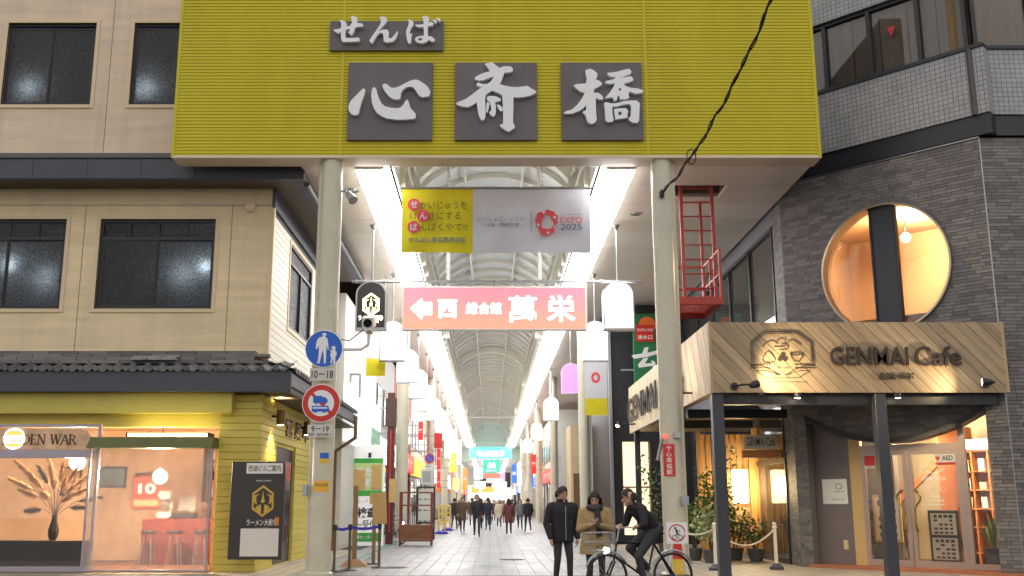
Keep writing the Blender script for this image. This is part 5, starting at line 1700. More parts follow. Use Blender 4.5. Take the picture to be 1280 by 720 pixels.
for (a, b) in (((CX0 + .2, CYF + .28, CZ0 - .11), (CX1 - .1, CYF + .28, CZ0 - .11)), ((CX0 + .2, 23.4, CZ0 - .10), (SX_ - .1, 23.4, CZ0 - .10)), ((CX0 + .2, 26.5, CZ0 - .10), (SX_ - .1, 26.5, CZ0 - .10))):
    m = MB(); m.bar(a, b, .14, .2); m.build('beam', M_ironband, cn)
# raised name on the canopy
M_letter = pbr('brown_steel_letter', sr(58, 44, 36), .6)
nm = thing('canopy_name', (7.9, CYF - .09, GZ(460, 19.7)), 'raised brown cafe name letters on the front of the wooden canopy', 'sign')
def on_canopy(px, py): p = W(px, py, CYF - .03); return (p.x, CYF - .055, p.z)
gx0, gx1 = GX(1037, 446, CYF), GX(1134, 446, CYF)
text('GENMAI', on_canopy(1085.5, 445.5), gx1 - gx0, .37, M_letter, nm, bold=.010, thick=.04)
gx0, gx1 = GX(1142, 446, CYF), GX(1200, 446, CYF)
text('Cafe', on_canopy(1171, 445.5), gx1 - gx0, .39, M_letter, nm, bold=.012, thick=.04)
text('玄米ラボ', on_canopy(1119, 470.5), .70, .14, M_letter, nm, bold=.004, thick=.03)
m = MB()
for px in (1045, 1075, 1105, 1130, 1150, 1165, 1180, 1195):
    x, y, z = on_canopy(px, 452); m.bar((x, y + .0, z), (x, CYF - .03, z), .012)
m.build('stand_off_pin', M_letter, nm, kind='stuff')
sn = thing('canopy_side_name', (CX0 - .08, 27, 3.8), 'raised dark cafe name letters on the pale street side of the canopy', 'sign')
text('GENMAI', (CX0 - .06, 28.75, 4.12), 5.4, .72, M_letter, sn, ex=(0, -1, 0), bold=.010, thick=.03)
text('Cafe', (CX0 - .06, 24.0, 4.12), 3.2, .74, M_letter, sn, ex=(0, -1, 0), bold=.010, thick=.03)
# rice emblem of fine lines
em = thing('rice_emblem', on_canopy(978, 474), 'fine line emblem of mountains, rice ball and ears framed by an octagon on the canopy', 'emblem')
EP = lambda x, y: (lambda p: (p.x, CYF - .04, p.z))(W(930 + x / 9.6, 405 + y / 9.6, CYF - .03))
def line(pts, w, name, mat=M_letter):
    m = MB()
    P_ = [EP(*p) for p in pts]
    for i, (a, b) in enumerate(zip(P_[:-1], P_[1:])):
        m.bar((a[0], a[1] - .0007 * (i % 3), a[2]), (b[0], b[1] - .0007 * (i % 3), b[2]), .008, w, up=(0, 0, 1))
    return m.build(name, mat, em)
line([(95, 460), (80, 220), (235, 85), (650, 85), (820, 215), (835, 460)], .016, 'outer_frame')
line([(120, 460), (105, 235), (245, 112), (640, 112), (800, 230), (812, 460)], .012, 'inner_frame')
line([(215, 270), (270, 220), (330, 195), (370, 210), (410, 245)], .012, 'mountain')
line([(390, 210), (420, 180), (455, 175), (490, 190), (505, 205)], .012, 'mountain')
line([(520, 225), (550, 195), (590, 195), (640, 220), (680, 250)], .012, 'mountain')
line([(360, 272), (470, 272), (490, 255), (520, 255), (530, 285), (510, 308), (420, 308)], .012, 'cloud')
line([(450, 245), (480, 230), (515, 235)], .012, 'cloud')
line([(290, 322), (330, 350), (372, 420), (365, 455), (300, 465), (240, 460), (222, 430), (245, 365), (290, 322)], .014, 'rice_ball')
line([(550, 348), (630, 340), (708, 348), (690, 410), (655, 450), (610, 450), (575, 410), (550, 348), (570, 368), (640, 376), (700, 365)], .012, 'bowl')
m = MB()
for (x, y) in ((462, 370), (432, 418), (492, 418)):
    c0 = EP(x, y)
    m.lathe([(.048, 0), (.048, .008), (.018, .008)], c0, (0, -1, 0), 14)
m.build('grain_trio', M_letter, em)
for sg_ in (-1, 1):
    cxx = 462
    f = lambda x: cxx + sg_ * x
    line([(f(380), 500), (f(250), 500), (f(120), 560), (f(30), 615)], .012, 'ear_stem')
    line([(f(310), 560), (f(200), 560), (f(100), 590), (f(60), 615)], .012, 'leaf_line')
    line([(f(330), 560), (f(190), 645), (f(0), 648)], .010, 'base_line')
    m = MB()
    for k in range(9):
        x = f(150 + k * 27)
        for dy in (-14, 14):
            a, b = EP(x, 505 + dy - abs(150 - 27 * k) * .0), EP(x + sg_ * 16, 505 + dy * 2.0)
            m.bar(a, b, .008, .020)
    m.build('rice_ear', M_letter, em, kind='stuff')
text('EST. 1921', (EP(475, 525)[0], CYF - .04, EP(475, 525)[2]), .25, .04, M_letter, em)
line([(210, 695), (480, 695)], .012, 'base_rule'); line([(500, 695), (760, 695)], .012, 'base_rule')
# spotlights of the canopy
def arm_spot(px, py, aim, label, hx, en):
    p = W(px, py, CYF - .03)
    t = thing('canopy_spotlight', (p.x, CYF - .03, p.z - .08), label, 'lamp')
    m = MB(); m.lathe([(.075, 0), (.075, .03)], (p.x, CYF - .028, p.z), (0, -1, 0), 16); m.build('mount', M_black, t, True)
    h = Vector((p.x + hx, CYF - .62, p.z - .03))
    m = MB(); m.tube([(p.x, CYF - .05, p.z), (p.x + hx * .2, CYF - .5, p.z - .02), h], .02, 8); m.build('arm', M_black, t, True)
    d = (Vector(aim) - h).normalized()
    m = MB(); m.lathe([(.04, -.12), (.065, -.05), (.075, .06)], h, d, 16); m.build('head', M_black, t, True)
    m = MB(); m.lathe([(.066, .062), (.02, .075)], h, d, 16); m.build('lens', glow('spot_face', (1, .82, .5), 40), t, True)
    s_ = bpy.data.lights.new('canopy_spot', 'SPOT'); s_.energy = en; s_.spot_size = math.radians(105); s_.spot_blend = .8; s_.shadow_soft_size = .04; s_.color = (1, .76, .42)
    so = bpy.data.objects.new('canopy_spot', s_); COL.objects.link(so); so.parent = t
    so.location = h + d * .10 - Vector(t.location)
    so.rotation_euler = (-d).to_track_quat('Z', 'Y').to_euler()
arm_spot(918, 483, (6.2, CYF - .03, 4.0), 'black arm spotlight at the left end of the canopy front', .25, 230)
arm_spot(1232, 480, (8.0, CYF - .03, 3.7), 'black arm spotlight at the right end of the canopy front', -.28, 75)
def side_spot(y, label):
    t = thing('canopy_spotlight', (CX0 - .03, y, CZ0 + .1), label, 'lamp')
    m = MB(); m.tube([(CX0 - .03, y, 3.66), (CX0 - .55, y, 3.66)], .022, 8); m.build('arm', M_black, t, True)
    m = MB(); m.lathe([(.07, 0), (.05, .12)], (CX0 - .55, y, 3.62), (.5, 0, 1), 14); m.build('head', M_black, t, True)
    m = MB(); m.ball((CX0 - .55, y, 3.62), .05, n=10, m=8); m.build('lens', glow('spot_face', (1, .82, .5), 40), t, True)
    s_ = bpy.data.lights.new('canopy_side_spot', 'SPOT'); s_.energy = 60; s_.spot_size = math.radians(130); s_.spot_blend = .8; s_.shadow_soft_size = .05; s_.color = (1, .8, .5)
    so = bpy.data.objects.new('canopy_side_spot', s_); COL.objects.link(so); so.parent = t; so.location = (-.52, 0, .14)
    so.rotation_euler = Vector((-1, 0, -.5)).to_track_quat('Z', 'Y').to_euler()
side_spot(21.6, 'black arm spotlight on the street side of the canopy near the front')
side_spot(30.2, 'glaring arm spotlight on the street side of the canopy at its far end')
for x, lab in ((6.0, 'small downlight under the canopy near the left spotlight'), (7.95, 'small downlight under the canopy in the middle')):
    t = thing('canopy_downlight', (x, CYF + .1, CZ0 - .1), lab, 'lamp')
    m = MB(); m.lathe([(.06, 0), (.07, .09)], (x, CYF + .02, CZ0 - .10), n=14); m.build('can', M_black, t, True)
    m = MB(); m.lathe([(.05, 0), (.05, .004)], (x, CYF + .02, CZ0 - .104), n=14); m.build('lens', glow('down_lens', (1, .85, .6), 30), t)
    s_ = bpy.data.lights.new('canopy_down', 'SPOT'); s_.energy = 320; s_.spot_size = math.radians(150); s_.spot_blend = .9; s_.shadow_soft_size = .05; s_.color = (1, .78, .48)
    so = bpy.data.objects.new('canopy_down', s_); COL.objects.link(so); so.parent = t; so.location = (0, .25, .0)
# ------------------------------------------------------------------ terrace of the cafe
SLY = 26.6
sc_ = thing('slat_screen', (6.2, SLY, 0), 'screen of upright honey coloured slats on the cafe terrace', 'screen')
M_slat = wood('honey_slat', sr(214, 164, 100), sr(184, 130, 72), 'z', .6, .5, per_object=.12)
m = MB(); m.bbox(-.065, .065, -.02, .02, 0, 3.0, .005); slm = m.mesh('slat', M_slat)
for k in range(9): piece('slat', slm, sc_, (5.5 + k * .158, SLY, .12))
for z in (.4, 1.6, 2.9):
    m = MB(); m.box(5.42, 6.88, SLY + .022, SLY + .06, z, z + .08); m.build('rail', M_slat, sc_)
m = MB(); m.bbox(6.8, 6.94, SLY - .06, SLY + .08, 0, 3.3, .01); m.build('end_post', M_slat, sc_)
m = MB(); m.bbox(5.36, 5.45, SLY - .05, SLY + .07, 0, 3.2, .01); m.build('end_post', M_slat, sc_)
wl_ = thing('glowing_wall_lamp', (6.55, SLY - .1, 1.3), 'glowing rectangular lamp on the slatted terrace screen', 'lamp')
p = W(925, 608, SLY - .12)
m = MB(); m.bbox(p.x - .2, p.x + .2, SLY - .16, SLY - .06, p.z - .42, p.z + .42, .03); m.build('shade', glow('lamp_shade', (1, .80, .42), 7), wl_)
m = MB(); m.box(p.x - .1, p.x + .1, SLY - .06, SLY - .022, p.z - .1, p.z + .1); m.build('mount', M_black, wl_)
pl = bpy.data.lights.new('terrace_light', 'POINT'); pl.energy = 110; pl.shadow_soft_size = .25; pl.color = (1, .75, .4)
po = bpy.data.objects.new('terrace_light', pl); COL.objects.link(po); po.parent = wl_; po.location = Vector((p.x, SLY - .45, p.z)) - Vector(wl_.location)
# inner board with the small cafe name, terrace glass front
tb = thing('terrace_name_board', (6.75, 25.2, 2.65), 'small wooden board with the cafe name above the terrace glass', 'sign')
m = MB(); m.bbox(6.05, 6.84, 24.4, 24.44, 2.62, 2.95, .006); m.build('board', pbr('pale_board', sr(216, 206, 186), .5), tb)
text('GENMAI Cafe', (6.45, 24.396, 2.8), .68, .2, M_letter, tb, bold=.008)
m = MB(); m.bbox(6.0, 6.88, 24.38, 24.5, 2.42, 2.6, .01); m.build('lower_rail', wood('orange_rail', sr(214, 146, 84), sr(180, 112, 60)), tb)
tg = thing('terrace_window', (SX_, 25.6, 0), 'street side glass front of the cafe beside the terrace', 'window')
m = MB(); m.box(SX_ - .03, SX_ + .06, SW0, SW0 + .08, 0, 4.2); m.box(SX_ - .03, SX_ + .06, SW0 + .08, 35, 2.3, 2.4); m.box(SX_ - .03, SX_ + .06, SW0 + 2.6, SW0 + 2.68, 0, 2.3); m.box(SX_ - .03, SX_ + .06, SW0 + .08, SW0 + 2.6, 0, .12); m.build('frame', M_alu, tg)
m = MB(); m.box(SX_, SX_ + .008, SW0 + .08, 35, .12, 4.2); m.build('glass', M_clear, tg)
m = MB(); m.box(SX_ + 2.2, SX_ + 2.3, SYE, 35, 0, 4.3); m.build('inner_wall', pbr('dim_cafe_wall', sr(110, 100, 92), .7, var=.2), tg)

# leafy plants
def leaves(mb, c, rad, n, size, rnd, flat=.6):
    for _ in range(n):
        d = Vector((rnd.gauss(0, 1), rnd.gauss(0, 1), rnd.gauss(0, 1)))
        d = d.normalized() * (rnd.random() ** .45)
        p = Vector((c[0] + d.x * rad[0], c[1] + d.y * rad[1], c[2] + d.z * rad[2]))
        u = Vector((rnd.gauss(0, 1), rnd.gauss(0, 1), rnd.gauss(0, flat))).normalized()
        v = u.orthogonal().normalized()
        v = (Matrix.Rotation(rnd.uniform(0, 6.28), 3, u) @ v)
        s = size * rnd.uniform(.6, 1.3)
        mb.add([p, p + u * s * .5 + v * s * .26, p + u * s, p + u * s * .5 - v * s * .26], [(0, 1, 2, 3)])
M_leaf = vary('green_leaf', sr(52, 84, 34), sr(112, 140, 62), .5, bump=0)
M_leafd = vary('deep_green_leaf', sr(38, 62, 34), sr(84, 112, 58), .5, bump=0)
M_leafy = vary('variegated_leaf', sr(110, 130, 70), sr(196, 200, 150), .5, bump=0)
M_bark = pbr('brown_bark', sr(92, 70, 52), .8, var=.3, vscale=12)
def shrub(x, y, z0, h, w, mat, n, size, label, name='terrace_shrub', cat='shrub', seed=1, pot=True, stems=4):
    rn = random.Random(seed)
    t = thing(name, (x, y, z0), label, cat)
    zb = z0
    if pot:
        m = MB(); m.lathe([(.15, 0), (.2, .25), (.21, .3), (.17, .3)], (x, y, z0), n=16); m.build('pot', pbr('slate_pot', sr(82, 82, 86), .6), t, True); zb = z0 + .28
    tips = []
    for k in range(stems):
        a = 2 * PI * k / stems + rn.uniform(0, 1)
        tip = Vector((x + w * .55 * math.cos(a) * rn.uniform(.3, 1), y + w * .55 * math.sin(a) * rn.uniform(.3, 1), z0 + h * rn.uniform(.6, .95)))
        m = MB(); m.tube([(x + .03 * math.cos(a), y + .03 * math.sin(a), zb), Vector((x, y, zb)).lerp(tip, .5) + Vector((.04, .02, .05)), tip], [.018, .012, .005], 6); m.build('stem', M_bark, t)
        tips.append(tip)
    m = MB()
    for tip in tips:
        for q in range(3):
            c = Vector((x, y, zb + .1)).lerp(tip, .45 + .27 * q) + Vector((rn.uniform(-.1, .1), rn.uniform(-.1, .1), rn.uniform(-.05, .08)))
            leaves(m, c, (w * .34, w * .34, h * .16), n // (3 * stems), size, rn)
    m.build('foliage', mat, t)
    return t
shrub(5.55, 25.2, 0, 2.6, .8, M_leaf, 800, .12, 'tall leafy green shrub beside the second canopy post on the terrace', seed=2)
shrub(6.05, 25.8, 0, 1.5, .8, M_leafd, 600, .10, 'dark low shrub in front of the slatted screen', seed=3)
shrub(5.2, 24.6, 0, 1.2, .9, M_leafy, 420, .16, 'pale variegated bush at the foot of the canopy post', seed=4)
shrub(6.4, 25.2, 0, .9, .7, M_leafd, 420, .09, 'small round bush behind the rope post', seed=5)
shrub(5.0, 25.6, 0, 1.7, .7, M_leaf, 380, .12, 'olive green upright shrub at the left of the terrace', seed=8)
shrub(4.75, 28.2, .0, 2.55, 1.1, M_leafd, 700, .12, 'bushy potted tree in front of the bright shop window behind the pillar', name='potted_tree', cat='tree', seed=6)
# rope barrier posts
M_ropep = pbr('white_post', sr(226, 220, 206), .4)
def rpost(px, py, lab):
    D = (0 - EYE) / ray(px, py)[1]
    x = GX(px, py, D)
    t = thing('rope_post', (x, D, 0), lab, 'post', 'white rope posts on the terrace')
    m = MB(); m.lathe([(.15, 0), (.15, .05), (.06, .12), (.045, .13)], (x, D, 0), n=18); m.build('base', pbr('dark_rubber', sr(70, 70, 78), .6), t, True)
    m = MB(); m.lathe([(.04, .12), (.034, .84), (.05, .85), (.05, .88), (.02, .9)], (x, D, 0), n=16); m.build('pole', M_ropep, t, True)
    m = MB(); m.ball((x, D, .93), .045, n=12, m=8); m.build('finial', M_ropep, t, True)
    return Vector((x, D, .84))
r1 = rpost(895, 713, 'white rope post standing beside the black canopy post')
r2 = rpost(971, 712, 'white rope post nearest the brick cafe entrance')
r0 = Vector((4.25, r1.y + 2.2, .84))
def rope(a, b, sag, lab):
    m = MB(); m.tube([a.lerp(b, k / 16) + Vector((0, 0, -sag * 4 * (k / 16) * (1 - k / 16))) for k in range(17)], .018, 6)
    tag(m.build('rope', pbr('cream_rope', sr(214, 206, 186), .8), None, True), lab, 'rope')
rope(r1, r2, .34, 'cream rope sagging between the two white posts')
rope(r0, r1, .15, 'short cream rope running from the white post behind the pillar')

# ------------------------------------------------------------------ red access ladder and platform
LYD = 22.0
lx0, lx1 = GX(853, 300, LYD), GX(892, 300, LYD)
ld = thing('access_ladder', ((lx0 + lx1) / 2, LYD, 5.5), 'red steel ladder and caged platform hanging below the ceiling hatch', 'ladder')
PZ = 5.72
for x in (lx0, lx1):
    m = MB(); m.box(x - .035, x + .035, LYD - .03, LYD + .03, PZ, SOF + .9); m.build('stile', M_red, ld)
n = 10
for k in range(n):
    z = PZ + .3 + k * .33
    m = MB(); m.tube([(lx0 + .03, LYD, z), (lx1 - .03, LYD, z)], .018, 8); m.build('rung', M_red, ld)
px0_, px1_ = lx0 - .35, GX(904, 385, LYD - .5)
py0_, py1_ = LYD - .55, LYD + 1.2
m = MB()
m.bbox(px0_, px1_, py0_, py0_ + .05, PZ - .17, PZ, .006); m.bbox(px0_, px1_, py1_ - .05, py1_, PZ - .17, PZ, .006); m.bbox(px0_, px0_ + .05, py0_ + .05, py1_ - .05, PZ - .17, PZ, .006); m.bbox(px1_ - .05, px1_, py0_ + .05, py1_ - .05, PZ - .17, PZ, .006)
m.build('platform_frame', M_red, ld)
m = MB()
for k in range(18):
    x = px0_ + .07 + k * (px1_ - px0_ - .14) / 17
    m.box(x - .008, x + .008, py0_ + .05, py1_ - .05, PZ - .05, PZ - .01)
for k in range(10):
    y = py0_ + .1 + k * (py1_ - py0_ - .2) / 9
    m.box(px0_ + .05, px1_ - .05, y - .006, y + .006, PZ - .045, PZ - .015)
m.build('grating', M_red, ld, kind='stuff')
for x in (px0_ + .03, px1_ - .03):
    for y in (py0_ + .03, LYD + .45, py1_ - .03):
        m = MB(); m.box(x - .025, x + .025, y - .025, y + .025, PZ, PZ + 1.05); m.build('guard_post', M_red, ld)
    for z in (.5, 1.03):
        m = MB(); m.box(x - .02, x + .02, py0_ + .0, py1_, PZ + z, PZ + z + .04); m.build('guard_rail', M_red, ld)
for z in (.5, 1.03):
    m = MB(); m.box(px0_, px1_, py1_ - .05, py1_ - .01, PZ + z, PZ + z + .04); m.build('guard_rail', M_red, ld)
for x in (px0_ + .03, px1_ - .03):
    m = MB(); m.box(x - .03, x + .03, py1_, py1_ + .06, PZ - .15, SOF); m.build('hanger', M_red, ld)

# ------------------------------------------------------------------ overhead cable
pA, pB = Vector((PRX - .05, 20.0, GZ(242, 20.0))), W(968, -8, 15.5)
def cablepts(seed, amp):
    rn = random.Random(seed); out = []
    for k in range(41):
        f = k / 40
        p = pA.lerp(pB, f) + Vector((0, 0, -.35 * 4 * f * (1 - f)))
        out.append(p + Vector((amp * math.sin(k * 1.1 + seed), amp * math.cos(k * .9 + seed), amp * math.sin(k * .7))))
    return out
cbl = thing('overhead_cable', pA, 'twisted dark overhead cable running from the right pillar up past the sign', 'cable')
M_cable = pbr('cable_black', sr(52, 46, 40), .6)
for sd_, amp, r in ((0, .02, .022), (2, .03, .012)):
    m = MB(); m.tube(cablepts(sd_, amp), r, 6); m.build('strand', M_cable, cbl, True)
pk = pA.lerp(pB, .3) + Vector((0, 0, -.3))
m = MB(); m.tube([pk + Vector((.09 * math.cos(a) , 0, .16 * math.sin(a))) for a in [k * .7 for k in range(10)]], .012, 6); m.build('tie_loop', M_cable, cbl, True)
m = MB(); m.lathe([(.05, 0), (.06, .1), (.03, .16)], pA + Vector((0, 0, -.08)), (0, -.3, 1), 10); m.build('insulator', M_black, cbl, True)

# ------------------------------------------------------------------ banner under the sign
BY = 21.5
bx0, bx1 = GX(502, 275, BY), GX(738, 275, BY)
bz0, bz1 = GZ(316, BY), GZ(235, BY)
bxm = GX(591, 275, BY)
bn = thing('cloth_banner', ((bx0 + bx1) / 2, BY, bz0), 'wide cloth banner, yellow left part and white right part, hanging below the entrance sign', 'banner')
M_clothy = pbr('yellow_cloth', sr(214, 200, 30), .8, var=.06, vscale=3)
M_clothw = pbr('white_cloth', sr(206, 206, 214), .8, var=.05, vscale=3)
def wave(x, z): return .04 * math.sin(x * 3.1 + z * 2.2) + .022 * math.sin(x * 7.3 - z * 3)
def cloth(xa, xb, mat, name):
    m = MB(); nx, nz = 24, 8; vs = []
    for j in range(nz + 1):
        for i in range(nx + 1):
            x = xa + (xb - xa) * i / nx; z = bz0 + (bz1 - bz0) * j / nz
            vs.append((x, BY + wave(x, z) * (1 - (j / nz) ** 4), z))
    m.add(vs, [(j * (nx + 1) + i, j * (nx + 1) + i + 1, (j + 1) * (nx + 1) + i + 1, (j + 1) * (nx + 1) + i) for j in range(nz) for i in range(nx)])
    return m.build(name, mat, bn, True)
cy_, cw_ = cloth(bx0, bxm, M_clothy, 'yellow_cloth'), cloth(bxm, bx1, M_clothw, 'white_cloth')
m = MB(); m.tube([(bx0 - .04, BY, bz1), (bx1 + .04, BY, bz1)], .03, 8); m.build('top_pole', M_steel, bn, True)
for px in (560, 678):
    x = GX(px, 230, BY)
    m = MB()
    for k in range(22): m.tube([(x, BY, bz1 + .03 + k * .1), (x, BY, bz1 + .09 + k * .1)], .016, 6)
    m.build('chain', M_steel, bn, kind='stuff')
YT = BY - .075
M_coral = pbr('coral_print', sr(214, 70, 80), .6); M_olive = pbr('olive_print', sr(88, 84, 24), .6); M_navy = pbr('navy_print', sr(60, 90, 130), .6); M_greyp = pbr('grey_print', sr(110, 110, 116), .6)
def bp_(x, y): p = W(500 + x * .3194, 200 + y * .3194, YT); return Vector((p.x, YT, p.z))
def btext(s, x0, x1, yc, h, mat, par, bold=.0):
    a, b = bp_(x0, yc), bp_(x1, yc); hh = abs(bp_(0, yc - h / 2).z - bp_(0, yc + h / 2).z)
    text(s, (a + b) / 2, b.x - a.x, hh, mat, par, bold=bold)
for (s, x, y) in (('せ', 55, 174), ('ん', 91, 218), ('ば', 54, 262)):
    c = bp_(x, y)
    m = MB(); m.lathe([(.14, 0), (.14, .006)], c + Vector((0, .008, 0)), (0, -1, 0), 20); d_ = m.build('dot', M_coral, cy_)
    text(s, c + Vector((0, -.004, 0)), .16, .16, M_clothw, d_, bold=.02)
btext('かいじゅうを', 78, 262, 177, 30, M_olive, cy_); btext('げ', 40, 70, 218, 30, M_olive, cy_); btext('きにする', 112, 238, 218, 30, M_olive, cy_); btext('んばくやで!!', 76, 262, 262, 30, M_olive, cy_)
btext('せんば心斎橋筋商店街', 34, 258, 312, 22, M_navy, cy_, .01)
btext('いっしょに、いこな！', 305, 495, 230, 18, M_greyp, cw_); btext('＼ 大阪・関西万博 ／', 312, 490, 253, 16, M_greyp, cw_)
btext('EXPO', 628, 712, 234, 24, M_coral, cw_, .0); btext('2025', 628, 712, 261, 24, M_navy, cw_); btext('OSAKA KANSAI JAPAN', 628, 712, 214, 6, M_greyp, cw_)
a, b = bp_(513, 200), bp_(513, 280); m = MB(); m.box(a.x - .006, a.x + .006, YT - .002, YT + .002, b.z, a.z); m.build('rule', M_greyp, cw_)
m = MB(); c = bp_(575, 244)
blobs = [(math.cos(t_) * .185, math.sin(t_) * .23, .055 + .03 * ((k * 7) % 4) / 3) for k, t_ in enumerate([2 * PI * k / 13 for k in range(13)])]
for k, (dx, dz, r) in enumerate(blobs): m.lathe([(r, 0), (r, .004 + .0007 * (k % 3))], c + Vector((dx, 0, dz)), (0, -1, 0), 14)
lg = m.build('ring_logo', M_coral, cw_)
m = MB()
for k in (1, 4, 7, 10, 12):
    dx, dz, r = blobs[k]
    m.lathe([(.032, 0), (.032, .003)], c + Vector((dx * 1.05, -.0062, dz * 1.05)), (0, -1, 0), 12)
m.build('ring_logo_eye', M_clothw, lg, kind='stuff')

# ------------------------------------------------------------------ red lit sign on its pipe
RY = 25.3
pz = GZ(352, RY)
hp = thing('hanging_pipe', (AX, RY, pz), 'horizontal steel pipe spanning the arcade above the red sign', 'pipe')
m = MB(); m.tube([(GX(440, 352, RY), RY, pz), (GX(802, 352, RY), RY, pz)], .035, 10); m.build('pipe', M_steel, hp, True)
for px in (445, 480, 560, 618, 675, 752, 795):
    x = GX(px, 352, RY); m = MB(); m.tube([(x - .03, RY, pz), (x + .03, RY, pz)], .05, 10); m.build('clamp', M_steel, hp, True)
rs = thing('red_light_sign', (AX, RY, GZ(412, RY)), 'long illuminated pink red sign with arrow and white characters across the arcade', 'sign')
rx0, rx1, rz0, rz1 = GX(505, 386, RY), GX(731, 386, RY), GZ(411, RY), GZ(361, RY)
m = MB(); m.bbox(rx0 - .05, rx1 + .05, RY - .10, RY + .10, rz0 - .05, rz1 + .05, .01); m.build('case', M_white, rs)
def grad_sign():
    m = bpy.data.materials.new('red_lit_acrylic'); m.use_nodes = True
    nt = m.node_tree; b = nt.nodes['Principled BSDF']
    geo = N(nt, 'ShaderNodeNewGeometry'); sp = N(nt, 'ShaderNodeSeparateXYZ'); nt.links.new(geo.outputs['Position'], sp.inputs[0])
    mr = N(nt, 'ShaderNodeMapRange'); mr.inputs[1].default_value, mr.inputs[2].default_value = rz0, rz1
    nt.links.new(sp.outputs[2], mr.inputs[0])
    mx = N(nt, 'ShaderNodeMix', data_type='RGBA'); mx.inputs[6].default_value = (.95, .26, .17, 1); mx.inputs[7].default_value = (.85, .17, .24, 1)
    nt.links.new(mr.outputs[0], mx.inputs[0]); nt.links.new(mx.outputs[2], b.inputs['Emission Color']); nt.links.new(mx.outputs[2], b.inputs['Base Color'])
    b.inputs['Emission Strength'].default_value = 1.05
    return m
rxm = GX(632, 386, RY)
for xa, xb in ((rx0, rxm - .008), (rxm + .008, rx1)):
    m = MB(); m.box(xa, xb, RY - .108, RY - .1, rz0, rz1); m.build('face', grad_sign() if 'red_lit_acrylic' not in bpy.data.materials else bpy.data.materials['red_lit_acrylic'], rs)
M_lit = glow('white_lit_letter', (1, .97, .95), 4.5)
def rpt(x, y): p = W(500 + x * .1875, 350 + y * .1877, RY - .11); return Vector((p.x, RY - .112, p.z))
def rtext(s, x0, x1, y0, y1, bold=.04):
    a, b = rpt(x0, y1), rpt(x1, y0)
    text(s, (a + b) / 2, b.x - a.x, b.z - a.z, M_lit, rs, bold=bold)
m = MB(); m.poly([[(p.x, p.z) for p in (rpt(70, 190), rpt(145, 262), rpt(150, 232), rpt(212, 232), rpt(212, 148), rpt(150, 148), rpt(145, 120))]], (0, RY - .108, 0), (1, 0, 0), (0, 0, 1), (0, -1, 0), .006); m.build('arrow', M_lit, rs)
rtext('西', 252, 380, 130, 252, .03); rtext('総合館', 440, 676, 150, 226, .010); rtext('萬', 725, 912, 105, 280, .012); rtext('栄', 980, 1166, 102, 278, .02)
for px in (560, 675):
    x = GX(px, 345, RY); m = MB(); m.bbox(x - .045, x + .045, RY + .11, RY + .17, rz0 + .2, 10.7, .008); m.build('hanger', M_white, rs)
for px in (545, 618, 700):
    x = GX(px, 356, RY); m = MB(); m.bar((x, RY, rz1 + .05), (x, RY, pz), .03); m.build('hook', M_steel, rs)

# ------------------------------------------------------------------ hanging lantern signs
M_lan = glow('lantern_white', (1, .985, .96), 5.0)
M_lanp = glow('lantern_pink', (.85, .18, .68), 1.3)
M_lany = glow('lantern_crest', (1, .86, .35), 6.0)
def lantern(x, y, mat, label, w=.78, h=1.22, face=None, casemat=None, zt=None, words=None):
    ztop = zt or GZ(353, RY)
    t = thing('lantern_sign', (x, y, ztop - h), label, 'lantern', 'lantern signs hanging along the arcade')
    pts = [(-w / 2, 0), (w / 2, 0)] + [(w / 2 * math.cos(a), (h - w / 2 * .85) + w / 2 * .85 * math.sin(a)) for a in [PI * k / 14 for k in range(15)]]
    pin = [(p[0] * .9, .03 + (p[1]) * .955) for p in pts]
    m = MB(); m.poly([pts], (x, y + .13, ztop - h), (1, 0, 0), (0, 0, 1), (0, -1, 0), .26); m.build('case', casemat or M_lan, t)
    for s in (-1, 1):
        m = MB(); m.poly([pts, pin[::-1]], (x, y + s * .13, ztop - h), (1, 0, 0), (0, 0, 1), (0, s, 0), .012); m.build('rim', M_steel, t)
    m = MB(); m.box(x - w / 2 - .01, x + w / 2 + .01, y - .14, y + .14, ztop - h - .03, ztop - h - .002); m.build('bottom_plate', M_steel, t)
    m = MB(); m.tube([(x, y, ztop), (x, y, SOF)], .026, 8); m.lathe([(.1, 0), (.03, -.12)], (x, y, SOF - .002), n=14); m.build('rod', M_steel, t, True)
    if words: 
        for k, ch in enumerate(words): text(ch, (x, y - .132, ztop - h * .42 - k * .24 + .1), .2, .2, M_coral, t, bold=.01)
    return t
LXX, RXX = GX(467, 283, RY), GX(770, 283, RY)
bl_ = lantern(LXX, RY, None, 'black arched lantern sign with a glowing gold hexagon crest', casemat=M_black)
ccx, ccz = LXX, GZ(383, RY) + .02
crest(ccx, ccz, RY - .135, .24, M_lany, bl_)
text('ラーメン大戦争', (ccx, RY - .136, ccz - .34), .62, .13, glow('crest_letters', (1, .93, .6), 6), bl_, bold=.008)
text('RAMEN WARS', (ccx, RY - .136, ccz - .44), .4, .05, M_lany, bl_)
names = 'second third fourth fifth sixth seventh eighth ninth tenth eleventh twelfth thirteenth'.split()
for k in range(1, 13):
    lantern(LXX, RY + 5.7 * k, M_lan, 'glowing white lantern sign on the left side, %s in its row' % names[k - 1], words='心斎橋' if k == 1 else None)
lantern(RXX, RY, M_lan, 'glowing white lantern sign at the right end of the pipe')
lantern(RXX, RY + 5.7, M_lan, 'glowing white lantern sign behind the right end of the red sign')
lantern(RXX, 40.6, M_lanp, 'pink glowing lantern sign on the right side of the arcade', casemat=M_lanp)
for k in (5, 8, 11):
    lantern(RXX, RY + 5.7 * k, M_lan, 'small distant white lantern sign on the right, %s in its row' % names[k - 1])
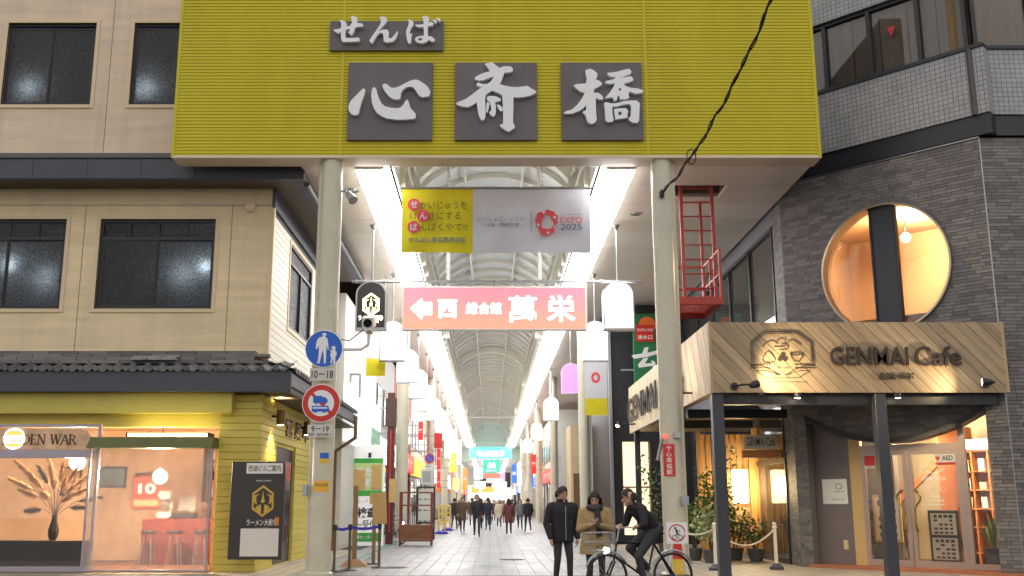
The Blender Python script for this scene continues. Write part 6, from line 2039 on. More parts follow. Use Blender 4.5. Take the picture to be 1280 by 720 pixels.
# hanging white and yellow banner on the right
hb_ = thing('hanging_banner', (RXX + .3, 33.5, 4.2), 'white hanging banner with red ring mark and yellow hem on the right', 'banner')
hx0, hx1 = GX(731, 490, 33.5), GX(759, 490, 33.5)
hz0, hz1, hzm = GZ(519, 33.5), GZ(450, 33.5), GZ(498, 33.5)
m = MB(); m.box(hx0, hx1, 33.5, 33.51, hzm, hz1); m.build('cloth', pbr('white_cloth', sr(206, 206, 214), .8), hb_)
m = MB(); m.box(hx0, hx1, 33.5, 33.51, hz0, hzm - .002); m.build('yellow_hem', M_clothy, hb_)
m = MB(); m.tube([(hx0 - .05, 33.5, hz1), (hx1 + .05, 33.5, hz1)], .03, 8); m.build('top_pole', M_steel, hb_)
m = MB()
for k in range(10):
    a = 2 * PI * k / 10; m.lathe([(.05, 0), (.05, .004 + .0006 * (k % 3))], ((hx0 + hx1) / 2 + .11 * math.cos(a), 33.499, (hzm + hz1) / 2 + .05 + .14 * math.sin(a)), (0, -1, 0), 10)
m.build('ring_mark', M_coral, hb_)
for x in (hx0 + .05, hx1 - .05):
    m = MB(); m.tube([(x, 33.5, hz1), (x, 33.5, SOF)], .012, 6); m.build('wire', M_steel, hb_)
lb = thing('blank_banner', (-3.5, 31, 4.6), 'white hanging banner with yellow hem beside the security camera', 'banner')
x0_, x1_ = GX(457, 440, 31), GX(481, 440, 31)
m = MB(); m.box(x0_, x1_, 31.2, 31.21, GZ(448, 31.2), GZ(400, 31.2)); m.build('cloth', M_clothw, lb)
m = MB(); m.box(x0_, x1_, 31.2, 31.21, GZ(470, 31.2), GZ(448.3, 31.2)); m.build('yellow_hem', M_clothy, lb)
for x in (x0_ + .05, x1_ - .05):
    m = MB(); m.tube([(x, 31.205, GZ(400, 31.2)), (x, 31.205, SOF)], .012, 6); m.build('wire', M_steel, lb)

# security camera and flood light on the left pillar
cc = thing('security_camera', (-2.4, 20.1, 5.0), 'white security camera on a bent arm reaching from the left pillar', 'camera')
cp = W(462, 405, 20.2)
m = MB(); m.tube([(PLX + .1, 20.2, cp.z - .52), (cp.x - .15, 20.2, cp.z - .52), (cp.x - .02, 20.2, cp.z - .42), (cp.x, 20.2, cp.z - .12)], .032, 8); m.build('arm', M_white, cc, True)
m = MB(); m.lathe([(.06, .0), (.09, .02), (.03, .06)], (cp.x, 20.2, cp.z - .2), n=14); m.build('collar', pbr('tan_collar', sr(186, 150, 116), .5), cc, True)
m = MB(); m.obox((cp.x, 20.1, cp.z + .03), (.115, 0, 0), (0, .22, .06), (0, -.025, .10)); m.build('housing', M_white, cc)
m = MB(); m.lathe([(.085, 0), (.085, .03), (.03, .032)], (cp.x, 19.885, cp.z - .035), (0, -1, -.28), 16); m.build('lens', pbr('camera_black', sr(24, 24, 28), .15), cc, True)
m = MB(); m.tube([(PLX + .15, 20.2, cp.z - .3), (cp.x - .4, 20.2, cp.z - .34), (cp.x - .12, 20.2, cp.z - .12)], .012, 6); m.build('cable', M_cable, cc, True)
fd = thing('flood_light', (-2.95, 20.1, 7.4), 'small grey flood light bracketed on top of the left pillar', 'lamp')
fp = W(438, 246, 20.2)
m = MB(); m.tube([(PLX + .15, 20.2, fp.z + .12), (fp.x - .08, 20.2, fp.z + .12)], .02, 6); m.build('bracket', M_steel, fd)
m = MB(); m.lathe([(.07, -.12), (.09, .02), (.1, .14)], fp, (.5, -.5, -.7), 16); m.build('head', M_steel, fd, True)

# ------------------------------------------------------------------ traffic signs on the left pillar
SYP = 19.93
M_blue = pbr('sign_blue_paint', sr(30, 96, 200), .4); M_signw = pbr('sign_white_paint', sr(236, 236, 236), .4); M_signr = pbr('sign_red_paint', sr(206, 44, 36), .4)
M_plate = pbr('plate_grey_white', sr(206, 204, 196), .45)
def disc(c, r, mat, parent, y, name, t=.006, n=40):
    m = MB(); m.lathe([(r, 0), (r, t)], (c.x, y, c.z), (0, -1, 0), n); return m.build(name, mat, parent)
def shape(loops, c, s, y, mat, parent, name, t=.003):
    m = MB()
    for l in loops: m.poly([[(p[0] * s, p[1] * s) for p in l]], (c.x, y, c.z), (1, 0, 0), (0, 0, 1), (0, -1, 0), t)
    return m.build(name, mat, parent)
def straps(c, parent):
    for dz in (-.12, .12):
        m = MB(); m.lathe([(.225, 0), (.225, .03)], (PLX, 20.25, c.z + dz), n=24, cap=False); m.build('strap', M_steel, parent)
        m = MB(); m.box(PLX - .05, PLX + .05, SYP + .002, 20.05, c.z + dz, c.z + dz + .03); m.build('bracket', M_steel, parent)
c1 = W(405, 436, SYP)
ps = thing('pedestrian_sign', (c1.x, SYP, c1.z - .37), 'round blue sign with white adult and child on the left pillar', 'sign')
disc(c1, .375, M_signw, ps, SYP, 'rim'); disc(c1, .36, M_blue, ps, SYP - .0065, 'face', .003)
man = [(-.10, .66), (-.03, .74), (-.13, .72), (-.1, .80), (.0, .84), (.1, .80), (.13, .72), (.05, .72), (.05, .62), (.16, .55), (.22, .25), (.24, -.02), (.19, -.05), (.14, .2), (.12, .0), (.13, -.38), (.12, -.72), (.16, -.76), (.02, -.76), (.0, -.35), (-.06, -.05), (-.12, -.35), (-.2, -.72), (-.18, -.76), (-.36, -.76), (-.34, -.70), (-.3, -.70), (-.26, -.3), (-.26, .05), (-.30, .15), (-.34, -.02), (-.42, .0), (-.42, .25), (-.34, .52), (-.22, .62), (-.1, .62)]
kid = [(.42, .05), (.36, .0), (.36, .12), (.46, .12), (.5, .16), (.52, .08), (.56, .04), (.52, -.06), (.60, -.16), (.60, -.34), (.55, -.36), (.56, -.45), (.54, -.68), (.56, -.70), (.46, -.70), (.46, -.5), (.42, -.5), (.40, -.70), (.32, -.70), (.34, -.66), (.36, -.4), (.30, -.36), (.34, -.16), (.28, -.02), (.24, .0), (.26, -.06), (.36, -.1)]
shape([man], c1, .38, SYP - .0096, M_signw, ps, 'adult_figure'); shape([kid], c1, .42, SYP - .0096, M_signw, ps, 'child_figure')
straps(c1, ps)
def plate(px0, py0, px1, py1, label, lines):
    a, b = W(px0, py1, SYP), W(px1, py0, SYP)
    t = thing('time_plate', ((a.x + b.x) / 2, SYP, a.z), label, 'sign')
    m = MB(); m.bbox(a.x, b.x, SYP, SYP + .012, a.z, b.z, .004); pl_ = m.build('plate', M_plate, t)
    for s, f0, f1, wf in lines:
        text(s, ((a.x + b.x) / 2, SYP - .0025, a.z + (b.z - a.z) * (f0 + f1) / 2), (b.x - a.x) * wf, (b.z - a.z) * (f1 - f0), M_ink, pl_, bold=.015)
    m = MB(); m.box(PLX - .03, PLX + .03, SYP + .013, 20.05, (a.z + b.z) / 2 - .02, (a.z + b.z) / 2 + .02); m.build('bracket', M_steel, t)
plate(387, 460, 419, 476, 'small grey plate reading 10-18 below the blue sign', [('10－18', .2, .8, .86)])
c2 = W(401.5, 504, SYP)
ts = thing('no_trucks_sign', (c2.x, SYP, c2.z - .37), 'round red ringed sign with blue truck and bus on the left pillar', 'sign')
disc(c2, .375, M_signw, ts, SYP, 'rim'); disc(c2, .36, M_signr, ts, SYP - .0065, 'ring', .003); disc(c2, .255, M_signw, ts, SYP - .0098, 'face', .003)
bar_ = [(-.62, .50), (-.50, .62), (.62, -.50), (.50, -.62)]
shape([bar_], c2, .37, SYP - .0130, M_signr, ts, 'slash')
truck = [(-.42, .38), (-.42, .02), (-.34, .02), (-.28, -.05), (-.20, -.05), (-.16, .02), (.10, .02), (.14, -.05), (.24, -.05), (.28, .02), (.34, .02), (.34, .18), (.20, .32), (.06, .32), (.06, .38)]
bus = [(-.46, -.14), (.36, -.14), (.42, -.22), (.42, -.44), (.28, -.44), (.22, -.50), (.12, -.50), (.08, -.44), (-.18, -.44), (-.24, -.50), (-.34, -.50), (-.38, -.44), (-.48, -.44), (-.48, -.20)]
shape([truck], c2, .37, SYP - .0162, M_blue, ts, 'truck_figure'); shape([bus], c2, .37, SYP - .0162, M_blue, ts, 'bus_figure')
shape([[(-.42 + .13 * k, -.20), (-.32 + .13 * k, -.20), (-.32 + .13 * k, -.30), (-.42 + .13 * k, -.30)] for k in range(6)], c2, .37, SYP - .0194, M_signw, ts, 'bus_windows', .001)
straps(c2, ts)
plate(384, 531, 416, 547, 'small grey plate reading 9-19 below the red ringed sign', [('9－19', .46, .9, .7), ('日曜・休日を除く', .1, .36, .86)])
# stickers on the pillars
def wrap(px, x, r, z0, z1, a0_, a1_, mat, parent, name, yc=20.25):
    m = MB(); vs = []; n = 8
    for k in range(n + 1):
        a = a0_ + (a1_ - a0_) * k / n
        vs += [(x + (r + .003) * math.sin(a), yc - (r + .003) * math.cos(a), z0), (x + (r + .003) * math.sin(a), yc - (r + .003) * math.cos(a), z1)]
    m.add(vs, [(2 * k, 2 * k + 1, 2 * k + 3, 2 * k + 2) for k in range(n)])
    return m.build(name, mat, parent)
pd = 20.03
wrap(0, PLX, .215, GZ(573, pd), GZ(566, pd), -.1, .7, M_blue, pill['l'], 'blue_sticker'); wrap(0, PLX, .215, GZ(579, pd), GZ(573.3, pd), -.1, .7, pbr('yellow_sticker', sr(230, 190, 40), .5), pill['l'], 'yellow_sticker')
ys = wrap(0, PLX, .215, GZ(615, pd), GZ(601, pd), -.7, .8, pbr('amber_sticker', sr(232, 180, 60), .5), pill['l'], 'amber_band')
text('足元注意', (PLX + .02, pd - .005, GZ(606, pd)), .26, .06, M_ink, ys)
m = MB(); m.bbox(PLX - .36, PLX - .26, 20.12, 20.2, 1.5, 1.72, .01); m.build('switch_box', M_steel, pill['l'])
a, b = W(830, 595, pd - .01), W(843, 555, pd - .01)
m = MB(); m.box(a.x, b.x, pd - .012, pd - .002, a.z, b.z); rst = m.build('red_label', M_signr, pill['r'])
for k, ch in enumerate('↑心斎橋駅'): text(ch, ((a.x + b.x) / 2, pd - .014, b.z - .08 - k * .115), .11, .095, M_signw, rst, bold=.01)
m = MB(); m.bbox(PRX + .12, PRX + .26, 19.98, 20.06, GZ(632, pd), GZ(620, pd), .008); m.build('small_box', M_steel, pill['r'])
m = MB(); m.bbox(PRX + .02, PRX + .16, 19.97, 20.06, GZ(548, pd), GZ(540, pd), .008); m.build('junction_box', M_steel, pill['r'])
m = MB(); m.ball((PRX - .17, 19.95, GZ(546, pd)), .05, n=12, m=8); m.build('red_lamp', glow('red_indicator', (1, .08, .05), 2), pill['r'], True)
m = MB(); m.bar((PRX - .3, 20.1, GZ(575, pd)), (PRX - .2, 20.0, GZ(545, pd)), .05); m.build('hose_bracket', M_steel, pill['r'])
# no cycling board with red and yellow foot
ncx = W(846, 666, 19.7)
ncs = thing('no_cycling_stand', (ncx.x, 19.7, 0), 'white no cycling board on a red and yellow stand by the right pillar', 'sign')
m = MB(); m.bbox(ncx.x - .20, ncx.x + .20, 19.68, 19.70, ncx.z - .20, ncx.z + .20, .02); bb = m.build('board', M_signw, ncs)
m = MB()
for j in range(24):
    a0_, a1_ = 2 * PI * j / 24, 2 * PI * (j + 1) / 24
    m.bar((ncx.x + .15 * math.cos(a0_), 19.676, ncx.z + .15 * math.sin(a0_)), (ncx.x + .15 * math.cos(a1_), 19.676, ncx.z + .15 * math.sin(a1_)), .004, .022)
m.build('ring', M_signr, bb)
m = MB()
for (p, q, w) in (((-.02, .06), (.01, -.02), .035), ((.01, -.02), (.05, -.03), .02), ((.01, -.02), (-.03, -.06), .02), ((-.02, .05), (.06, .03), .015)):
    m.bar((ncx.x + p[0], 19.675, ncx.z + p[1]), (ncx.x + q[0], 19.675, ncx.z + q[1]), .004, w)
m.lathe([(.022, 0), (.022, .004)], (ncx.x - .03, 19.678, ncx.z + .085), (0, -1, 0), 10)
for dx in (-.05, .06):
    for j in range(12):
        a0_, a1_ = 2 * PI * j / 12, 2 * PI * (j + 1) / 12
        m.bar((ncx.x + dx + .04 * math.cos(a0_), 19.6745, ncx.z - .08 + .04 * math.sin(a0_)), (ncx.x + dx + .04 * math.cos(a1_), 19.6745, ncx.z - .08 + .04 * math.sin(a1_)), .003, .01)
m.build('cyclist_figure', M_ink, bb)
zt = ncx.z - .2
for (z0, z1, w0, w1, mt) in ((zt - .28, zt, .09, .07, M_signr), (zt - .60, zt - .282, .11, .09, pbr('yellow_stand', sr(230, 190, 40), .5)), (.06, zt - .602, .15, .11, M_signr)):
    m = MB(); m.add([(ncx.x - w0, 19.66, z0), (ncx.x + w0, 19.66, z0), (ncx.x + w1, 19.66, z1), (ncx.x - w1, 19.66, z1), (ncx.x - w0, 19.72, z0), (ncx.x + w0, 19.72, z0), (ncx.x + w1, 19.72, z1), (ncx.x - w1, 19.72, z1)], [(0, 1, 2, 3), (5, 4, 7, 6), (0, 4, 5, 1), (3, 2, 6, 7), (0, 3, 7, 4), (1, 5, 6, 2)]); m.build('stand_panel', mt, ncs)
m = MB(); m.bbox(ncx.x - .2, ncx.x + .2, 19.5, 19.9, 0, .06, .015); m.build('foot', M_black, ncs)
for s in (-1, 1):
    m = MB(); m.bar((ncx.x + s * .185, 19.69, .06), (ncx.x + s * .1, 19.69, zt), .02); m.build('side_rail', M_signw, ncs)
# ------------------------------------------------------------------ clinic on the left behind the corner building
CLX = -4.45
cl_ = thing('clinic_shop', (-6, 36, 0), 'white clinic shop with a long lit fascia behind the corner building', 'building')
M_offw = pbr('off_white_wall', sr(216, 212, 204), .5, grime=.15, gscale=.8)
m = MB(); m.box(-9, CLX - .1, 31.6, 40.6, 0, 7.9); m.build('wall', M_offw, cl_)
m = MB(); m.bbox(CLX - .1, CLX + .15, 31.6, 40.4, 3.25, 5.05, .02); f_ = m.build('fascia', glow('clinic_fascia', (.93, .96, .95), .75), cl_)
m = MB(); m.box(CLX + .151, CLX + .157, 37.2, 40.3, 3.3, 4.1); m.build('green_strip', pbr('pale_green_print', sr(120, 196, 160), .5), f_)
text('クリニック', (CLX + .16, 38.7, 3.7), 2.8, .5, M_signw, f_, ex=(0, 1, 0), bold=.01)
text('Clinic', (CLX + .16, 35.5, 4.5), 2.4, .5, pbr('pale_green_print', sr(120, 196, 160), .5), f_, ex=(0, 1, 0))
m = MB(); m.bar((CLX + .1, 31.7, 5.05), (CLX + .1, 31.7, 5.35), .06); m.bar((CLX + .1, 31.7, 5.32), (CLX + .4, 31.7, 5.32), .06); m.bar((CLX + .4, 31.7, 5.32), (CLX + .4, 31.7, 4.6), .06); m.build('sign_bracket', M_steel, cl_)
CBY = 34.6
gx0, gx1 = GX(434, 620, CBY), GX(480, 620, CBY)
cbd = thing('clinic_board', ((gx0 + gx1) / 2, CBY, .1), 'green and white test reception board covered with brown paper patches', 'sign')
M_green = pbr('green_print', sr(72, 176, 72), .5); M_pgreen = pbr('pale_green_print2', sr(196, 224, 150), .5); M_kraft = pbr('kraft_paper', sr(206, 170, 112), .7, var=.1, vscale=5)
def cb_(y): return GZ(y, CBY)
m = MB(); m.box(gx0 - .3, gx1, CBY + .012, CBY + .08, 0, 3.3); m.build('panel', glow('clinic_panel', (.95, .95, .93), .25), cbd)
for (y0_, y1_, mt, nm_) in ((573, 579, M_green, 'green_rule'), (579.2, 613, M_pgreen, 'pale_field'), (613.2, 620, M_green, 'green_rule'), (666, 677, M_green, 'green_rule')):
    m = MB(); m.box(gx0 - .3, gx1 - .06, CBY, CBY + .011, cb_(y1_), cb_(y0_)); m.build(nm_, mt, cbd)
m = MB(); m.box(gx1 - .13, gx1 - .06, CBY - .002, CBY + .010, cb_(666), cb_(620)); m.build('green_rule', M_green, cbd)
def ctext(s, x0, x1, y0_, y1_, mat, bold=.015):
    a, b = W(x0, y1_, CBY - .004), W(x1, y0_, CBY - .004)
    text(s, ((a.x + b.x) / 2, CBY - .004, (a.z + b.z) / 2), b.x - a.x, b.z - a.z, mat, cbd, bold=bold)
M_dk = pbr('dark_grey_print', sr(50, 50, 54), .6)
ctext('検査', 446, 471, 634, 647, M_dk, .03); ctext('CR', 434, 445.5, 634, 647, M_green, .03); ctext('〜受付', 444, 470, 650, 661, M_dk, .01); ctext('さクリニック 監', 434, 466, 624, 629, M_greyp, 0)
ctext('しろた', 436, 466, 584, 596, M_signw, .05); ctext('無料', 456, 468, 598, 608, M_signw, .04); ctext('検査センター', 440, 467, 669, 674, M_signw, .02)
for (x0, y0_, x1, y1_, rz) in ((434, 587, 457, 613, .0), (464, 581, 477, 612, .0), (462, 616, 476, 630, .06), (434, 647, 442, 660, .0)):
    a, b = W(x0, y1_, CBY - .012), W(x1, y0_, CBY - .012)
    m = MB(); m.box(a.x, b.x, CBY - .014, CBY - .010, a.z, b.z); m.build('paper_patch', M_kraft, cbd)
m = MB(); m.tube([(gx1 - .5, CBY - .05, cb_(566)), (gx1 - .5, CBY - .05, cb_(572))], .05, 10); m.build('lamp_knob', M_black, cbd)
# brown post and white shutter beside it
bp2 = thing('brown_gate_post', (GX(487, 640, 36), 36, 0), 'dark red brown steel post beside the clinic board', 'post')
xx = GX(487, 640, 36)
m = MB(); m.bbox(xx - .13, xx + .13, 35.9, 36.1, 0, 5.2, .01); m.build('shaft', pbr('maroon_steel', sr(96, 52, 52), .5, var=.15), bp2)
m = MB(); m.bbox(xx - .02, xx + .03, 35.86, 35.9, .4, 3.9, .005); m.build('red_pole', M_signr, bp2)
m = MB(); m.bbox(xx - .2, xx + .2, 35.82, 35.89, 4.0, 5.0, .01); m.build('meter_box', pbr('brown_box', sr(86, 62, 58), .5), bp2)
m = MB(); m.bbox(xx - .02, xx - .01 + .25, 35.80, 35.895, 1.4, 2.2, .004); m.build('hung_paper', M_kraft, bp2)

# ------------------------------------------------------------------ shop rows inside the arcade
SPAL = {'red': sr(206, 46, 40), 'white': sr(236, 236, 234), 'yellow': sr(232, 196, 60), 'blue': sr(44, 92, 190), 'green': sr(40, 140, 90), 'orange': sr(228, 120, 50), 'pink': sr(226, 110, 150), 'cream': sr(226, 214, 186), 'black': sr(40, 40, 44)}
def solid(c): return pbr('paint_' + c, SPAL[c], .5)
def lit(c, s=1.6): return glow('lit_%s_%.1f' % (c, s), SPAL[c], s)
def shop(side, y0, y1, h, wall, fas, words, label, x=4.6, bright=1.6, win=.9, upper=True):
    s = -1 if side == 'l' else 1
    X = s * x
    t = thing('arcade_shop', (s * (x + 2), (y0 + y1) / 2, 0), label, 'shop', 'shops lining the arcade')
    def bx(mbx, xa, xb, *r): mbx.box(min(xa, xb), max(xa, xb), *r)
    m = MB(); bx(m, X + s * .6, X + s * 4, y0, y1, 0, h); bx(m, X, X + s * .6, y0, y1, 3.0, h); bx(m, X, X + s * .6, y0, y0 + .3, 0, 3.0); bx(m, X, X + s * .6, y1 - .3, y1, 0, 3.0); m.build('wall', wall, t)
    m = MB(); bx(m, X + s * .5, X + s * .55, y0 + .3, y1 - .3, .02, 3.0); m.build('lit_interior', glow('shop_interior_%.1f' % bright, (1, .93, .80), bright), t)
    n = max(2, int((y1 - y0) / 1.6))
    for k in range(n + 1):
        y = y0 + .3 + (y1 - y0 - .6) * k / n
        m = MB(); bx(m, X + s * .1, X + s * .18, y - .035, y + .035, 0, 3.0); m.build('mullion', M_alu, t)
    m = MB(); bx(m, X + s * .12, X + s * .128, y0 + .3, y1 - .3, .1, 3.0); m.build('shop_glass', M_clear, t)
    m = MB(); bx(m, X - s * .22, X, y0 + .15, y1 - .15, 3.05, 4.0); f_ = m.build('fascia', lit(fas), t)
    text(words, (X - s * .225, (y0 + y1) / 2, 3.52), (y1 - y0) * .7, .55, M_wht if fas not in ('white', 'cream', 'yellow') else M_dk, f_, ex=(0, -s, 0) if s > 0 else (0, 1, 0), bold=.02)
    m = MB()
    zz = 1.0
    for k in range(int((y1 - y0) / 1.3)):
        y = y0 + .7 + k * 1.3
        bx(m, X + s * .18, X + s * .45, y - .4, y + .4, .02, zz + .3 * ((k * 7) % 3))
    m.build('display_stock', solid(['cream', 'red', 'blue', 'yellow', 'white'][int(y0) % 5]), t, kind='stuff')
    if upper:
        for k in range(int((y1 - y0) / 2.6)):
            y = y0 + 1.3 + k * 2.6
            m = MB(); bx(m, X - s * .03, X, y - .7, y + .7, 4.6, 6.2); w_ = m.build('window', M_alu, t)
            m = MB(); bx(m, X - s * .045, X - s * .031, y - .62, y + .62, 4.68, 6.12); m.build('pane', pbr('window_dark', sr(60, 66, 74), .15), w_)
    return t
shop('l', 40.8, 49, 7.9, pbr('grey_shopwall', sr(150, 148, 146), .6), 'white', '本町薬局', 'grey walled shop just behind the second left pillar', bright=1.3)
shop('l', 49.2, 60, 7.9, pbr('red_shopwall', sr(150, 60, 52), .6), 'red', 'カラオケ', 'red walled shop with a red fascia on the left')
shop('l', 60.2, 72, 7.9, M_offw, 'yellow', 'うどん 居酒屋', 'white walled shop with a yellow fascia on the left', bright=2.2)
shop('l', 72.2, 86, 7.9, pbr('tan_shopwall', sr(186, 164, 130), .6), 'white', 'ドラッグストア', 'tan walled shop with a white fascia on the left', bright=2.4)
shop('l', 86.2, 104, 7.9, M_offw, 'orange', '食堂 ラーメン', 'white walled shop with an orange fascia on the left', bright=2.4)
shop('l', 104.2, 130, 7.9, M_offw, 'white', 'くすり 化粧品', 'farthest white shop on the left', bright=2.6)
shop('r', 72.2, 88, 7.9, M_offw, 'red', '薬 ドラッグ', 'white walled shop with a red fascia, nearest on the right row', bright=1.6, x=4.75)
shop('r', 88.2, 108, 7.9, pbr('tan_shopwall', sr(186, 164, 130), .6), 'blue', 'メガネ 眼鏡', 'tan walled shop with a blue fascia on the right', bright=2.0, x=4.75)
shop('r', 108.2, 130, 7.9, M_offw, 'white', 'カフェ 喫茶', 'farthest white shop on the right', bright=2.4, x=4.75)
# projecting signs
def proj(px0, py0, px1, py1, D, mat, words, label, tm=None, thick=.16, side=-1):
    a, b = W(px0, py1, D), W(px1, py0, D)
    t = thing('projecting_sign', ((a.x + b.x) / 2, D, a.z), label, 'sign', 'projecting shop signs in the arcade')
    m = MB(); m.bbox(a.x, b.x, D - thick / 2, D + thick / 2, a.z, b.z, .01); pn = m.build('panel', mat, t)
    n = len(words)
    w, h = b.x - a.x, b.z - a.z
    if words:
        vert = h > w * 1.2
        for k, ch in enumerate(words):
            sz = min(w, h / n) * .78 if vert else min(h * .8, w / n * .85)
            o = ((a.x + b.x) / 2, D - thick / 2 - .004, b.z - h / n * (k + .5)) if vert else (a.x + w / n * (k + .5), D - thick / 2 - .004, (a.z + b.z) / 2)
            text(ch, o, sz, sz, tm or M_wht, pn, bold=.02)
    xw = side * 4.6
    for z in (a.z + h * .2, b.z - h * .2):
        m = MB(); m.bar((a.x if side < 0 else b.x, D, z), (xw, D, z), .05); m.build('bracket', M_steel, t)
    return t
proj(497, 500, 506, 552, 39.5, lit('cream', 1.8), 'お好み焼', 'tall cream lit projecting sign with brown characters beside the second left pillar', M_dk)
proj(523, 527, 529, 550, 47, lit('red', 1.0), '薬', 'short red projecting sign behind the second left pillar')
proj(543, 541, 553, 560, 50, solid('red'), '', 'red framed projecting sign over the yellow barrier')
proj(546, 552, 551, 610, 52, lit('red', 1.0), 'カラオケ', 'tall red projecting sign above the yellow barrier')
proj(556, 536, 565, 572, 60, lit('white', 3), '酒', 'white lit projecting sign on the left, two shops down')
proj(562, 566, 571, 590, 70, lit('yellow', 1.6), '丼', 'yellow lit projecting sign low on the left')
proj(568, 552, 576, 580, 84, lit('white', 3), '薬', 'white lit projecting sign farther down on the left')
proj(566, 598, 574, 612, 66, glow('lit_fire', (1, .38, .1), 3.0), '', 'glowing orange lantern box low on the left')
proj(578, 585, 584, 612, 92, lit('orange', 1.6), '食', 'orange lit projecting sign far down on the left')
proj(664, 568, 670, 592, 66, lit('red', .7), '薬', 'narrow red projecting sign on the right row', side=1)
proj(640, 580, 646, 604, 112, lit('blue', 1.2), '眼', 'blue projecting sign far down on the right', side=1)
proj(647, 588, 652, 606, 96, lit('white', 2), '茶', 'white projecting sign far down on the right', side=1)

# teal sign across the end of the arcade, green board hanging beyond
TY = 126
te = thing('teal_sign', (AX, TY, GZ(572, TY)), 'long glowing turquoise sign across the far end of the arcade', 'sign')
a, b = W(587, 573, TY), W(639, 559, TY)
m = MB(); m.bbox(a.x, b.x, TY - .2, TY + .2, a.z, b.z, .03); m.build('panel', glow('teal_lit', (.10, .75, .82), 1.3), te)
text('せんば心斎橋', ((a.x + b.x) / 2, TY - .21, (a.z + b.z) / 2 - .1), (b.x - a.x) * .66, .75, glow('teal_white', (1, 1, 1), 4), te, bold=.04)
for x in (a.x + .6, b.x - .6):
    m = MB(); m.bar((x, TY, b.z), (x, TY, 10.5), .16); m.build('hanger', M_rib, te)
GY2 = 140
gs = thing('green_shop_board', (AX, GY2, GZ(598, GY2)), 'green hanging board with a white double arch mark and red strip at the far end', 'sign')
a, b = W(604, 591, GY2), W(625, 575, GY2)
m = MB(); m.bbox(a.x, b.x, GY2 - .1, GY2 + .1, a.z, b.z, .02); m.build('panel', glow('green_lit', (.05, .42, .25), 1.2), gs)
cx_, cz_, s_ = (a.x + b.x) / 2, (a.z + b.z) / 2 + .15, .62
m = MB(); m.poly([[(-.9 * s_, -.6 * s_), (-.75 * s_, .35 * s_), (-.45 * s_, .75 * s_), (-.15 * s_, .35 * s_), (0, .0), (.15 * s_, .35 * s_), (.45 * s_, .75 * s_), (.75 * s_, .35 * s_), (.9 * s_, -.6 * s_), (.35 * s_, -.6 * s_), (.0, -.45 * s_), (-.35 * s_, -.6 * s_)]], (cx_, GY2 - .11, cz_), (1, 0, 0), (0, 0, 1), (0, -1, 0), .02); m.build('arch_mark', glow('green_white', (1, 1, 1), 1.6), gs)
text('モスバーガー', (cx_, GY2 - .11, a.z + .3), 1.5, .28, glow('green_white', (1, 1, 1), 1.6), gs, bold=.02)
a2, b2 = W(604, 598, GY2), W(625, 592, GY2)
m = MB(); m.bbox(a2.x, b2.x, GY2 - .1, GY2 + .1, a2.z, b2.z, .02); m.build('red_strip', glow('red_strip', (.7, .16, .1), 1.1), gs)
for x in (a.x + .2, b.x - .2):
    m = MB(); m.bar((x, GY2, b.z), (x, GY2, 9.2), .06); m.build('hanger', M_steel, gs)
# the street beyond
fa = thing('far_arcade_roof', (AX, 185, 0), 'second arcade roof with white light strips beyond the turquoise sign', 'roof')
m = MB(); m.box(XL, VL, 134, 235, 8.4, 8.6); m.box(VR, 5, 134, 235, 8.4, 8.6); m.build('ceiling', M_white, fa)
m = MB(); vs = []
for k in range(13):
    x, z = arc(-1 + k / 6); vs += [(x, 134, z - .8), (x, 235, z - .8)]
m.add(vs, [(2 * k, 2 * k + 1, 2 * k + 3, 2 * k + 2) for k in range(12)]); m.build('vault', M_pane, fa)
for x in (VL - .2, VR + .2):
    m = MB(); m.box(x - .25, x + .25, 134.2, 234, 8.2, 8.38); m.build('light_strip', M_tube, fa)
for i, (yy, c) in enumerate(((134.5, 'white'), (155, 'yellow'), (180, 'white'))):
    for sd in 'lr':
        shop(sd, yy, yy + 20, 7.9, M_offw, [c, 'orange', 'red'][i] if sd == 'l' else [c, 'blue', 'white'][i], '商店', 'shop %s past the turquoise sign on the %s side' % (['first', 'second', 'third'][i], 'left' if sd == 'l' else 'right'), bright=1.5, x=4.6, upper=False)
eb = thing('far_building', (0, 240, 0), 'bright lit building closing the far end of the street', 'building')
m = MB(); m.box(-12, 12, 238, 244, 0, 14); m.build('wall', M_offw, eb)
m = MB(); m.box(-5, 5, 237.8, 237.98, .2, 5.5); m.build('lit_window', glow('end_window', (1, .9, .76), .7), eb)

for k, (px, py, D, c, wd, ht) in enumerate(((600, 606, 150, 'cream', 1.6, 1.0), (622, 604, 160, 'white', 1.4, 1.2), (594, 612, 170, 'orange', 1.2, 1.0), (630, 612, 150, 'white', .8, 2.2), (610, 612, 200, 'orange', 2.4, 1.0), (626, 596, 200, 'pink', 1.6, 1.6), (598, 592, 190, 'white', 1.6, 2.0), (617, 600, 228, 'white', 3.0, 1.2), (607, 603, 232, 'black', 2.6, 2.4), (632, 600, 210, 'black', 2.0, 3.0))):
    p = W(px, py, D)
    t = thing('hanging_shop_sign', (p.x, D, p.z - ht / 2), '%s hanging shop sign deep in the second arcade, number %s from the front' % (c, ['one', 'two', 'three', 'four', 'five', 'six', 'seven', 'eight', 'nine', 'ten'][k]), 'sign', 'small hanging signs past the turquoise sign')
    m = MB(); m.bbox(p.x - wd / 2, p.x + wd / 2, D - .1, D + .1, p.z - ht / 2, p.z + ht / 2, .02); m.build('panel', lit(c, 2.6) if c != 'black' else solid('black'), t)
    m = MB(); m.bar((p.x, D, p.z + ht / 2), (p.x, D, 8.4), .06); m.build('hanger', M_steel, t)

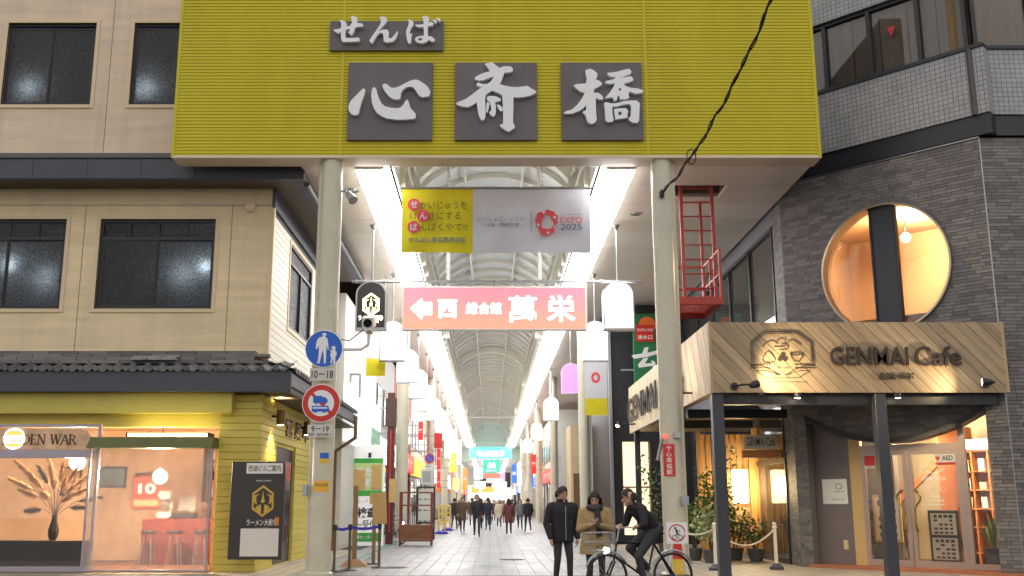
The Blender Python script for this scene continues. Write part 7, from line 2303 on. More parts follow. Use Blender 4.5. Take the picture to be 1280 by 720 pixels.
# ------------------------------------------------------------------ right side: dark block, gap with tree, old houses
db = thing('dark_building', (9, 40, 0), 'dark grey building with a bright ground floor window beyond the cafe', 'building')
M_dkwall = pbr('charcoal_cladding', sr(36, 36, 42), .5, var=.12, vscale=1.5)
DBX = GX(764, 500, 36)
m = MB()
m.poly([[(DBX, 0), (16, 0), (16, 12), (DBX, 12)], [(DBX + .3, .3), (DBX + .3, 3.5), (DBX + 1.35, 3.5), (DBX + 1.35, .3)]], (0, 36.3, 0), (1, 0, 0), (0, 0, 1), (0, -1, 0), .3); m.build('front_wall', M_dkwall, db)
m = MB(); m.box(DBX, DBX + .3, 36.31, 43, 0, 12); m.box(DBX + .3, 16, 42.7, 43, 0, 12); m.build('side_wall', M_dkwall, db)
m = MB(); m.box(DBX + .3, DBX + 1.35, 36.4, 36.42, .3, 3.5); m.build('lit_window', glow('cream_window', (1, .76, .45), 1.5), db)
m = MB(); m.box(DBX + .28, DBX + .36, 36.05, 36.38, 0, 3.6); m.box(DBX + 1.3, DBX + 1.38, 36.05, 36.38, 0, 3.6); m.box(DBX + .36, DBX + 1.3, 36.05, 36.38, 1.9, 1.95); m.build('window_frame', pbr('brown_frame', sr(98, 76, 58), .5), db)
m = MB(); m.bbox(DBX - .1, DBX + .02, 35.86, 35.99, 0, 9, .01); m.build('steel_edge', M_steel, db)
gv = proj(793, 393, 823, 480, 35.4, pbr('deep_green_board', sr(30, 110, 66), .45), '', 'tall green vertical board behind the right pillar with white brush mark and red plate', thick=.3, side=1)
p = W(812, 449, 35.2)
m = MB(); s_ = .42
for q in ([(-1.2, .35), (-.3, .5), (-.1, 1.0), (.25, 1.05), (.15, .55), (1.1, .8), (1.1, .5), (.1, .2), (-1.0, .05)], [(-.2, .1), (.2, .15), (-.1, -.35), (.5, -.3), (.4, -.1), (.7, -.15), (.9, -.75), (.6, -.8), (.5, -.55), (-.6, -.7), (-.7, -.45)]):
    m.poly([[(x * s_, z * s_) for x, z in q]], (p.x - .12, 35.248, p.z), (1, 0, 0), (0, 0, 1), (0, -1, 0), .01)
m.build('brush_mark', M_wht, gv)
a, b = W(795, 427, 35.2), W(817, 406, 35.2)
m = MB(); m.box(a.x, b.x, 35.2, 35.24, a.z, b.z); rp2 = m.build('red_plate', M_signr, gv)
text('送水口', ((a.x + b.x) / 2, 35.195, a.z + .16), .5, .15, M_wht, rp2, bold=.02); text('連結散水設備', ((a.x + b.x) / 2, 35.195, a.z + .42), .55, .10, M_wht, rp2)
m = MB(); m.lathe([(.3, 0), (.3, .02)], ((a.x + b.x) / 2 + .1, 35.247, b.z), (0, -1, 0), 24); m.build('orange_sun', pbr('orange_print', sr(226, 110, 44), .5), gv)
bd2 = thing('set_back_building', (13, 54, 0), 'dark unlit building set back behind the gap on the right', 'building')
m = MB(); m.box(8, 18, 46, 71.5, 0, 14); m.build('wall', pbr('night_wall', sr(44, 44, 50), .7, var=.2, vscale=1), bd2)
for k in range(7):
    m = MB(); m.box(7.97, 8.0, 47.5 + k * 3, 49 + k * 3, 5, 6.6); m.build('window', pbr('window_dark', sr(60, 66, 74), .15), bd2)
tr = thing('street_tree', (6.4, 51, 0), 'dark leafy tree in the gap between the right buildings', 'tree')
m = MB(); m.tube([(6.4, 51, 0), (6.45, 51, 1.4), (6.35, 51.1, 2.6)], [.14, .10, .06], 8); m.build('trunk', M_bark, tr, True)
for k in range(5):
    a = k * 1.3; m = MB(); m.tube([(6.4, 51.05, 1.8 + .2 * k), (6.4 + .7 * math.cos(a), 51 + .7 * math.sin(a), 2.8 + .3 * k)], [.05, .015], 6); m.build('limb', M_bark, tr)
m = MB(); rn = random.Random(5)
for k in range(16):
    a = k * 2.4; leaves(m, (6.4 + .8 * math.cos(a) * rn.uniform(.2, 1), 51 + .8 * math.sin(a) * rn.uniform(.2, 1), 2.4 + 2.2 * rn.random()), (.5, .5, .4), 130, .16, rn)
m.build('crown', M_leafd, tr)
# cream wall house just inside on the right, seen between the pillars
ch = thing('cream_house', (6, 41, 0), 'narrow cream wall with brown shutters between the dark building and the gap', 'building')
m = MB(); m.box(DBX - .9, DBX - .02, 43.2, 45.5, 0, 4.6); m.build('wall', pbr('cream_house_wall', sr(212, 190, 150), .6, var=.1), ch)
m = MB(); m.box(DBX - .8, DBX - .35, 43.14, 43.2, 0, 2.6); m.build('shutter', pbr('brown_shutter', sr(120, 88, 62), .5), ch)

# ------------------------------------------------------------------ street furniture on the left
def bpost(px, D, lab):
    x = GX(px, 690, D)
    t = thing('belt_post', (x, D, 0), lab, 'post', 'belt barrier posts')
    m = MB(); m.lathe([(.17, 0), (.17, .02), (.04, .05)], (x, D, 0), n=20); m.build('base', M_black, t, True)
    m = MB(); m.lathe([(.03, .04), (.03, .86)], (x, D, 0), n=14); m.build('pole', pbr('brown_steel_pole', sr(112, 92, 78), .35, metal=.5), t, True)
    m = MB(); m.lathe([(.045, .82), (.045, .93), (.03, .94)], (x, D, 0), n=14); m.build('head', M_black, t, True)
    return Vector((x, D, .885))
q1 = bpost(418, 21.3, 'brown belt barrier post beside the left pillar')
q2 = bpost(437, 21.7, 'brown belt barrier post in front of the clinic board')
q3 = bpost(474, 22.6, 'brown belt barrier post nearest the arcade floor')
M_belt = pbr('blue_belt', sr(56, 58, 170), .6)
for a, b, lab in ((q1, q2, 'short blue barrier belt between the two left posts'), (q2, q3, 'blue barrier belt running to the post nearest the arcade floor')):
    m = MB(); K = 10
    vs = []
    for k in range(K + 1):
        p = a.lerp(b, k / K) + Vector((0, 0, -.05 * 4 * (k / K) * (1 - k / K)))
        vs += [p + Vector((0, -.004, -.03)), p + Vector((0, -.004, .03)), p + Vector((0, .004, .03)), p + Vector((0, .004, -.03))]
    m.add(vs, [(k * 4 + j, k * 4 + (j + 1) % 4, k * 4 + 4 + (j + 1) % 4, k * 4 + 4 + j) for k in range(K) for j in range(4)])
    tag(m.build('barrier_belt', M_belt), lab, 'belt')
wx = GX(443, 690, 23.2)
ws = thing('wooden_sign_post', (wx, 23.2, 0), 'square wooden post standing in a tan weighted base', 'post')
m = MB(); m.bbox(wx - .05, wx + .05, 23.15, 23.25, .12, 1.75, .008); m.build('post', wood('grey_post_wood', sr(150, 124, 92), sr(116, 92, 66), 'z'), ws)
m = MB(); m.add([(wx - .32, 23.0, 0), (wx + .32, 23.0, 0), (wx + .32, 23.4, 0), (wx - .32, 23.4, 0), (wx - .12, 23.1, .16), (wx + .12, 23.1, .16), (wx + .12, 23.3, .16), (wx - .12, 23.3, .16)], [(3, 2, 1, 0), (4, 5, 6, 7), (0, 1, 5, 4), (1, 2, 6, 5), (2, 3, 7, 6), (3, 0, 4, 7)]); m.build('base', pbr('tan_base', sr(150, 118, 88), .6), ws)
sp2 = MB(); x_ = GX(467, 690, 24); sp2.bbox(x_ - .04, x_ + .04, 23.96, 24.04, 0, 1.55, .006)
wx2 = thing('leaning_sign_board', (x_, 24, 0), 'thin stick carrying a small tan card near the blue belt', 'sign')
sp2.build('stick', wood('grey_post_wood', sr(150, 124, 92), sr(116, 92, 66), 'z'), wx2)
m = MB(); m.obox((x_ + .12, 23.95, 1.25), (.16, 0, .02), (0, .008, 0), (-.02, 0, .36)); m.build('card', M_kraft, wx2)
m = MB(); m.bbox(x_ - .15, x_ + .15, 23.85, 24.15, -.0, .03, .005); m.build('foot', M_black, wx2)
# red brown trolley rack
RD = 34.5
rx0, rx1 = GX(500, 650, RD), GX(539, 650, RD)
rk_ = thing('trolley_rack', ((rx0 + rx1) / 2, RD, 0), 'rusty red trolley rack with wooden panels in front of the second left pillar', 'rack')
M_rust = pbr('rusty_red', sr(150, 66, 56), .55, var=.25, vscale=8); M_rackw = wood('rack_wood', sr(140, 92, 66), sr(106, 66, 46), 'x')
for x in (rx0, rx1):
    for y in (RD, RD + .6):
        m = MB(); m.box(x - .03, x + .03, y - .03, y + .03, .12, 1.75); m.build('upright', M_rust, rk_)
        m = MB(); m.lathe([(.06, -.02), (.06, .02)], (x, y, .06), (1, 0, 0), 14); m.build('castor', M_black, rk_)
for z in (.14, .62, 1.28, 1.70):
    m = MB(); m.box(rx0 - .02, rx1 + .02, RD - .02, RD + .62, z, z + .05); m.build('shelf', M_rackw, rk_)
m = MB(); m.box(rx0 + .03, rx1 - .03, RD - .028, RD - .008, .2, .66); m.build('front_panel', M_rackw, rk_)
# standing notice frame behind
nf = thing('notice_stand', (GX(532, 650, 41), 41, 0), 'black framed notice stand behind the trolley rack', 'notice board')
a, b = W(521, 655, 41), W(543, 608, 41)
for x in (a.x, b.x): m = MB(); m.box(x - .03, x + .03, 40.97, 41.03, 0, b.z); m.build('post', M_black, nf)
m = MB(); m.box(a.x + .03, b.x - .03, 40.98, 41.02, b.z - .06, b.z); m.box(a.x + .03, b.x - .03, 40.98, 41.02, .6, .66); m.build('rail', M_black, nf)
for k in range(3): m = MB(); m.box(a.x + .06, b.x - .06, 40.985, 41.0, .72 + k * .42, 1.08 + k * .42); m.build('sheet', M_plate, nf)
np_ = thing('no_parking_sign', (GX(537, 573, 44), 44, 0), 'small round blue no parking sign with red ring on a slim post', 'sign')
c = W(537, 573, 44)
m = MB(); m.tube([(c.x, 44.05, 0), (c.x, 44.05, c.z + .2)], .03, 8); m.build('post', M_steel, np_, True)
disc(c, .21, M_signr, np_, 44.0, 'ring', .006, 24); disc(c, .16, M_blue, np_, 43.993, 'face', .003, 24)
shape([[(-.9, .7), (-.7, .9), (.9, -.7), (.7, -.9)]], c, .16, 43.989, M_signr, np_, 'slash')
m = MB(); m.box(c.x - .2, c.x + .2, 43.99, 44.0, c.z - .42, c.z - .26); pl_ = m.build('plate', M_signw, np_); text('駐車禁止', (c.x, 43.987, c.z - .34), .34, .09, M_dk, pl_)
um_ = thing('utility_box', (GX(532, 600, 43), 43, 0), 'pale grey utility cabinet on a post under the no parking sign', 'cabinet')
a, b = W(526, 606, 43), W(541, 586, 43)
m = MB(); m.bbox(a.x, b.x, 42.9, 43.2, a.z, b.z, .02); m.build('cabinet', M_plate, um_)
m = MB(); m.box((a.x + b.x) / 2 - .05, (a.x + b.x) / 2 + .05, 43.0, 43.1, 0, a.z); m.build('leg', M_steel, um_)
m = MB(); m.box(a.x + .08, b.x - .08, 42.892, 42.899, a.z + .1, b.z - .1); m.build('door', M_steel, um_)
def ybar(px, D, lab):
    x = GX(px, 660, D)
    t = thing('yellow_barrier', (x, D, 0), lab, 'barrier', 'yellow parking barriers')
    M_yb = pbr('barrier_yellow', sr(226, 190, 40), .5)
    for dx in (-.13, .13): m = MB(); m.tube([(x + dx, D, .06), (x + dx, D, 1.3)], .04, 10); m.build('tube', M_yb, t, True)
    for z in (.5, .9, 1.26): m = MB(); m.tube([(x - .13, D, z), (x + .13, D, z)], .03, 8); m.build('rung', M_yb, t, True)
    m = MB(); m.lathe([(.3, 0), (.3, .08), (.12, .16)], (x, D, 0), n=20); m.build('base', M_belt, t, True)
ybar(552, 48, 'yellow tube barrier on a blue base, nearer one'); ybar(559.5, 54, 'yellow tube barrier on a blue base, farther one')

# ------------------------------------------------------------------ bicycles
def bicycle(loc, rz, col, label, basket=True, group='parked bicycles'):
    t = thing('bicycle', loc, label, 'bicycle', group, rz, local=True)
    fm = pbr('bike_paint_' + col, SPAL.get(col, sr(120, 124, 128)), .35, metal=.3)
    R = .33
    def wheel(x, name):
        m = MB(); K = 28; vs, fs = [], []
        for k in range(K):
            a = 2 * PI * k / K
            for j in range(8):
                b = 2 * PI * j / 8
                r = R - .02 + .02 * math.cos(b)
                vs.append((x + r * math.cos(a), .02 * math.sin(b), R + r * math.sin(a)))
        for k in range(K):
            for j in range(8): fs.append((k * 8 + j, k * 8 + (j + 1) % 8, ((k + 1) % K) * 8 + (j + 1) % 8, ((k + 1) % K) * 8 + j))
        m.add(vs, fs); w = m.build(name, M_black, t, True)
        m = MB()
        for k in range(14):
            a = 2 * PI * k / 14; m.tube([(x, .02 * (-1) ** k, R), (x + (R - .04) * math.cos(a), 0, R + (R - .04) * math.sin(a))], .0035, 4)
        m.lathe([(.025, -.04), (.025, .04)], (x, 0, R), (0, 1, 0), 10)
        m.build('spokes', M_steel, w, kind='stuff')
        m = MB(); m.tube([(x + (R + .03) * math.cos(a), 0, R + (R + .03) * math.sin(a)) for a in [PI * .15 + k * PI * .7 / 10 for k in range(11)]], .018, 6); m.build('mudguard', M_steel, w, True)
    wheel(-.52, 'wheel'); wheel(.55, 'wheel')
    m = MB()
    bb_, st, hd, hd2 = (-.08, 0, .30), (-.22, 0, .78), (.38, 0, .82), (.42, 0, .62)
    for a, b in ((bb_, st), (bb_, hd2), (st, hd), (bb_, (-.52, .04, R)), (st, (-.52, .04, R)), (bb_, (-.52, -.04, R)), (st, (-.52, -.04, R)), (hd, (.44, 0, .55)), ((.44, .04, .55), (.55, .05, R)), ((.44, -.04, .55), (.55, -.05, R))): m.tube([a, b], .016, 8)
    m.build('frame', fm, t, True)
    m = MB(); m.tube([st, (-.25, 0, .9)], .013, 8); m.ball((-.26, 0, .93), .13, .08, .04, 14, 8); m.build('saddle', M_black, t, True)
    m = MB(); m.tube([hd, (.34, 0, 1.0)], .013, 8); m.tube([(.16, -.27, 1.0), (.30, -.2, 1.03), (.34, 0, 1.0), (.30, .2, 1.03), (.16, .27, 1.0)], .012, 8); m.build('handlebar', M_steel, t, True)
    m = MB(); m.lathe([(.09, -.01), (.09, .01)], (-.08, .05, .30), (0, 1, 0), 16); m.tube([(-.08, .06, .3), (-.0, .09, .18)], .01, 6); m.tube([(-.08, -.06, .3), (-.16, -.09, .42)], .01, 6); m.build('crank', M_steel, t, True)
    m = MB(); m.lathe([(.035, 0), (.05, .06)], (.52, 0, .70), (1, 0, 0), 12); m.build('headlight', glow('bike_light', (1, 1, .95), 6), t, True)
    if basket:
        m = MB()
        for z in (.70, .82, .95):
            w = .14 + (z - .7) * .16
            m.tube([(.50, -w, z), (.78 + (z - .7) * .3, -w, z), (.78 + (z - .7) * .3, w, z), (.50, w, z), (.50, -w, z)], .006, 5)
        for k in range(6):
            y = -.14 + .056 * k; m.tube([(.78, y, .70), (.855, y * 1.25, .95)], .004, 4); m.tube([(.50, y, .70), (.50, y * 1.25, .95)], .004, 4); m.tube([(.50, y, .70), (.78, y, .70)], .004, 4)
        m.build('basket', M_steel, t, kind='stuff')
    return t
bicycle((GX(684, 665, 38.6) + .3, 38.0, 0), math.radians(70), 'grey', 'parked grey bicycle leaning near the second right pillar')
bicycle((GX(496, 665, 37), 36.6, 0), math.radians(-60), 'black', 'parked black bicycle behind the trolley rack on the left')
bicycle((GX(712, 655, 41), 41.5, 0), math.radians(100), 'white', 'parked white bicycle by the cream wall on the right')
# ------------------------------------------------------------------ people
import numpy as np
def V3(*a): return np.array(a, float)
class Body:
    "limbs and trunk as tapered shapes, fused into one continuous skin by a voxel remesh; clothing by region"
    def __init__(s): s.p = []
    def cap(s, a, b, r0, r1, m): s.p.append(('c', np.array(a, float), np.array(b, float), r0, r1, m)); return s
    def ell(s, c, r, m): s.p.append(('e', np.array(c, float), np.array(r, float), m)); return s
    def loft(s, secs, m): s.p.append(('l', secs, m)); return s     # secs: (centre, rx, ry)
    def mesh(s, name, mats, voxel, smooth=4):
        mb = MB()
        for q in s.p:
            if q[0] == 'c':
                a, b = Vector(q[1]), Vector(q[2])
                mb.tube([a, b], [q[3], q[4]], 12)
                mb.ball(a, q[3], n=12, m=8); mb.ball(b, q[4], n=12, m=8)
            elif q[0] == 'e':
                mb.ball(q[1], *q[2], n=16, m=12)
            else:
                vs, fs, n = [], [], 20
                for c, rx, ry in q[1]:
                    for k in range(n):
                        t = 2 * PI * k / n
                        vs.append((c[0] + rx * math.cos(t), c[1] + ry * math.sin(t), c[2]))
                for i in range(len(q[1]) - 1):
                    for k in range(n): fs.append((i * n + k, i * n + (k + 1) % n, (i + 1) * n + (k + 1) % n, (i + 1) * n + k))
                fs += [tuple(range(n - 1, -1, -1)), tuple((len(q[1]) - 1) * n + k for k in range(n))]
                mb.add(vs, fs)
        me = mb.mesh('tmp', mats[0])
        o = bpy.data.objects.new('tmp', me); COL.objects.link(o)
        r = o.modifiers.new('r', 'REMESH'); r.mode = 'VOXEL'; r.voxel_size = voxel
        sm = o.modifiers.new('s', 'SMOOTH'); sm.factor = .5; sm.iterations = smooth
        bpy.context.view_layer.update()
        out = bpy.data.meshes.new_from_object(o.evaluated_get(bpy.context.evaluated_depsgraph_get()))
        bpy.data.objects.remove(o); bpy.data.meshes.remove(me)
        out.name = name
        out.materials.clear()
        for m in mats: out.materials.append(m)
        nf = len(out.polygons)
        ce = np.zeros(nf * 3); out.polygons.foreach_get('center', ce); ce = ce.reshape(-1, 3)
        best = np.full(nf, 1e9); idx = np.zeros(nf, int)
        for q in s.p:
            if q[0] == 'c':
                ab = q[2] - q[1]; L2 = max(1e-9, ab @ ab)
                t = np.clip(((ce - q[1]) @ ab) / L2, 0, 1)
                d = np.linalg.norm(ce - q[1] - t[:, None] * ab, axis=1) - (q[3] + (q[4] - q[3]) * t); m = q[5]
            elif q[0] == 'e':
                d = (np.linalg.norm((ce - q[1]) / q[2], axis=1) - 1) * q[2].min(); m = q[3]
            else:
                zs = [c[2] for c, _, _ in q[1]]
                od = np.argsort(zs); zz = np.array(zs)[od]
                f = lambda g: np.interp(ce[:, 2], zz, np.array([g(x) for x in q[1]])[od])
                rx, ry = f(lambda x: x[1]), f(lambda x: x[2])
                cx, cy = f(lambda x: x[0][0]), f(lambda x: x[0][1])
                d = (np.sqrt(((ce[:, 0] - cx) / rx) ** 2 + ((ce[:, 1] - cy) / ry) ** 2) - 1) * np.minimum(rx, ry)
                d = np.maximum(d, np.maximum(zz[0] - ce[:, 2], ce[:, 2] - zz[-1])); m = q[2]
            u = d < best
            best[u] = d[u]; idx[u] = m
        out.polygons.foreach_set('material_index', idx.astype(np.int32))
        out.polygons.foreach_set('use_smooth', [True] * nf)
        out.update()
        return out
SKIN = pbr('skin', sr(206, 160, 132), .5, var=.06, vscale=20)
HAIR = pbr('black_hair', sr(34, 28, 26), .45, var=.2, vscale=40, bump=.5, bscale=160)
def clothm(name, c): return pbr('cloth_' + name, sr(*c), .8, var=.15, vscale=14, bump=.35, bscale=90)
CL = {'black': clothm('black', (40, 38, 42)), 'navy': clothm('navy', (44, 50, 70)), 'tan': clothm('tan', (178, 150, 104)), 'cream': clothm('cream', (206, 196, 172)), 'grey': clothm('grey', (120, 118, 120)), 'brown': clothm('brown', (96, 74, 58)),
      'olive': clothm('olive', (92, 90, 66)), 'maroon': clothm('maroon', (104, 52, 52)), 'white': clothm('white', (206, 204, 202)), 'jeans': clothm('jeans', (62, 72, 96)), 'charcoal': clothm('charcoal', (62, 60, 64))}
SHOE = pbr('shoe_leather', sr(42, 36, 34), .5)
def hand(b, w, d, palm_n, side, m=0, curl=.5, f=1.0):
    "palm, four unequal curled fingers and a thumb; w wrist, d pointing direction, palm_n palm normal"
    d, n_ = Vector(d).normalized(), Vector(palm_n).normalized()
    s = d.cross(n_).normalized() * side
    w = Vector(w)
    b.cap(w, w + d * .05, .026, .03, m)
    b.cap(w + d * .04 + s * .018, w + d * .085 + s * .022, .017, .015, m); b.cap(w + d * .04 - s * .018, w + d * .085 - s * .022, .017, .015, m)
    for k, (off, ln) in enumerate(((.03, .065), (.010, .075), (-.010, .07), (-.03, .055))):
        k0 = w + d * .088 + s * off
        k1 = k0 + (d * math.cos(curl) + n_ * math.sin(curl)) * ln * .55
        k2 = k1 + (d * math.cos(curl * 2.1) + n_ * math.sin(curl * 2.1)) * ln * .5
        b.cap(k0, k1, .0095, .009, m); b.cap(k1, k2, .009, .008, m)
    t0 = w + d * .03 + s * .026
    t1 = t0 + (d * .7 + s * .7 + n_ * .3).normalized() * .04
    b.cap(t0, t1, .013, .011, m); b.cap(t1, t1 + (d * .9 + n_ * .5).normalized() * .032, .011, .009, m)
def head(b, c, yaw=0, pitch=0, m=0):
    R_ = Matrix.Rotation(yaw, 3, 'Z') @ Matrix.Rotation(pitch, 3, 'X')
    P_ = lambda x, y, z: np.array(Vector(c) + R_ @ Vector((x, y, z)))
    b.ell(P_(0, .012, .02), (.076, .092, .095), m); b.ell(P_(0, -.01, -.045), (.06, .072, .068), m)
    b.cap(P_(0, -.088, .0), P_(0, -.103, -.03), .010, .015, m)
    b.cap(P_(0, -.055, -.095), P_(0, -.062, -.098), .03, .028, m)
    for s in (-1, 1): b.cap(P_(s * .078, .005, .015), P_(s * .08, .01, -.025), .012, .010, m)
    return P_
def face(P_, t, off=(0, 0, 0)):
    mk = pbr('eye_dark', sr(30, 22, 20), .2); lip = pbr('lips', sr(170, 96, 88), .5)
    for s in (-1, 1):
        m = MB(); m.ball(P_(s * .03, -.082, .012), .010, .006, .006, 8, 6); m.build('eye', mk, t)
        m = MB(); m.bar(P_(s * .018, -.088, .032), P_(s * .046, -.080, .032), .006, .006); m.build('eyebrow', HAIR, t)
    m = MB(); m.bar(P_(-.02, -.082, -.062), P_(.02, -.082, -.062), .008, .009); m.build('mouth', lip, t)
def hair_cap(P_, t, long=0.0, mat=HAIR, seed=1):
    "a cap of hair over the skull, with locks; long reaches down behind and beside the face"
    rn = random.Random(seed)
    m = MB(); n, k_ = 28, 12; vs = []
    for i in range(k_ + 1):
        for j in range(n):
            a = 2 * PI * j / n
            front = max(0, -math.sin(a))
            phmax = PI * (.70 - .33 * front ** 1.2)
            ph = phmax * i / k_
            rr = 1 + .02 * math.sin(a * 9 + i) + .015 * rn.uniform(-1, 1)
            vs.append(P_((.084 * rr * math.sin(ph) * math.cos(a)), .014 + .099 * rr * math.sin(ph) * math.sin(a), .022 + .103 * rr * math.cos(ph)))
    fs = [(i * n + j, i * n + (j + 1) % n, (i + 1) * n + (j + 1) % n, (i + 1) * n + j) for i in range(k_) for j in range(n)]
    m.add(vs, fs)
    nl = 46 if long else 22
    for q in range(nl):
        a = rn.uniform(-.25 * PI, 1.25 * PI) if long else rn.uniform(0, PI)
        if long: a = rn.uniform(-.30, PI + .30)
        ln = long * rn.uniform(.7, 1.0) if long else .05
        r0 = 1.0
        p0 = (.086 * math.cos(a), .014 + .10 * math.sin(a), .03)
        p1 = (.098 * math.cos(a), .014 + .108 * math.sin(a), -.03 - ln * .4)
        p2 = (.088 * math.cos(a), .014 + .10 * math.sin(a), -.03 - ln)
        m.tube([P_(*p0), P_(*p1), P_(*p2)], [.018, .022, .008], 6)
    return m.build('hair', mat, t, True)
def legs(b, hipz, stance, m_leg, m_shoe, wide=1.0, knee_y=(0, 0), foot=((0, 0), (0, 0)), sc=1.0):
    for i, s in enumerate((-1, 1)):
        hip = (s * .085, 0, hipz)
        fx, fy = foot[i]
        ank = (s * .095 + fx, fy, .085)
        lift = max(0, fy) * .25
        ank = (ank[0], ank[1], ank[2] + lift)
        knee = ((hip[0] + ank[0]) / 2, (hip[1] + ank[1]) / 2 - .04 + knee_y[i], (hip[2] + ank[2]) / 2 + .02)
        b.cap(hip, knee, .088 * wide, .06 * wide, m_leg); b.cap(knee, (ank[0], ank[1] + .01, ank[2] + .02), .058 * wide, .043 * wide, m_leg)
        b.cap((ank[0], ank[1] + .02, ank[2] - .04), (ank[0] + s * .02, ank[1] - .14, ank[2] - .05), .04, .034, m_shoe)
def person_thing(loc, rz, label, group=None): return thing('person', loc, label, 'person', group, rz, local=True)

# woman in a tan coat looking down at her phone
def woman():
    D = 16.0
    x = GX(744, 660, D)
    t = person_thing((x, D, 0), math.radians(-6), 'woman with dark bob hair in a tan coat looking down at her phone')
    b = Body()
    legs(b, .80, 0, 2, 3, .9, foot=((0, .02), (0, -.03)))
    b.loft([(V3(0, .0, .60), .25, .18), (V3(0, 0, .80), .225, .165), (V3(0, 0, .98), .20, .145), (V3(0, -.005, 1.15), .205, .145), (V3(0, 0, 1.24), .19, .12), (V3(0, .005, 1.30), .11, .085)], 1)
    b.cap((-.15, 0, 1.235), (.15, 0, 1.235), .075, .075, 1)
    b.cap((0, .0, 1.27), (0, -.03, 1.36), .055, .05, 0)
    P_ = head(b, (0, -.055, 1.425), yaw=math.radians(-6), pitch=math.radians(24))
    for s in (-1, 1):
        sh, el, wr = (s * .185, 0, 1.225), (s * .235, -.03, .97), (s * .075, -.26, 1.03)
        b.cap(sh, el, .075, .062, 1); b.cap(el, wr, .062, .046, 1)
        hand(b, (s * .066, -.28, 1.035), (-s * .75, -.45, .30), (0, -.1, 1), s, 0, .7)
    me = b.mesh('body', [SKIN, CL['tan'], CL['charcoal'], SHOE], .0085)
    link_mesh('body', me, t)
    hair_cap(P_, t, .13, seed=2); face(P_, t)
    m = MB(); m.tube([(-.10 + .02 * k, -.10 - .05 * math.sin(PI * k / 10), 1.29 + .012 * math.sin(k)) for k in range(11)], .045, 10); m.tube([(.03, -.14, 1.28), (.05, -.165, 1.08), (.06, -.165, .88)], [.045, .05, .04], 8); m.build('scarf', CL['charcoal'], t, True)
    for z in (.72, .86, 1.0):
        m = MB(); m.lathe([(.014, 0), (.014, .006)], (.03, -.168, z), (0, -1, 0), 10); m.build('button', SHOE, t)
    m = MB(); m.loft = None
    m.bar((-.2, -.02, .99), (.2, -.02, .99), .01); m.v = []; m.f = []; m.m = []
    for s in (-1, 1): m.bbox(s * .13 - .06, s * .13 + .06, -.172, -.15, .74, .86, .006)
    m.build('pocket_flap', CL['tan'], t, kind='stuff')
    ph = tag(MB().obox((x + .0, D - .335, 1.085), (.037, 0, 0), (0, .02, .07), (0, -.004, .0012)).build('phone', pbr('phone_black', sr(24, 24, 28), .15)), 'dark phone held in the hands of the woman in the tan coat', 'phone')
woman()
def man():
    D = 17.2
    x = GX(703, 660, D)
    t = person_thing((x, D, 0), math.radians(18), 'man with short black hair in a black jacket standing beside the woman')
    b = Body()
    legs(b, .84, 0, 2, 3, 1.0, foot=((-.02, .03), (.02, -.04)))
    b.loft([(V3(0, .0, .74), .19, .14), (V3(0, 0, .90), .19, .14), (V3(0, 0, 1.08), .195, .14), (V3(0, -.005, 1.22), .215, .145), (V3(0, 0, 1.33), .20, .12), (V3(0, .005, 1.39), .10, .08)], 1)
    b.cap((-.17, 0, 1.31), (.17, 0, 1.31), .075, .075, 1)
    b.cap((0, .0, 1.36), (0, -.02, 1.45), .058, .055, 0)
    P_ = head(b, (0, -.035, 1.52), yaw=math.radians(10), pitch=math.radians(16))
    for s in (-1, 1):
        sh, el, wr = (s * .205, 0, 1.30), (s * .27, .03, 1.03), (s * .24, -.07, .82)
        b.cap(sh, el, .075, .06, 1); b.cap(el, wr, .06, .048, 1)
        hand(b, (s * .238, -.08, .80), (-s * .1, -.1, -1), (-s * 1, 0, 0), s, 0, .5)
    me = b.mesh('body', [SKIN, CL['black'], CL['charcoal'], SHOE], .009)
    link_mesh('body', me, t)
    hair_cap(P_, t, 0, seed=5); face(P_, t)
    m = MB(); m.tube([(.075 * math.cos(a), .0 + .07 * math.sin(a), 1.41) for a in [2 * PI * k / 14 for k in range(15)]], .022, 8); m.build('collar', CL['black'], t, True)
    m = MB(); m.box(-.006, .006, -.152, -.140, .78, 1.32); m.build('zip', M_steel, t)
    m = MB(); m.bbox(.12, .34, .12, .24, .86, 1.26, .05); m.build('shoulder_bag', CL['maroon'], t)
man()
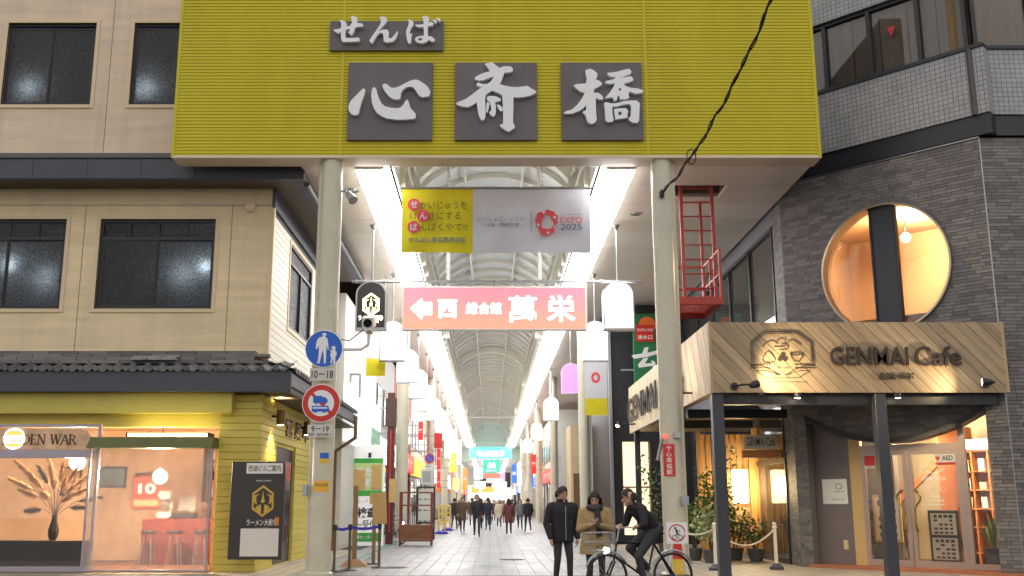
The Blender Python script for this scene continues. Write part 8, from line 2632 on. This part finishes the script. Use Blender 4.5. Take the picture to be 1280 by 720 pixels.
# cyclist, hunched over the handlebar, rolling to the left
def cyclist():
    D = 15.2
    x = GX(800, 660, D)
    rz = math.radians(200)
    bicycle((x, D, 0), rz, 'black', 'black bicycle ridden by the person in the dark jacket', group='ridden bicycle')
    t = person_thing((x, D, 0), rz, 'person in a dark jacket hunched over bicycle handlebars near the right pillar')
    b = Body()
    b.ell((-.22, 0, 1.0), (.15, .16, .11), 2)
    b.loft([(V3(-.20, 0, .98), .13, .16), (V3(-.12, 0, 1.10), .14, .18), (V3(-.02, 0, 1.22), .15, .20), (V3(.06, 0, 1.30), .12, .17), (V3(.10, 0, 1.34), .07, .09)], 1)
    b.cap((.05, -.16, 1.28), (.05, .16, 1.28), .075, .075, 1)
    b.cap((.09, 0, 1.32), (.15, 0, 1.40), .055, .052, 0)
    # head faces forward (+x): build with yaw +90
    P_ = head(b, (.19, 0, 1.45), yaw=math.radians(90), pitch=math.radians(18))
    for s in (-1, 1):
        b.cap((.05, s * .19, 1.27), (.08, s * .29, 1.07), .07, .056, 1); b.cap((.08, s * .29, 1.07), (.15, s * .26, 1.03), .056, .045, 1)
        hand(b, (.14, s * .262, 1.035), (.9, -s * .1, .05), (0, 0, -1), -s, 0, 1.0)
        kn = (.12, s * .11, .72) if s < 0 else (.10, s * .11, .62)
        pd_ = (-.14, s * .10, .47) if s < 0 else (.0, s * .10, .24)
        b.cap((-.2, s * .085, .98), kn, .09, .064, 2); b.cap(kn, pd_, .06, .045, 2)
        b.cap((pd_[0] - .03, pd_[1], pd_[2] - .03), (pd_[0] + .14, pd_[1], pd_[2] - .04), .04, .032, 3)
    me = b.mesh('body', [SKIN, CL['black'], CL['charcoal'], SHOE], .010)
    link_mesh('body', me, t)
    hair_cap(P_, t, 0, seed=9); face(P_, t)
    m = MB(); m.bbox(-.10, .05, -.05, .05, 1.40, 1.44, .01); m.v = []; m.f = []; m.m = []
    m.tube([(.06 + .06 * math.cos(a), .085 * math.sin(a), 1.345 + .02 * math.cos(a)) for a in [2 * PI * k / 12 for k in range(13)]], .03, 8); m.build('hood_roll', CL['charcoal'], t, True)
cyclist()
# walkers down the arcade
def walker(top, leg, coat, hairlong, phase):
    b = Body()
    s_ = .22 * phase
    legs(b, .86, 0, 2, 3, 1.0, foot=((0, s_), (0, -s_)), knee_y=(-.06 if s_ > 0 else 0, -.06 if s_ < 0 else 0))
    hem = .55 if coat else .80
    b.loft([(V3(0, 0, hem), .20 if coat else .17, .16 if coat else .13), (V3(0, 0, .95), .18, .13), (V3(0, 0, 1.12), .19, .135), (V3(0, 0, 1.26), .205, .135), (V3(0, 0, 1.37), .18, .11), (V3(0, 0, 1.42), .09, .075)], 1)
    b.cap((-.15, 0, 1.345), (.15, 0, 1.345), .07, .07, 1)
    b.cap((0, 0, 1.40), (0, -.01, 1.48), .055, .052, 0)
    P_ = head(b, (0, -.02, 1.555), 0, math.radians(6))
    for s in (-1, 1):
        sw = s * phase * .16
        el, wr = (s * .25, sw * .4, 1.08), (s * .25, sw - .06, .86)
        b.cap((s * .195, 0, 1.33), el, .068, .055, 1); b.cap(el, wr, .055, .042, 1)
        hand(b, (s * .25, sw - .07, .84), (0, -.15, -1), (-s, 0, 0), s, 0, .4)
    return b.mesh('body', [SKIN, CL[top], CL[leg], SHOE], .016, 3), P_
VAR = [walker('black', 'charcoal', False, 0, 1), walker('navy', 'jeans', False, 0, -1), walker('cream', 'charcoal', True, .16, .7), walker('brown', 'black', True, 0, -.7), walker('grey', 'jeans', False, .14, .9), walker('olive', 'charcoal', False, 0, -1), walker('maroon', 'black', True, .18, .8)]
VN = ['black jacket', 'navy jacket and jeans', 'cream coat', 'brown coat', 'grey top and jeans', 'olive jacket', 'maroon coat']
hair_src = {}
spots = [  # variant, px, depth, facing (deg, 0 = towards the camera), scale, where
    (0, 596, 44, 0, 1.04, 'walking towards the camera, nearest of the arcade crowd'), (6, 636, 47, 180, .95, 'walking away on the right of the near crowd'), (1, 610, 54, 180, 1.0, 'walking away in the middle of the arcade'),
    (3, 578, 52, 10, 1.02, 'on the left past the yellow barriers'), (4, 650, 56, 0, .96, 'walking close to the right pillars'), (2, 624, 62, 0, .95, 'behind the first rows of the crowd'), (5, 590, 64, 180, 1.03, 'walking away near the left shops'),
    (0, 640, 70, 180, 1.0, 'walking away by the red fascia shop'), (1, 602, 74, 0, 1.02, 'walking towards the camera, middle distance'), (6, 574, 66, -30, .94, 'turning towards the yellow fascia shop'), (3, 617, 82, 0, 1.0, 'far in the crowd at the centre line'),
    (5, 630, 90, 180, 1.0, 'far in the crowd, right of the centre line'), (0, 606, 96, 0, 1.0, 'small figure far down the arcade, left of centre'), (4, 586, 88, 180, .95, 'small figure by the orange fascia shop'), (2, 645, 84, 180, .96, 'small figure by the tan shop on the right'),
    (1, 620, 108, 0, 1.0, 'tiny figure near the turquoise sign'), (3, 596, 112, 180, 1.0, 'tiny figure near the far left shop'), (6, 634, 104, 0, .95, 'tiny figure near the far right shop'), (5, 580, 76, 20, 1.0, 'standing near the tan shop on the left'), (0, 660, 52, 190, .98, 'walking away along the right edge of the paving'),
    (1, 568, 58, 170, 1.0, 'walking away in front of the red shop'), (2, 612, 68, 180, .95, 'walking away at the centre of the crowd'), (4, 627, 76, 10, .97, 'walking towards the camera behind the crowd'), (3, 600, 58, 185, 1.0, 'walking away just left of the centre line'),
]
for i, (v, px, D, deg, scl, where) in enumerate(spots):
    t = person_thing((GX(px, 650, D), D, 0.004), math.radians(deg), 'person in a %s %s' % (VN[v], where), 'walkers in the arcade')
    t.scale = (scl, scl, scl)
    link_mesh('body', VAR[v][0], t)
    if v not in hair_src:
        hair_src[v] = hair_cap(VAR[v][1], t, [0, 0, .16, 0, .14, 0, .18][v], seed=v).data
    else:
        link_mesh('hair', hair_src[v], t)
